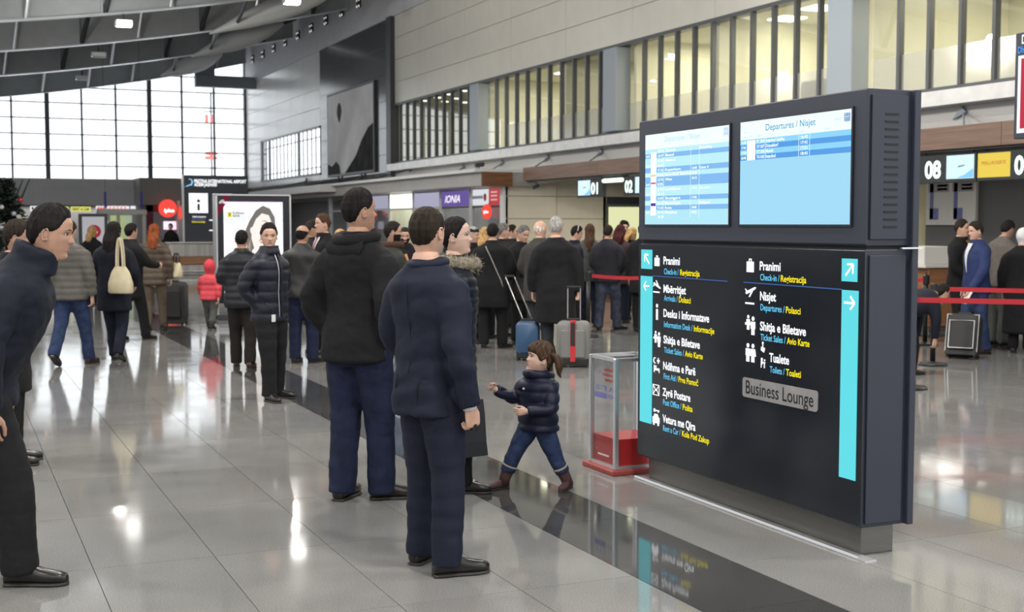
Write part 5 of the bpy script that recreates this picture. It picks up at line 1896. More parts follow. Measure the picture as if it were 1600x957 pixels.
def barrier_post(label, loc):
    r = empty('barrier_post', loc, label, 'barrier', 'retractable belt barrier posts')
    MB().lathe(loc, [(.001, 0), (.17, 0), (.175, .015), (.16, .03), (.05, .042), (.04, .05)], 24).build('base', M_POST, r, smooth=True, sharp=.6)
    MB().lathe(loc, [(.032, .04), (.032, .93)], 16).build('pole', M_POST, r, smooth=True)
    MB().lathe(loc, [(.034, .86), (.045, .87), (.045, .985), (.03, 1.0), (.001, 1.0)], 16).build('belt_head', M_POST, r, smooth=True, sharp=.6)
    return r


def belt(label, a, b, za=.93, zb=.93):
    r = None
    a, b = np.array(a), np.array(b)
    d = (b - a) / np.linalg.norm(b - a)
    n_ = np.array([-d[1], d[0], 0]) * .0012
    rings = []
    for k in range(9):
        t = k / 8
        p = a + (b - a) * t
        z = za + (zb - za) * t - .03 * math.sin(PI * t)
        rings.append([p + n_ + (0, 0, z - .027), p - n_ + (0, 0, z - .027), p - n_ + (0, 0, z + .027), p + n_ + (0, 0, z + .027)])
    o = MB().loft(rings).build('barrier_belt', M_BELT)
    return tag(o, label, 'belt', 'red barrier belts')


pA, pB = ground(1422, 13.36), ground(1457, 15.6)
pC = ground(1445, 18.2)
barrier_post('black barrier post nearest the side of the departures board', pA)
barrier_post('black barrier post second from the side of the departures board', pB)
barrier_post('black barrier post close to the wooden check in counter', pC)
pD = ground(919, 19.5)
barrier_post('black barrier post beside the man in faded jeans', pD)
belt('red belt running from the post nearest the board across to the right', (pA[0] + .05, pA[1], 0), (14.3, 7.6, 0))
belt('red belt running from the second post behind the other belt', (pB[0] + .05, pB[1], 0), (15.5, 9.2, 0))
belt('short red belt ending at the post near the wooden counter', ground(1380, 18.6), (pC[0] - .05, pC[1], 0))
belt('red belt in front of the man in faded jeans', (pD[0] + .05, pD[1] - .02, 0), ground(1045, 19.3))
pE, pF, pG, pH = (14.34, 7.55, 0), (15.55, 9.15, 0), ground(1376, 18.6), ground(1048.5, 19.3)
barrier_post('black barrier post beyond the picture that takes the front belt', pE)
barrier_post('black barrier post beyond the picture that takes the rear belt', pF)
barrier_post('black barrier post hidden behind the side of the departures board', pG)
barrier_post('black barrier post hidden behind the lit screens', pH)
# ------------------------------------------------------------------ shop fronts under the canopy
M_ALUF = mat('pale_aluminium_frame', (0.56, 0.56, 0.56), .4, .3)
M_SGLASS = pane_mat('shop_glass', (0.80, 0.83, 0.84), ior=1.45)
M_SHOPW = mat('shop_back_wall', (0.42, 0.42, 0.42), .7)
BAYS = [32.3, 34.62, 37.1, 39.6, 42.1, 44.6, 47.1, 49.6]
shop = empty('storefront', (SX, 41, 0), 'row of glazed shop fronts with lit fascia boards under the taupe canopy', 'storefront')
for y in BAYS:
    MB().bbox(SX - .04, SX + .08, y - .09, y + .09, 0, 2.75, .006).build('mullion', M_ALUF, shop)
MB().bbox(SX - .06, SX + .1, SY, SY + .2, 0, 2.75, .006).build('corner_post', M_WHITE, shop)
MB().box(SX, SX + .06, 32.3, 49.6, 0, .1).build('sill', M_ALUF, shop)
for i in range(len(BAYS) - 1):
    y0, y1 = BAYS[i] + .09, BAYS[i + 1] - .09
    MB().add([(SX + .03, y0, .1), (SX + .03, y1, .1), (SX + .03, y1, 2.22), (SX + .03, y0, 2.22)], [(0, 1, 2, 3)]).build('pane', M_SGLASS, shop)
    MB().box(SX - .01, SX + .05, y0, y1, 2.18, 2.24).build('transom', M_DKSTEEL if i < 2 else M_ALUF, shop)
MB().box(SX + 1.9, SX + 2.0, SY + .2, 70, 0, 2.8).build('back_wall', M_SHOPW, shop)
for y in (37.1, 39.6, 42.1):
    MB().box(SX + .1, SX + 1.9, y - .04, y + .04, 0, 2.8).build('side_wall', M_SHOPW, shop)
MB().box(SX + .1, SX + 2.0, SY + .2, 70, 2.76, 2.82).build('shop_ceiling', M_WHITE, shop)
area_lamp('shop_lamp', (SX + 1.0, 40.9, 2.7), 1.2, 2.0, 60, (1, 1, .62))
area_lamp('shop_lamp', (SX + 1.0, 35.2, 2.7), 1.2, 3.5, 22, (1, .97, .95))
area_lamp('shop_lamp', (SX + 1.0, 46.0, 2.7), 1.2, 4.0, 22, (1, .97, .95))


def shop_board(name, label, y0, y1, m, grp='lit shop fascia boards'):
    o = MB().bbox(SX - .03, SX + .06, y0 + .1, y1 - .1, 2.25, 2.70, .006).build(name, m)
    return tag(o, label, 'sign', grp)


o = shop_board('fascia_board', 'white fascia board with small dark lettering at the shop corner', 33.25, 34.55, glow('board_white', (.78, .80, .84), .8))
for k in range(9):
    MB().box(SX - .034, SX - .03, 34.40 - k * .088, 34.46 - k * .088, 2.43 + .01 * (k % 2), 2.52).build('print_mark', mat('dark_print', (.05, .06, .12), .5), o)
MB().lathe((0, 0, 0), [(.001, 0), (.11, 0), (.11, .004)], 16).build('ring_mark', mat('red_ring', (.5, .06, .05), .5), o, local=True).matrix_basis = Matrix.Translation((SX - .032, 33.52, 2.47)) @ Matrix.Rotation(-PI / 2, 4, 'Y')
o = shop_board('fascia_board', 'red end board next to the white fascia board', 32.42, 33.36, glow('board_red', (.55, .07, .075), .8))
for z in (2.58, 2.48, 2.37):
    MB().box(SX - .034, SX - .03, 32.65, 33.1, z, z + .045).build('print_line', glow('pale_red_text', (.8, .45, .45), .8), o)
o = shop_board('fascia_board', 'purple fascia board with slanted white lettering', 34.62, 37.1, glow('board_purple', (.16, .11, .36), .8))
lettering('IONIA', (SX - .03, 36.7, 2.36), YD, ZD, .22, 1.25, glow('board_text', (.95, .9, 1), 1.1), o, .012, .004, shear=.3)
shop_board('fascia_board', 'blank pale violet board beside the bright white one', 37.1, 39.6, glow('board_violet', (.40, .39, .52), .9))
shop_board('fascia_board', 'bright white glowing blank board above the yellow lit shop', 39.6, 42.1, glow('board_bright', (1, 1, .96), 1.6))
shop_board('fascia_board', 'blank pale board behind the tall man', 42.1, 44.6, glow('board_pale', (.36, .36, .46), .9))
shop_board('fascia_board', 'darker blank board at the far end of the shops', 44.6, 47.1, mat('board_dark', (.10, .10, .14), .5))
G_RED = glow('red_disc', (.85, .075, .055), 1.0)


def disc_sign(label, c, r, n, txt, rx=None, parent_name='round_sign', rod=None):
    """flat disc facing -Y or -X (n = 'y' or 'x')"""
    xd = np.array([1.0, 0, 0]) if n == 'y' else YD
    rx = rx or r
    e = empty(parent_name, c, label, 'sign', 'round red shop signs')
    MB().prism([(rx * math.cos(2 * PI * k / 28), r * math.sin(2 * PI * k / 28)) for k in range(28)], c, xd, ZD, .05, 0).build('disc', G_RED, e)
    if txt:
        lettering(txt, np.array(c) + ZD * (-r * .2), xd, ZD, r * .42, rx * 1.2, glow('disc_text', (1, .95, .95), 1.4), e, .03, .054, align='C')
    if rod:
        MB().tube([np.array(c) + ZD * r * .9, np.array(c) + np.array(rod)], .012, 6).build('bracket', M_DKSTEEL, e)
    return e


cpt = on_x(762, 331, SX - .1)
disc_sign('round red sign with white lettering on the glass by the shop corner', tuple(cpt), .38 * .5 + .02, 'x', 'ipko', .30, rod=(.14, 0, .30))
cpt = on_x(710, 331, SX + .6)
disc_sign('narrow round red sign inside the shop with the purple board', tuple(cpt), .22, 'x', 'ipko', .22, rod=(0, 0, .7))
for (u, v, w_, h_, lab) in ((726, 324, .35, .20, 'small lit white and red display in the shop with the purple board'),):
    c = on_x(u, v, SX + 1.85)
    o = MB().box(SX + 1.8, SX + 1.85, c[1] - .8, c[1] + .8, c[2] - .14, c[2] + .14, 0).box(SX + 1.79, SX + 1.8, c[1] - .2, c[1] + .1, c[2] - .14, c[2] + .14, 1).build('display', [glow('pinkish_screen', (1, .85, .85), 1.0), G_RED])
    tag(o, lab, 'screen')

# dark stays that hold the canopy, and small spot fixtures along its lip
for i, (u, v) in enumerate([(645, 263), (566, 276), (530, 280), (480, 283)]):
    a = on_x(u, v, WX - .05)
    b_ = np.array([13.25, a[1] - .3, 3.2])
    s = empty('canopy_stay', tuple(a), 'dark slanting canopy stay, number %d from the dark wall pilaster' % (i + 1) if False else ['dark slanting canopy stay closest to the dark wall pilaster', 'dark slanting canopy stay below the wall picture', 'dark slanting canopy stay below the picture edge', 'dark slanting canopy stay farthest along the wall'][i], 'bracket', 'canopy stays')
    MB().tube([a, b_], .025, 6).build('rod', M_DKSTEEL, s)
    MB().prism([(-.28, -.12), (.12, .0), (.0, .14)], a, YD, ZD, .06, .0).build('wedge', M_DKSTEEL, s)
for i in range(9):
    y = 12 + i * 3.1
    s = empty('canopy_stay', (WX, y, 3.5), 'grey slanting stay over the check in canopy, %s from the near end' % ORD[i] if i < 8 else 'grey slanting stay over the check in canopy by the beige wall', 'bracket', 'check in canopy stays')
    MB().tube([(WX - .02, y + .9, 3.5), (14.15, y, 3.2)], .02, 6).build('rod', M_BLUECOL, s)
    MB().prism([(-.2, -.1), (.1, .0), (.0, .1)], (WX - .02, y + .9, 3.5), YD, ZD, .05, .0).build('wedge', M_BLUECOL, s)
cam_ = on_y(838, 292, 31.4)
sc_ = empty('security_camera', tuple(cam_), 'small dark security camera hanging in front of the beige wall', 'camera')
MB().tube([cam_ + (0, 0, .02), cam_ + (0, 0, .12), (cam_[0], 32.22, cam_[2] + .14)], .015, 6).build('arm', M_DKSTEEL, sc_)
MB().tube([cam_ + (-.12, -.1, -.03), cam_ + (.08, .05, .03)], .05, 8).build('camera_body', M_DKSTEEL, sc_)
sp = on_x(748, 259, 13.6)
so_ = empty('spot_fixture', tuple(sp), 'small spotlight standing on the wooden end of the shop canopy', 'lamp')
MB().tube([(sp[0], sp[1], 3.2), (sp[0], sp[1], sp[2])], .02, 6).build('stem', M_DKSTEEL, so_)
MB().tube([sp + (-.1, 0, 0), sp + (.15, 0, .04)], .06, 8).build('lamp_head', M_DKSTEEL, so_)

# ------------------------------------------------------------------ wall picture
mp = empty('wall_picture', (WX - .06, 49.9, 5.4), 'black and white photo mural of a balloon over a hill on the dark wall', 'picture')
my0, my1, mz0, mz1 = 46.75, 53.05, 3.78, 7.05
MB().bbox(WX - .10, WX - .01, my0 - .1, my1 + .1, mz0 - .1, mz1 + .1, .01).build('frame', M_DKSTEEL, mp)
MW, MH = my1 - my0, mz1 - mz0
MO = np.array([WX - .10, my1, mz0])
mur = lambda pts, off, m, nm: MB().prism([(x * MW, y * MH) for x, y in pts], MO, YD, ZD, .004, off).build(nm, m, mp)
mur([(0, 0), (1, 0), (1, 1), (0, 1)], .0, mat('mural_sky_grey', (.66, .65, .65), .6, spec=.3, noise=.25, nscale=.5), 'picture_sky')
mur([(.40, 0), (1, 0), (1, .54), (.90, .50), (.76, .36), (.64, .19), (.50, .08)], .005, mat('mural_hill', (.035, .035, .037), .8, spec=.1, noise=.5, nscale=1.6), 'picture_hill')
mur([(.0, 0), (.3, 0), (.28, .1), (.2, .16), (.1, .1), (0, .14)], .005, mat('mural_dark', (.05, .05, .052), .8, spec=.1), 'picture_town')
mur([(.28 + .055 * math.cos(a) * (1 if math.sin(a) > 0 else 1 - .5 * abs(math.sin(a))), .76 + .125 * math.sin(a)) for a in [2 * PI * k / 24 for k in range(24)]], .005, mat('mural_balloon', (.09, .085, .085), .8, spec=.1), 'picture_balloon')

# office pictures and furniture behind the glass
for (u, v, w_, h_, lab) in ((1183, 104, .42, .62, 'framed portrait on the cream office wall above the left screen'), (1459, 42, .42, .62, 'framed portrait on the cream office wall near the blue column')):
    c = on_x(u, v, 18.55)
    e = empty('framed_picture', tuple(c), lab, 'picture', 'framed office pictures')
    MB().bbox(18.52, 18.6, c[1] - w_, c[1] + w_, c[2] - .33, c[2] + .33, .01).build('frame', M_DKSTEEL, e)
    MB().box(18.51, 18.52, c[1] - w_ + .07, c[1] + w_ - .07, c[2] - .27, c[2] + .27).build('print', mat('office_print', (.35, .33, .25), .5, noise=.5, nscale=4), e)
    MB().sphere((18.51, c[1], c[2] + .05), (.006, .12, .11), 10).sphere((18.51, c[1], c[2] - .16), (.006, .2, .11), 10).build('print_figure', mat('print_dark', (.05, .045, .04), .5), e)
c = on_x(810, 178, 18.2)
e = empty('office_shelf', (18.3, c[1], 3.86), 'dark open shelf unit standing in the office behind the glass', 'shelf')
for z in (3.9, 4.3, 4.75):
    MB().box(18.0, 18.55, c[1] - 1.2, c[1] + 1.2, z, z + .04).build('shelf_board', M_DKSTEEL, e)
for y in (-1.2, -.4, .4, 1.16):
    MB().box(18.0, 18.55, c[1] + y, c[1] + y + .04, 3.86, 4.79).build('upright', M_DKSTEEL, e)
MB().box(18.05, 18.5, c[1] - 1.1, c[1] - .5, 4.36, 4.7).build('orange_box', mat('orange_print', (.45, .16, .05), .6), e)
c = on_x(1265, 112, 17.6)
e = empty('office_cabinet', (17.8, c[1], 3.86), 'low olive grey cabinet seen through the office glass', 'cabinet')
MB().bbox(17.4, 18.2, c[1] - 1.0, c[1] + .9, 3.86, 4.85, .01).build('carcass', mat('olive_grey', (.16, .15, .10), .6), e)
for k in range(3):
    MB().bbox(17.38, 17.40, c[1] - .98 + k * .63, c[1] - .37 + k * .63, 3.9, 4.8, .004).build('door', mat('olive_grey', (.16, .15, .10), .6), e)

# ------------------------------------------------------------------ check-in desks
M_SBOX = mat('sign_box_black', (0.012, 0.016, 0.018), .4)
G_NUM = glow('number_glow', (.82, 1.0, .92), 1.5)
G_SCRW = glow('desk_screen_white', (.62, .82, .92), 1.1)
G_SCRY = glow('desk_screen_yellow', (.82, .62, .10), .95)
HX = 14.2


def desk_sign(y0, y1, nm, label, num=None, num_y=None, scr=None, scr_m=None, txt=None):
    e = empty('desk_sign', (HX + .06, (y0 + y1) / 2, 2.38), label, 'sign', 'hanging check in desk signs')
    MB().bbox(HX, HX + .12, y0, y1, 2.36, 2.80, .006).build('sign_box', M_SBOX, e)
    MB().box(HX + .05, HX + .07, y0 + .1, y0 + .14, 2.8, 2.86).build('hanger', M_DKSTEEL, e)
    MB().box(HX + .05, HX + .07, y1 - .14, y1 - .1, 2.8, 2.86).build('hanger', M_DKSTEEL, e)
    if num:
        lettering(num, (HX, num_y, 2.44), YD, ZD, .26, .36, G_NUM, e, .035, .003)
    if scr:
        MB().box(HX - .004, HX, scr[0], scr[1], 2.41, 2.77).build('screen', scr_m, e)
        if txt:
            lettering(txt, (HX - .004, scr[1] - .08, 2.60), YD, ZD, .05, (scr[1] - scr[0]) - .16, mat('orange_red_print', (.55, .10, .03), .5), e, .012, .002)
        else:
            MB().prism([(0, 0), (.14, .02), (.16, .04), (.02, .03)], (HX - .004, (scr[0] + scr[1]) / 2 + .05, 2.58), YD, ZD, .002, 0).build('screen_plane', mat('print_grey_blue', (.2, .3, .4), .5), e)
            MB().prism([(0, 0), (.35, .0), (.35, .14), (.18, .05)], (HX - .004, scr[0] + .36, 2.42), YD, ZD, .002, 0).build('screen_wave', glow('wave_blue', (.25, .6, .9), 1), e)
    return e


desk_sign(14.88, 16.15, 'a', 'black hanging sign with the glowing number 08 and a pale screen', '08', 15.98, (14.92, 15.50), G_SCRW)
desk_sign(13.55, 14.86, 'b', 'black hanging sign with a yellow screen and the glowing number 09', '09', 14.12, (14.20, 14.84), G_SCRY, 'PRELL-ROSERTE')
desk_sign(26.9, 28.2, 'c', 'black hanging sign with a pale screen and the glowing number 01', '01', 27.46, (27.50, 28.14), G_SCRW)
desk_sign(24.2, 25.85, 'd', 'black hanging sign with the glowing number 02 and a screen beside it', '02', 25.78, (24.4, 25.3), G_SCRW)
for (y0, y1, lab) in ((16.25, 17.6, 'greenish white fluorescent bar light beside number 08'), (25.95, 26.85, 'greenish white fluorescent bar light between numbers 01 and 02'), (20.2, 21.4, 'greenish white fluorescent bar light hidden behind the departures board'), (11.2, 12.4, 'greenish white fluorescent bar light beyond the picture edge')):
    e = empty('bar_light', (HX + .1, (y0 + y1) / 2, 2.75), lab, 'lamp', 'fluorescent bar lights')
    MB().tube([(HX + .02, y0, 2.73), (HX + .02, y1, 2.73)], .045, 8, round_ends=True).build('tube', glow('fluorescent_green_white', (.85, 1, .8), 2.4), e, smooth=True)
    MB().bbox(HX + .0, HX + .16, y0, y1, 2.78, 2.84, .005).build('housing', M_DKSTEEL, e)
for y in (6, 12, 18, 24, 29):
    area_lamp('desk_lamp', (16.2, y, 2.78), 1.2, 1.8, 42 if y < 20 else 105, (1, .95, .86))
for i, (y, lab) in enumerate(((15.3, 'recessed warm downlight over the poster'), (13.4, 'recessed warm downlight over the head scarf woman'))):
    tag(MB().lathe((15.2, y, 2.79), [(.001, 0), (.11, 0), (.12, .03)], 14).build('downlight', glow('downlight_warm', (1, .85, .55), 2.2)), lab, 'lamp', 'canopy downlights')
# cream pole, posters, counter
M_POLE = mat('cream_paint', (.50, .46, .30), .5)
pl_ = on_x(1434, 420, 15.2)
e = empty('support_pole', (15.2, pl_[1], 0), 'cream painted support pole beside the check in counter', 'pole')
MB().bbox(15.11, 15.29, pl_[1] - .08, pl_[1] + .08, 0, 2.6, .01).build('shaft', M_POLE, e)
MB().bbox(14.9, 15.5, pl_[1] - .3, pl_[1] + .5, 2.52, 2.83, .02).build('pole_head', M_POLE, e)
pa, pb = on_x(1414, 285, 18.35), on_x(1525, 352, 18.35)
e = empty('wall_poster', (18.36, (pa[1] + pb[1]) / 2, 1.7), 'pale information poster of three columns with blue blocks behind desk eight', 'poster')
MB().bbox(18.33, 18.4, pb[1], pa[1], pb[2], pa[2], .005).build('poster_sheet', mat('poster_grey_white', (.50, .49, .47), .6), e)
M_PB, M_PG, M_PT = mat('poster_blue', (.10, .11, .30), .6), mat('poster_grey', (.24, .24, .25), .6), mat('poster_text', (.08, .08, .09), .6)
PWD, PHT = pa[1] - pb[1], pa[2] - pb[2]
for k in range(3):
    x0 = .03 + k * .33
    f = lambda x, w_, z, h_: MB().box(18.325, 18.33, pa[1] - (x + w_) * PWD, pa[1] - x * PWD, pb[2] + z * PHT, pb[2] + (z + h_) * PHT)
    f(x0 + .02, .05, .14, .80).build('blue_stripe', M_PB, e)
    f(x0 + .02, .12, .12, .26).build('blue_block', M_PB, e)
    f(x0 + .0, .28, .74, .22).build('grey_head', M_PG, e)
    for q in range(2):
        f(x0 + .12, .14, .78 + q * .08, .05).build('dark_text', M_PT, e)
M_WHITETOP = mat('counter_white', (.62, .61, .58), .35)
M_CWOOD = wood('counter_wood', (.20, .085, .035), (.32, .15, .07), (.5, .5, 6), .4)
for i, (y0, y1, lab) in enumerate([(15.9, 17.9, 'wooden check in counter with a white top behind the barrier posts'), (19.6, 21.6, 'wooden check in counter hidden behind the departures board'), (24.4, 26.4, 'wooden check in counter second from the beige wall'), (27.4, 29.4, 'wooden check in counter closest to the beige wall')]):
    e = empty('check_in_counter', (14.6, (y0 + y1) / 2, 0), lab, 'counter', 'check in counters')
    MB().bbox(14.25, 14.95, y0, y1, .08, 1.02, .01).build('body', M_CWOOD, e)
    MB().bbox(14.30, 14.95, y0 + .03, y1 - .03, 0, .08, .005).build('kick_plate', M_BRUSH, e)
    MB().bbox(14.12, 15.0, y0 - .06, y1 + .06, 1.02, 1.07, .01).build('top', M_WHITETOP, e)
    MB().bbox(14.22, 14.25, y0 + .05, y0 + .95, .15, .95, .006).build('front_panel', M_CWOOD, e)
    MB().bbox(14.22, 14.25, y0 + 1.02, y1 - .05, .15, .95, .006).build('front_panel', M_CWOOD, e)
pbx = (14.45, 16.35, 1.07)
e = empty('printer_box', pbx, 'white carton box standing on the wooden check in counter', 'box')
MB().bbox(14.2, 14.7, 15.95, 16.65, 1.07, 1.36, .01).build('carton', M_WHITETOP, e)
MB().box(14.195, 14.2, 16.22, 16.3, 1.1, 1.22).build('carton_mark', M_PT, e)
e = empty('desk_scale', (14.5, 17.3, 1.07), 'pale desk monitor beside the white carton box', 'monitor')
MB().bbox(14.42, 14.47, 17.0, 17.6, 1.17, 1.5, .008).build('display_panel', M_WHITETOP, e)
MB().bbox(14.36, 14.6, 17.2, 17.4, 1.07, 1.09, .004).box(14.47, 14.5, 17.27, 17.33, 1.08, 1.3).build('stand', M_DKSTEEL, e)

# hanging info panel at the picture edge
hp = on_x(1587, 52, 9.0)
e = empty('hanging_sign', (9.03, hp[1] - .5, 2.2), 'dark overhead sign with a red and white poster cut by the picture edge', 'sign')
zb_, zt_ = on_x(1590, 217, 9.0)[2], hp[2]
MB().bbox(9.0, 9.08, hp[1] - 1.4, hp[1], zb_, zt_, .006).build('panel', M_CAB, e)
HZT = zt_ - zb_
MB().box(8.994, 9.0, hp[1] - 1.3, hp[1] - .045, zb_ + .05, zt_ - .22 * HZT).build('white_sheet', glow('poster_white', (.92, .94, .96), 1.0), e)
MB().box(8.99, 8.994, hp[1] - 1.26, hp[1] - .085, zb_ + .09, zt_ - .25 * HZT).build('red_sheet', glow('poster_red', (.55, .05, .09), .9), e)
lettering('D', (9.0, hp[1] - .08, zt_ - .11 * HZT), YD, ZD, .08, None, G_WHITE, e, .02, .004)
lettering('Dhe', (9.0, hp[1] - .035, zt_ - .195 * HZT), YD, ZD, .06, None, glow('sign_blue_text', (.10, .35, .85), 1), e, .02, .004)
MB().tube([(9.04, hp[1] - .2, zt_), (9.04, hp[1] - .2, zr(9.0))], .02, 6).build('suspension_rod', M_DKSTEEL, e)
MB().tube([(9.04, hp[1] - 1.2, zt_), (9.04, hp[1] - 1.2, zr(9.0))], .02, 6).build('suspension_rod', M_DKSTEEL, e)

# ------------------------------------------------------------------ lit bank advert
AY = 23.0
XD = np.array([1.0, 0, 0])
ad = empty('advert_lightbox', (5.07, AY + .15, 0), 'tall lit bank advert box with a smiling woman, in a black frame', 'advert')
MB().bbox(4.42, 5.74, AY, AY + .3, .30, 2.22, .012).build('case', mat('ad_black', (.012, .012, .02), .3), ad)
MB().bbox(4.40, 4.43, AY - .01, AY + .31, 0, 2.24, .006).build('side_post', M_SILVER, ad)
MB().bbox(5.73, 5.76, AY - .01, AY + .31, 0, 2.24, .006).build('side_post', M_SILVER, ad)
MB().bbox(4.40, 5.76, AY - .01, AY + .31, 2.22, 2.25, .006).build('top_rail', M_SILVER, ad)
MB().bbox(4.40, 5.76, AY - .06, AY + .36, 0, .10, .01).build('foot', M_DKSTEEL, ad)
ax0, az0, AW, AH = 4.535, .40, 1.07, 1.715
AO = np.array([ax0, AY, az0])


def adp(pts, off, c, e=1.0, nm='print_shape'):
    return MB().prism([(x * AW, y * AH) for x, y in pts], AO, XD, ZD, .0015, off).build(nm, glow('ad_' + '_'.join('%d' % (q * 100) for q in c), c, e), ad)


def blob(cx, cy, rx, ry, rot=0, n=28):
    r = math.radians(rot)
    k = AW / AH
    o = []
    for i in range(n):
        a = 2 * PI * i / n
        x, y = rx * math.cos(a), ry * math.sin(a)
        o.append((cx + x * math.cos(r) - y * math.sin(r), cy + (x * math.sin(r) + y * math.cos(r)) * k))
    return o


adp([(0, 0), (1, 0), (1, 1), (0, 1)], .000, (.93, .95, .96), 1.1, 'print_sheet')
adp([(0, .98), (1, .98), (1, 1), (0, 1)], .002, (.85, .7, 1.0), 1.2)
adp(blob(.2, .84, .2, .13, 10), .002, (.84, .86, .88))
adp(blob(.25, .62, .17, .30, -6), .002, (.97, .97, .97), 1.1)
# tilted face: dark hair behind, face, features
adp([(.30, .28), (.36, .46), (.40, .60), (.36, .70), (.43, .80), (.54, .91), (.66, .96), (.78, .93), (.86, .84), (.88, .70), (.82, .60), (.60, .55), (.48, .50), (.40, .34)], .004, (.20, .18, .17), .9, 'print_hair')
adp([(.32, .28), (.38, .50), (.45, .62), (.44, .48), (.36, .26)], .006, (.42, .36, .28), .9, 'print_hair')
adp([(.46, .62), (.47, .72), (.54, .82), (.64, .88), (.76, .86), (.82, .76), (.82, .62), (.74, .50), (.62, .44), (.52, .48)], .008, (.93, .84, .78), 1.0, 'print_face')
adp([(.40, .34), (.50, .50), (.66, .46), (.72, .30), (.62, .16), (.44, .18)], .007, (.92, .85, .80), 1.0, 'print_neck')
adp(blob(.49, .69, .045, .075, 20), .0095, (.93, .82, .76), 1.0, 'print_ear')
adp(blob(.685, .745, .055, .014, -20), .010, (.18, .14, .14), .9, 'print_eye')
adp(blob(.80, .66, .045, .013, -20), .010, (.18, .14, .14), .9, 'print_eye')
adp([(.62, .80), (.70, .805), (.74, .785), (.70, .79)], .010, (.45, .38, .34), .9, 'print_brow')
adp([(.58, .60), (.66, .605), (.76, .555), (.70, .545), (.62, .57)], .010, (.62, .22, .22), 1.0, 'print_lips')
adp([(.60, .597), (.66, .595), (.74, .556), (.68, .562)], .0118, (1, .98, .97), 1.1, 'print_teeth')
adp([(.72, .66), (.755, .66), (.74, .63), (.71, .635)], .010, (.85, .70, .64), 1.0, 'print_nose')
adp([(0, 0), (.34, 0), (.46, .22), (.36, .32), (.14, .30), (0, .34)], .009, (.90, .90, .88), 1.0)
# logo: yellow square with crossed bars, dark wordmark
lx, lz = .10, .865
adp(blob(lx, lz, .045, .045), .010, (.95, .90, .12), 1.0, 'logo_ground')
for s in (1, -1):
    adp([(lx - .028 * s, lz - .020), (lx - .018 * s, lz - .023), (lx + .028 * s, lz + .018), (lx + .018 * s, lz + .023)], .012, (.05, .05, .03), .6, 'logo_bar')
M_ADT = mat('ad_dark_text', (.05, .05, .05), .5)
lettering('Raiffeisen', AO + XD * .165 + ZD * (.872 * AH), XD, ZD, .038, .20, M_ADT, ad, .012, .011)
lettering('BANK', AO + XD * .165 + ZD * (.842 * AH), XD, ZD, .038, .13, M_ADT, ad, .02, .011)
adp([(-.09, .93), (.02, 1.06), (.10, 1.06), (.05, .99), (-.04, .90), (-.09, .84)], .001, (.28, .02, .06), .6, 'sticker_red')
adp(blob(-.03, 1.0, .05, .025, 30), .004, (.6, .6, .6), .8, 'sticker_grey')

# ------------------------------------------------------------------ information desk and its tall sign
IY = 44.0
tt = empty('information_totem', (8.44, IY + .1, 1.11), 'tall dark airport information sign with a white letter i panel', 'sign')
MB().bbox(7.36, 9.53, IY, IY + .2, 1.11, 3.36, .01).build('board', mat('totem_dark', (.030, .034, .048), .4), tt)
MB().box(7.32, 7.36, IY - .02, IY + .22, 1.11, 3.36).build('edge_trim', M_SILVER, tt)
q = lambda u, v: on_y(u, v, IY)
a, b = q(295, 302), q(325, 333)
MB().box(a[0], b[0], IY - .012, IY, b[2], a[2]).build('white_panel', G_WHITE, tt)
a, b = q(332, 303), q(338, 333)
MB().box(a[0], a[0] + .66, IY - .012, IY, b[2], a[2]).build('white_panel', G_WHITE, tt)
c = q(310.3, 329)
MB().box(c[0] - .04, c[0] + .04, IY - .018, IY - .012, c[2], c[2] + .22).build('letter_i_stem', M_SBOX, tt)
MB().lathe((0, 0, 0), [(.001, 0), (.055, 0), (.055, .006)], 16).build('letter_i_dot', M_SBOX, tt, local=True).matrix_basis = Matrix.Translation(Vector((c[0], IY - .012, c[2] + .32)) - tt.location) @ Matrix.Rotation(PI / 2, 4, 'X')
c, d = q(303, 285.5), q(385, 285.5)
lettering('PRISTINA INTERNATIONAL AIRPORT', c, XD, ZD, .11, d[0] - c[0], G_WHITE, tt, .03, .004, shear=.15)
c, d = q(303, 291), q(339, 291)
lettering('ADEM JASHARI', c, XD, ZD, .11, d[0] - c[0], G_WHITE, tt, .03, .004, shear=.15)
c = q(297, 285)
sw = []
for k in range(13):
    t = k / 12
    a_ = math.radians(120 - 210 * t)
    sw.append((.10 * math.cos(a_) * (1 - .2 * t), .12 * math.sin(a_)))
inner = [(x * .72 - .015, y * .72 + .01) for x, y in reversed(sw)]
MB().prism(sw + inner, c, XD, ZD, .006, .001).prism([(-.20, -.16), (-.06, -.13), (.04, -.07), (-.04, -.08)], c, XD, ZD, .006, .001).build('swoosh_mark', glow('swoosh_blue', (.25, .60, .95), 1.1), tt)
for (s, u, v, w_, m) in (('Informatave', 301, 340, .44, G_WHITE), ('Information', 300, 344, .44, glow('totem_blue', (.12, .18, .5), .8)), ('Informacije', 300, 348, .44, G_YELLOW)):
    lettering(s, q(u, v), XD, ZD, .055, w_, m, tt, .014, .004)
for v in (345, 361):
    c = q(327, v)
    MB().box(c[0], c[0] + .26, IY - .006, IY, c[2], c[2] + .035).build('print_line', G_WHITE, tt)
M_STL = mat('desk_steel', (.50, .49, .47), .3, .5, noise=.25, nscale=2.2, stretch=(3, 3, .1))
dk = empty('information_desk', (8.2, IY - .3, 0), 'long steel information desk with a wooden band under the dark sign', 'desk')
MB().bbox(6.75, 9.7, IY - .55, IY - .0, .62, 1.07, .02).build('upper_steel_front', M_STL, dk)
MB().bbox(6.75, 9.7, IY - .57, IY - .0, .36, .62, .01).build('wood_band', wood('desk_wood_band', (.26, .12, .05), (.38, .19, .09), (.4, .4, 6), .35), dk)
MB().bbox(6.75, 9.7, IY - .55, IY - .0, .0, .36, .02).build('lower_steel_front', M_STL, dk)
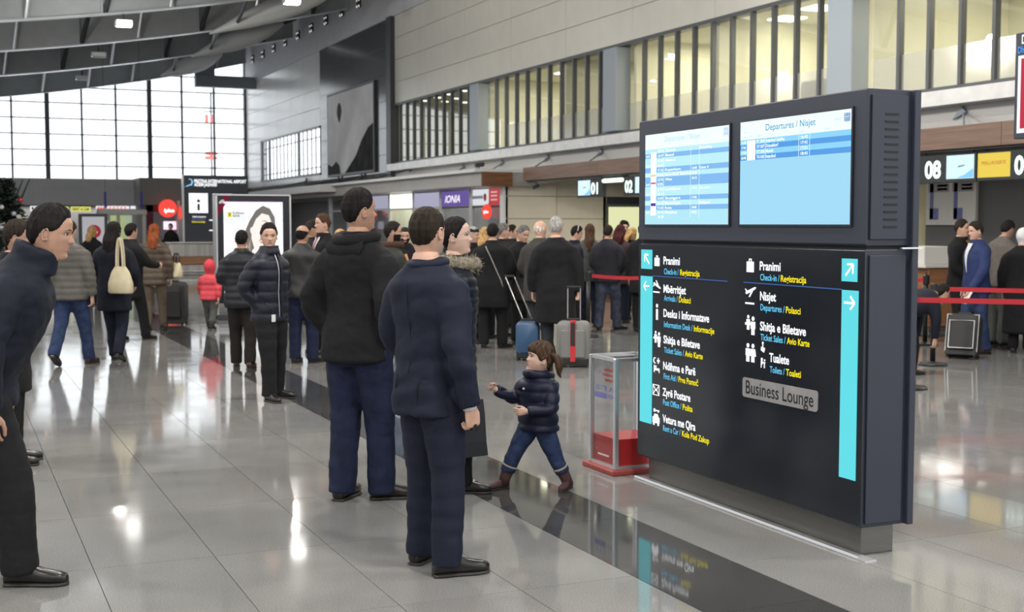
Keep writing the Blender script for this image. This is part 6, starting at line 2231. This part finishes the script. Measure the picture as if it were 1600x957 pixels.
MB().bbox(6.7, 9.75, IY - .62, IY + .0, 1.07, 1.11, .01).build('counter_top', M_WHITETOP, dk)
MB().tube([(6.6, IY - .75, .14), (9.8, IY - .75, .14)], .03, 8).build('foot_rail', M_CHR, dk)
for x in (7.0, 8.2, 9.4):
    MB().tube([(x, IY - .75, 0), (x, IY - .75, .14)], .02, 6).build('rail_leg', M_CHR, dk)
MB().box(8.2, 8.22, IY - .58, IY - .5, 0, 1.07).build('joint_strip', M_DKSTEEL, dk)

# ------------------------------------------------------------------ far end: grey band, shops, kiosks
struct('trim_7', MB().box(-14, 8.1, 59.9, 60.3, 2.56, 3.62).box(-14, 8.1, 59.9, 69.8, 3.62, 3.7), M_GREYW)
struct('wall_far', MB().box(-14, 15, 61.5, 61.7, 0, 2.6), mat('far_wall_grey', (.20, .20, .21), .6))


def far_board(label, u0, v0, u1, v1, Y, m, txt=None, tm=None, name='shop_sign'):
    a, b = on_y(u0, v0, Y), on_y(u1, v1, Y)
    e = empty(name, ((a[0] + b[0]) / 2, Y, b[2]), label, 'sign', 'lit signs at the far shops')
    MB().bbox(a[0], b[0], Y, Y + .12, b[2], a[2], .01).build('sign_box', m, e)
    if txt == '-':
        n_ = max(3, int((b[0] - a[0]) / .16))
        for k in range(n_):
            x_ = a[0] + .06 + (b[0] - a[0] - .12) * k / n_
            MB().box(x_, x_ + .09, Y - .006, Y, b[2] + (a[2] - b[2]) * .25, b[2] + (a[2] - b[2]) * .78).build('print_mark', tm, e)
    elif txt:
        lettering(txt, (a[0] + .06, Y, b[2] + (a[2] - b[2]) * .22), XD, ZD, (a[2] - b[2]) * .55, b[0] - a[0] - .12, tm, e, .03, .004)
    MB().box((a[0] + b[0]) / 2 - .03, (a[0] + b[0]) / 2 + .03, Y + .04, Y + .1, a[2], 2.6).build('hanger', M_DKSTEEL, e)
    return e


far_board('yellow lit sign with dark lettering RENT A CAR', 111, 323, 142, 331, 59.92, glow('yellow_sign', (.72, .72, .16), .9), 'RENT A CAR', mat('dark_print', (.05, .06, .12), .5))
far_board('small lime green lit sign beside the yellow one', 95, 323, 107, 331, 59.92, glow('lime_sign', (.55, .72, .12), .9))
far_board('small white lit sign with dark marks near the tinsel tree', 47, 322, 68, 330, 59.92, glow('white_sign', (.8, .84, .88), .9), '-', M_PT)
far_board('white lit sign with red lettering over the glass kiosk', 150, 322, 167, 330, 59.92, glow('white_sign', (.8, .84, .88), .9), '-', G_RED)
far_board('long pale lit sign with red lettering over the kiosk window', 168, 322, 202, 328, 59.92, glow('pinkish_white_sign', (.9, .82, .84), .95), '-', glow('faint_red', (.8, .3, .3), .9))
far_board('small white lit sign behind the second blue banner', 204, 322, 212, 328, 59.92, glow('white_sign', (.8, .84, .88), .9))
area_lamp('far_shop_lamp', (4, 60.9, 2.5), 10, .8, 140, (1, .96, .9))
for u, lab in ((164.5, 'narrow blue banner hanging over the glass kiosk'), (221, 'narrow blue banner hanging beside the grey kiosk block')):
    a, b = on_y(u - 2, 300, 54), on_y(u + 2, 326, 54)
    o = MB().bbox(a[0], b[0], 54, 54.03, b[2], a[2], .004).build('banner', mat('banner_blue', (.07, .06, .42), .6), None)
    tag(o, lab, 'banner', 'blue hanging banners')
    MB().tube([((a[0] + b[0]) / 2, 54.015, a[2]), ((a[0] + b[0]) / 2, 54.015, zr(a[0]) + 1.4)], .008, 5).build('cord', M_DKSTEEL, o)
# glass kiosk
M_KF = mat('kiosk_cream_frame', (.46, .46, .42), .5)
ka, kb = on_y(160, 328, 50), on_y(225, 328, 50)
e = empty('glass_kiosk', ((ka[0] + kb[0]) / 2, 50.5, 0), 'pale framed glass kiosk with a green lit inside', 'kiosk')
for x in (ka[0], (ka[0] * .62 + kb[0] * .38), kb[0]):
    MB().bbox(x - .06, x + .06, 50, 50.12, 0, ka[2], .005).build('post', M_KF, e)
MB().bbox(ka[0] - .1, kb[0] + .1, 49.95, 50.2, ka[2] - .18, ka[2], .01).build('header', M_KF, e)
MB().bbox(ka[0], kb[0], 49.9, 50.3, 0, .95, .01).build('counter_front', M_KF, e)
MB().add([(ka[0], 50.05, .95), (kb[0], 50.05, .95), (kb[0], 50.05, ka[2] - .18), (ka[0], 50.05, ka[2] - .18)], [(0, 1, 2, 3)]).build('pane', M_SGLASS, e)
MB().box(ka[0], kb[0], 52.0, 52.1, 0, 2.3).build('back_wall', M_SHOPW, e)
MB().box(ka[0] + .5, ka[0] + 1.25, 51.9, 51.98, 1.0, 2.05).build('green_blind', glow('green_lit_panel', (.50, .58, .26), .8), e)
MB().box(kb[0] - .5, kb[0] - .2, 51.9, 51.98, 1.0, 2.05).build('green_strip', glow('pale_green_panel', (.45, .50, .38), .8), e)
MB().bbox(kb[0] - .75, kb[0] - .3, 50.15, 50.3, .95, 1.15, .01).build('red_box', mat('dark_red_box', (.18, .02, .04), .6), e)
MB().bbox(ka[0] - .02, ka[0] + .2, 49.85, 49.95, 1.55, 1.85, .005).build('notice', M_WHITE, e)
# white advert board with a dark red disc
wa, wb2 = on_y(123, 334, 40), on_y(169, 402, 40)
e = empty('advert_board', ((wa[0] + wb2[0]) / 2, 40.1, 0), 'white advert board in a dark frame with a dark red disc', 'advert')
MB().bbox(wa[0], wb2[0], 40, 40.2, 0, wa[2], .01).build('frame', M_DKSTEEL, e)
MB().box(wa[0] + .09, wb2[0] - .09, 39.985, 40, .2, wa[2] - .09).build('sheet', glow('ad_sheet_grey', (.40, .40, .42), .9), e)
c = on_y(147, 362, 39.98)
MB().prism([(.20 * math.cos(2 * PI * k / 24), .20 * math.sin(2 * PI * k / 24)) for k in range(24)], (c[0], 39.985, c[2]), XD, ZD, .01, 0).build('red_disc', glow('dark_red_disc', (.32, .03, .05), .8), e)
lettering('ipko', (c[0], 39.975, c[2] - .05), XD, ZD, .09, .2, glow('disc_pale_text', (.8, .6, .62), .9), e, .02, .004, align='C')
# phone kiosk block with the red disc
ga, gb = on_y(218, 280, 58), on_y(286, 280, 58)
e = empty('phone_kiosk', ((ga[0] + gb[0]) / 2, 58.4, 0), 'grey kiosk block with a dark red doorway and lit screens', 'kiosk')
MB().box(ga[0], gb[0], 58, 60.2, 2.55, 3.74).build('upper_block', mat('taupe_block', (.22, .215, .20), .6), e)
MB().box(gb[0] - .1, gb[0], 58, 60.2, 0, 2.55).build('side_wall', M_GREYW, e)
MB().box(ga[0], gb[0], 60.1, 60.2, 0, 2.55).build('back_wall', M_SHOPW, e)
M_DRED = mat('dark_red_portal', (.13, .012, .03), .5)
MB().bbox(ga[0] + .25, ga[0] + .55, 57.9, 58.1, 0, 2.55, .01).build('portal_post', M_DRED, e)
MB().bbox(ga[0] + .25, gb[0] - .3, 57.9, 58.1, 2.25, 2.55, .01).build('portal_beam', M_DRED, e)
MB().bbox(gb[0] - .28, gb[0] - .16, 57.9, 58.1, 0, 2.75, .01).build('white_post', M_WHITE, e)
a, b = on_y(255.5, 346, 58.6), on_y(272, 359, 58.6)
MB().bbox(a[0], b[0] + .1, 58.6, 58.66, b[2], a[2], .005).build('pink_screen', glow('pink_screen', (.95, .62, .85), 1.2), e)
MB().box(a[0] + .03, a[0] + .38, 58.59, 58.6, b[2] + .12, a[2] - .04).build('screen_block', glow('screen_lilac', (.75, .85, 1.0), 1.1), e)
MB().bbox(ga[0] + .6, gb[0] - .35, 58.5, 59, 0, 1.0, .01).build('kiosk_counter', M_DKSTEEL, e)
c = on_y(262, 326, 57.6)
dsc = disc_sign('glowing round red phone shop sign hanging by the grey kiosk block', tuple(c), .40, 'y', None, rod=(0, .3, .55))
lettering('ipko', c + np.array([.06, 0, -.16]), XD, ZD, .16, .44, glow('disc_text', (1, .95, .95), 1.4), dsc, .04, .054, align='C')
c = on_y(281.5, 333, 57.9)
disc_sign('second thin red round sign seen nearly edge on beside the white post', tuple(c), .30, 'y', None, .09, rod=(0, .2, .4))

# ------------------------------------------------------------------ tinsel tree at the picture edge
tq = on_y(12, 400, 26.0)
tr = empty('christmas_tree', (tq[0], 26.0, 0), 'dark christmas tree with silver and red ornaments at the picture edge', 'tree')
rng = np.random.RandomState(4)
fo_ = MB()
TH = 2.55
for i in range(900):
    t = rng.rand() ** .8
    z = .35 + t * (TH - .35)
    r = (1 - t) * .75 + .10
    a = rng.rand() * 2 * PI
    c, s = math.cos(a), math.sin(a)
    L = r * (.6 + .5 * rng.rand())
    p0 = np.array([tq[0], 26.0, z])
    p1 = p0 + np.array([c * L, s * L, -.10 + .16 * rng.rand()])
    w_ = np.array([-s, c, 0]) * .035
    fo_.add([p0 + (0, 0, .03), p1 + w_, p1 - w_, p1 + np.array([c * .05, s * .05, .03])], [(0, 1, 3), (0, 3, 2), (0, 2, 1)])
tag(fo_.build('needles', mat('fir_green', (.012, .022, .014), .7), tr), kind='stuff')
MB().tube([(tq[0], 26, 0), (tq[0], 26, TH)], [.06, .015], 8).build('trunk', mat('bark', (.05, .03, .02), .9), tr)
for i, (dx, dz, m_) in enumerate([(.30, 2.62, 0), (.42, 2.55, 0)]):
    MB().tube([(tq[0] + .08 + i * .1, 26, 2.0), (tq[0] + dx, 26, 2.55 + .02 * i)], [.03, .012], 6).build('top_twig', mat('fir_green', (.012, .022, .014), .7), tr)
MB().lathe((tq[0], 26, 0), [(.001, 0), (.24, 0), (.28, .34), (.25, .34), (.001, .30)], 18).build('pot', M_DRED, tr, smooth=True, sharp=.6)
om = [MB().sphere((0, 0, 0), .05, 10).mesh('ornament', [m_]) for m_ in (mat('silver_ball', (.75, .76, .8), .15, .8), mat('red_ball', (.45, .03, .04), .25), mat('gold_ball', (.45, .36, .16), .25, .5))]
for i in range(46):
    t = rng.rand()
    z = .5 + t * 1.7
    r = ((1 - (z - .35) / (TH - .35)) * .75 + .12)
    a = rng.rand() * 2 * PI
    o = link('ornament', om[(0, 0, 0, 1, 2, 0)[i % 6]], tr)
    o.location = (r * math.cos(a), r * math.sin(a), z)

# red mast beyond the glass
e = empty('red_mast', (15.2, 88, 0), 'thin mast with red panels standing outside beyond the glazed end wall', 'mast')
M_RO = mat('outside_red', (.65, .16, .14), .6)
mx = on_y(330, 200, 88.0)
e.location.x = mx[0]
MB().tube([(mx[0], 88, 0), (mx[0], 88, 10.6)], .06, 8).build('mast_pole', M_DKSTEEL, e)
for u in (322.5, 331):
    a, b = on_y(u - 2.6, 179, 88), on_y(u + 2.6, 193, 88)
    MB().bbox(a[0], b[0], 87.9, 88.0, b[2], a[2], .02).build('red_panel', M_RO, e)
MB().tube([(mx[0] - .5, 88, 9.3), (mx[0] + .3, 88, 9.3)], .04, 6).build('cross_bar', M_DKSTEEL, e)
for v in (240, 247):
    c = on_y(330, v, 88)
    MB().sphere(tuple(c), (.5, .2, .14), 8).build('red_lamp', M_RO, e)
# ------------------------------------------------------------------ clothing details
def ring_pts(info, z, r, n=24, a0=0, a1=360, y0=.004, dz=0.0):
    o = []
    for k in range(n + (0 if a1 - a0 == 360 else 1)):
        a = math.radians(a0 + (a1 - a0) * k / n)
        o.append(info['T']([[r * math.cos(a), y0 + r * math.sin(a), z + dz * math.sin(a)]])[0])
    return o


def closed_tube(mb, pts, rad, n=8):
    """ring shaped roll; rad in metres"""
    m = len(pts)
    c = np.mean(pts, 0)
    rings = []
    for i in range(m):
        t = pts[(i + 1) % m] - pts[i - 1]
        t /= np.linalg.norm(t)
        a = pts[i] - c
        a = a - t * (a @ t)
        a /= np.linalg.norm(a)
        b = np.cross(t, a)
        rr = rad if np.isscalar(rad) else rad[i]
        rings.append([pts[i] + rr * (math.cos(2 * PI * j / n) * a + math.sin(2 * PI * j / n) * b) for j in range(n)])
    base = len(mb.v)
    v = [p for r in rings for p in r]
    f = [(i * n + j, i * n + (j + 1) % n, ((i + 1) % m) * n + (j + 1) % n, ((i + 1) % m) * n + j) for i in range(m) for j in range(n)]
    mb.add(v, f)


def seam(key, name, pts, rad, m, n=6):
    root, info = P[key]
    return MB().tube(pts, rad, n).build(name, m, root, smooth=True, local=True)


def roll(key, name, z, r, rad, m, dz=0.0, y0=.004, lump=0.0):
    root, info = P[key]
    mb = MB()
    pts = ring_pts(info, z, r, 28, dz=dz, y0=y0)
    rr = [rad * info['H'] * (1 + lump * math.sin(i * 2.4) * math.cos(i * 1.1)) for i in range(28)]
    closed_tube(mb, pts, rr, 10)
    return mb.build(name, m, root, smooth=True, local=True)


# fur collar of the woman at the board: a roll with short tufts
M_FUR = mat('grey_beige_fur', (.26, .225, .17), .9, noise=.5, nscale=50, bump=.6, bscale=120)
fur = roll('woman', 'fur_collar', .838, .066, .026, M_FUR, dz=-.006, lump=.15)
root, info = P['woman']
tf = MB()
rng = np.random.RandomState(2)
cp = ring_pts(info, .838, .066, 60, dz=-.006)
cen = np.mean(cp, 0)
for i in range(900):
    p = cp[rng.randint(60)]
    rad = p - cen
    rad /= np.linalg.norm(rad)
    a = rng.rand() * 2 * PI
    d = rad * math.cos(a) + np.array([0, 0, 1]) * math.sin(a)
    s = p + d * .024 * info['H']
    e_ = s + (d + rng.normal(size=3) * .5) * .022
    w_ = np.cross(d, rng.normal(size=3))
    w_ = w_ / np.linalg.norm(w_) * .003
    tf.add([s - w_, s + w_, e_], [(0, 1, 2)])
tag(tf.build('fur_tufts', M_FUR, fur, local=True), kind='stuff')
# knot of hair
root, info = P['woman']
b_ = MB().sphere((0, -.50, .02), (.13, .12, .13), 14)
h2 = MB()
h2.add(info['HT'](b_.v), b_.f)
h2.build('hair_bun', hairmat('black', HAIRS['black']), root, smooth=True, local=True)

# girl: two bunches with orange ties
root, info = P['girl']
M_GH = hairmat('girl', HAIRS['girl'])
for s in (-1, 1):
    pts = [(s * .30, -.28, .20), (s * .42, -.40, .16), (s * .50, -.50, .02), (s * .52, -.55, -.16), (s * .50, -.60, -.32), (s * .52, -.66, -.42)]
    mb = MB().tube([np.array(p) for p in pts], [.06, .12, .135, .11, .07, .02], 12)
    mb.v = [tuple(np.array(p) + .018 * np.array([math.sin(i * 2.1), math.cos(i * 1.7), 0])) for i, p in enumerate(mb.v)]
    h2 = MB()
    h2.add(info['HT'](mb.v), mb.f)
    pt = h2.build('hair_bunch', M_GH, root, smooth=True, local=True)
    t2 = MB().sphere((s * .33, -.31, .19), (.06, .055, .06), 10)
    h3 = MB()
    h3.add(info['HT'](t2.v), t2.f)
    h3.build('hair_tie', mat('orange_hair_tie', (.75, .20, .05), .5), pt, smooth=True, local=True)
roll('girl', 'hood', .845, .082, .030, cloth('navy_child_puffer', (0.010, 0.013, 0.034)), dz=.012, y0=-.012)
for z, x in ((.75, .012), (.565, .075)):
    p = body_front(info, x, z, .010)
    MB().sphere(tuple(p), .009, 8).build('snap_button', M_SILVER, root, smooth=True, local=True)
for s in (1, -1):
    hip, kn, ank, yw = info['legs'][s]
    d = (kn - ank) / np.linalg.norm(kn - ank)
    c = ank + d * .118
    a1 = np.cross(d, [1.0, 0, 0])
    a1 /= np.linalg.norm(a1)
    a2 = np.cross(d, a1)
    mb = MB()
    closed_tube(mb, [c + .044 * (math.cos(a) * a1 + math.sin(a) * a2) for a in [2 * PI * k / 18 for k in range(18)]], .009, 8)
    mb.build('boot_cuff', mat('cream_boot_lining', (.35, .29, .25), .9), root, smooth=True, local=True)

# tall man: hood lying on the back; suited man: collar, back seam and vent
roll('tall', 'hood', .848, .058, .022, BLACK, dz=.010, y0=-.010)
root, info = P['tall']
MB().loft([[info['T']([[x * k, -.075 - .012 * (1 - abs(x) / .08) + yo, z]])[0] for x in np.linspace(-.075, .075, 9)] for z, k, yo in ((.845, .8, .02), (.825, 1, .0), (.80, .85, -.004), (.785, .45, .004))], cap=False, closed=False).build('hood_back', BLACK, root, smooth=True, local=True)
root, info = P['suit']
M_SEAM = mat('seam_dark', (.003, .004, .009), .9)
seam('suit', 'back_seam', [body_front(info, 0, z, .001, True) for z in np.linspace(.80, .56, 14)], .0022, M_SEAM)
for x in (-.045, .045):
    seam('suit', 'back_vent', [body_front(info, x, z, .004, True) for z in np.linspace(.55, .445, 8)], .003, M_SEAM)
roll('suit', 'jacket_collar', .850, .050, .011, NAVY, dz=.004)
for k in range(4):
    A = info['arms'][1]
    d = (A[2] - A[1]) / np.linalg.norm(A[2] - A[1])
    p = A[2] - d * (.015 + .018 * k) + np.array([.028, -.034, 0])
    MB().sphere(tuple(p), .006, 8).build('cuff_button', SHOEB, root, smooth=True, local=True)
for s in (1, -1):
    A = info['arms'][s]
    d = (A[2] - A[1]) / np.linalg.norm(A[2] - A[1])
    MB().tube([A[2] - d * .03, A[2] + d * .012], [.036, .034], 14).build('shirt_cuff', mat('shirt_white', (.62, .63, .66), .8), root, smooth=True, local=True)

# young man facing us: open collar, zip, badge
root, info = P['guard']
seam('guard', 'zip', [body_front(info, .006, z, .004) for z in np.linspace(.845, .475, 20)], .004, M_SILVER)
seam('guard', 'placket', [body_front(info, -.014, z, .002) for z in np.linspace(.845, .475, 20)], .011, NAVYP)
p = body_front(info, .052, .475, .014)
MB().bbox(p[0] - .025, p[0] + .025, p[1] - .004, p[1] + .004, p[2] - .04, p[2] + .03, .002).build('badge', M_WHITE, root, local=True)
p = body_front(info, .05, .70, .012)
for s in (1, -1):
    seam('guard', 'pocket_edge', [body_front(info, s * x, z, .004) for x, z in ((.085, .56), (.070, .53), (.062, .50))], .006, NAVYP)
roll('orange', 'collar_stripe', .868, .0445, .0055, mat('orange_brown_knit', (.36, .17, .06), .8))
roll('olive', 'scarf', .855, .050, .024, cloth('brown_scarf', (.05, .025, .015), .95), lump=.2)
root, info = P['olive']
seam('olive', 'shoulder_strap', [body_front(info, x, z, .012) for x, z in ((.06, .80), (.05, .74), (.03, .68), (.0, .62), (-.03, .57))], .017, mat('orange_leather', (.40, .16, .06), .5))


def shirt(key, m, tie=None, wd=.030, z0=.70):
    root, info = P[key]
    zs_ = np.linspace(.842, z0, 8)
    L = [[body_front(info, x * wd * np.interp(z, [z0, .842], [.08, 1.0]), z, .006) for x in (-1, -.5, 0, .5, 1)] for z in zs_]
    MB().loft(L, cap=False, closed=False).build('shirt_front', m, root, smooth=True, local=True)
    roll(key, 'shirt_collar', .862, .038, .008, m)
    if tie:
        L = [[body_front(info, x * np.interp(z, [z0, .80, .84], [.014, .009, .012]), z, .012) for x in (-1, 0, 1)] for z in zs_]
        MB().loft(L, cap=False, closed=False).build('tie', tie, root, smooth=True, local=True)


SHW = mat('shirt_white', (.62, .63, .66), .8)
shirt('tie', SHW, mat('red_tie', (.30, .03, .06), .5), .036)
shirt('blazer', SHW, None, .034, .62)
shirt('black8', mat('ochre_shirt', (.36, .18, .05), .8), None, .040, .56)
roll('whitehair', 'coat_collar', .852, .052, .012, BLACK)
roll('strap', 'coat_collar', .852, .052, .012, BLACK)
root, info = P['strap']
seam('strap', 'bag_strap', [body_front(info, x, z, .008, True) for x, z in ((-.045, .822), (-.03, .79), (-.005, .74), (.02, .68), (.05, .61), (.078, .55), (.092, .50))], .008, mat('pale_strap', (.30, .29, .28), .5))
roll('scarf', 'scarf', .855, .052, .026, mat('patterned_scarf', (.42, .38, .33), .9, noise=.5, nscale=40), lump=.2)
root, info = P['navyband']
mb = MB()
pts = [info['HT']([[.40 * math.cos(a), -.05 + .0 * a, .14 + .42 * math.sin(a)]])[0] for a in [PI * k / 14 for k in range(15)]]
MB().tube(pts, .006, 6).build('hair_band', mat('pale_hair_band', (.6, .6, .62), .5), root, smooth=True, local=True)
# papers in hands
for key, lab in (('blazer', 'white papers held by the man in the blue blazer'), ('lookdown', 'papers held by the grey haired man looking down')):
    root, info = P[key]
    A = info['arms'][-1]
    pw = root.matrix_basis if False else (Matrix.Translation(root.location) @ Matrix.Rotation(root.rotation_euler.z, 4, 'Z'))
    w_ = pw @ Vector(tuple(A[2] + (A[2] - A[1]) * .28))
    o = MB().bbox(-.07, .07, -.003, .003, -.14, .06, .001).build('paper_sheet', mat('paper_white', (.65, .65, .65), .7))
    o.location = w_
    o.rotation_euler = (.5, 0, root.rotation_euler.z)
    tag(o, lab, 'paper')
bpy.data.scenes.remove(TMP)
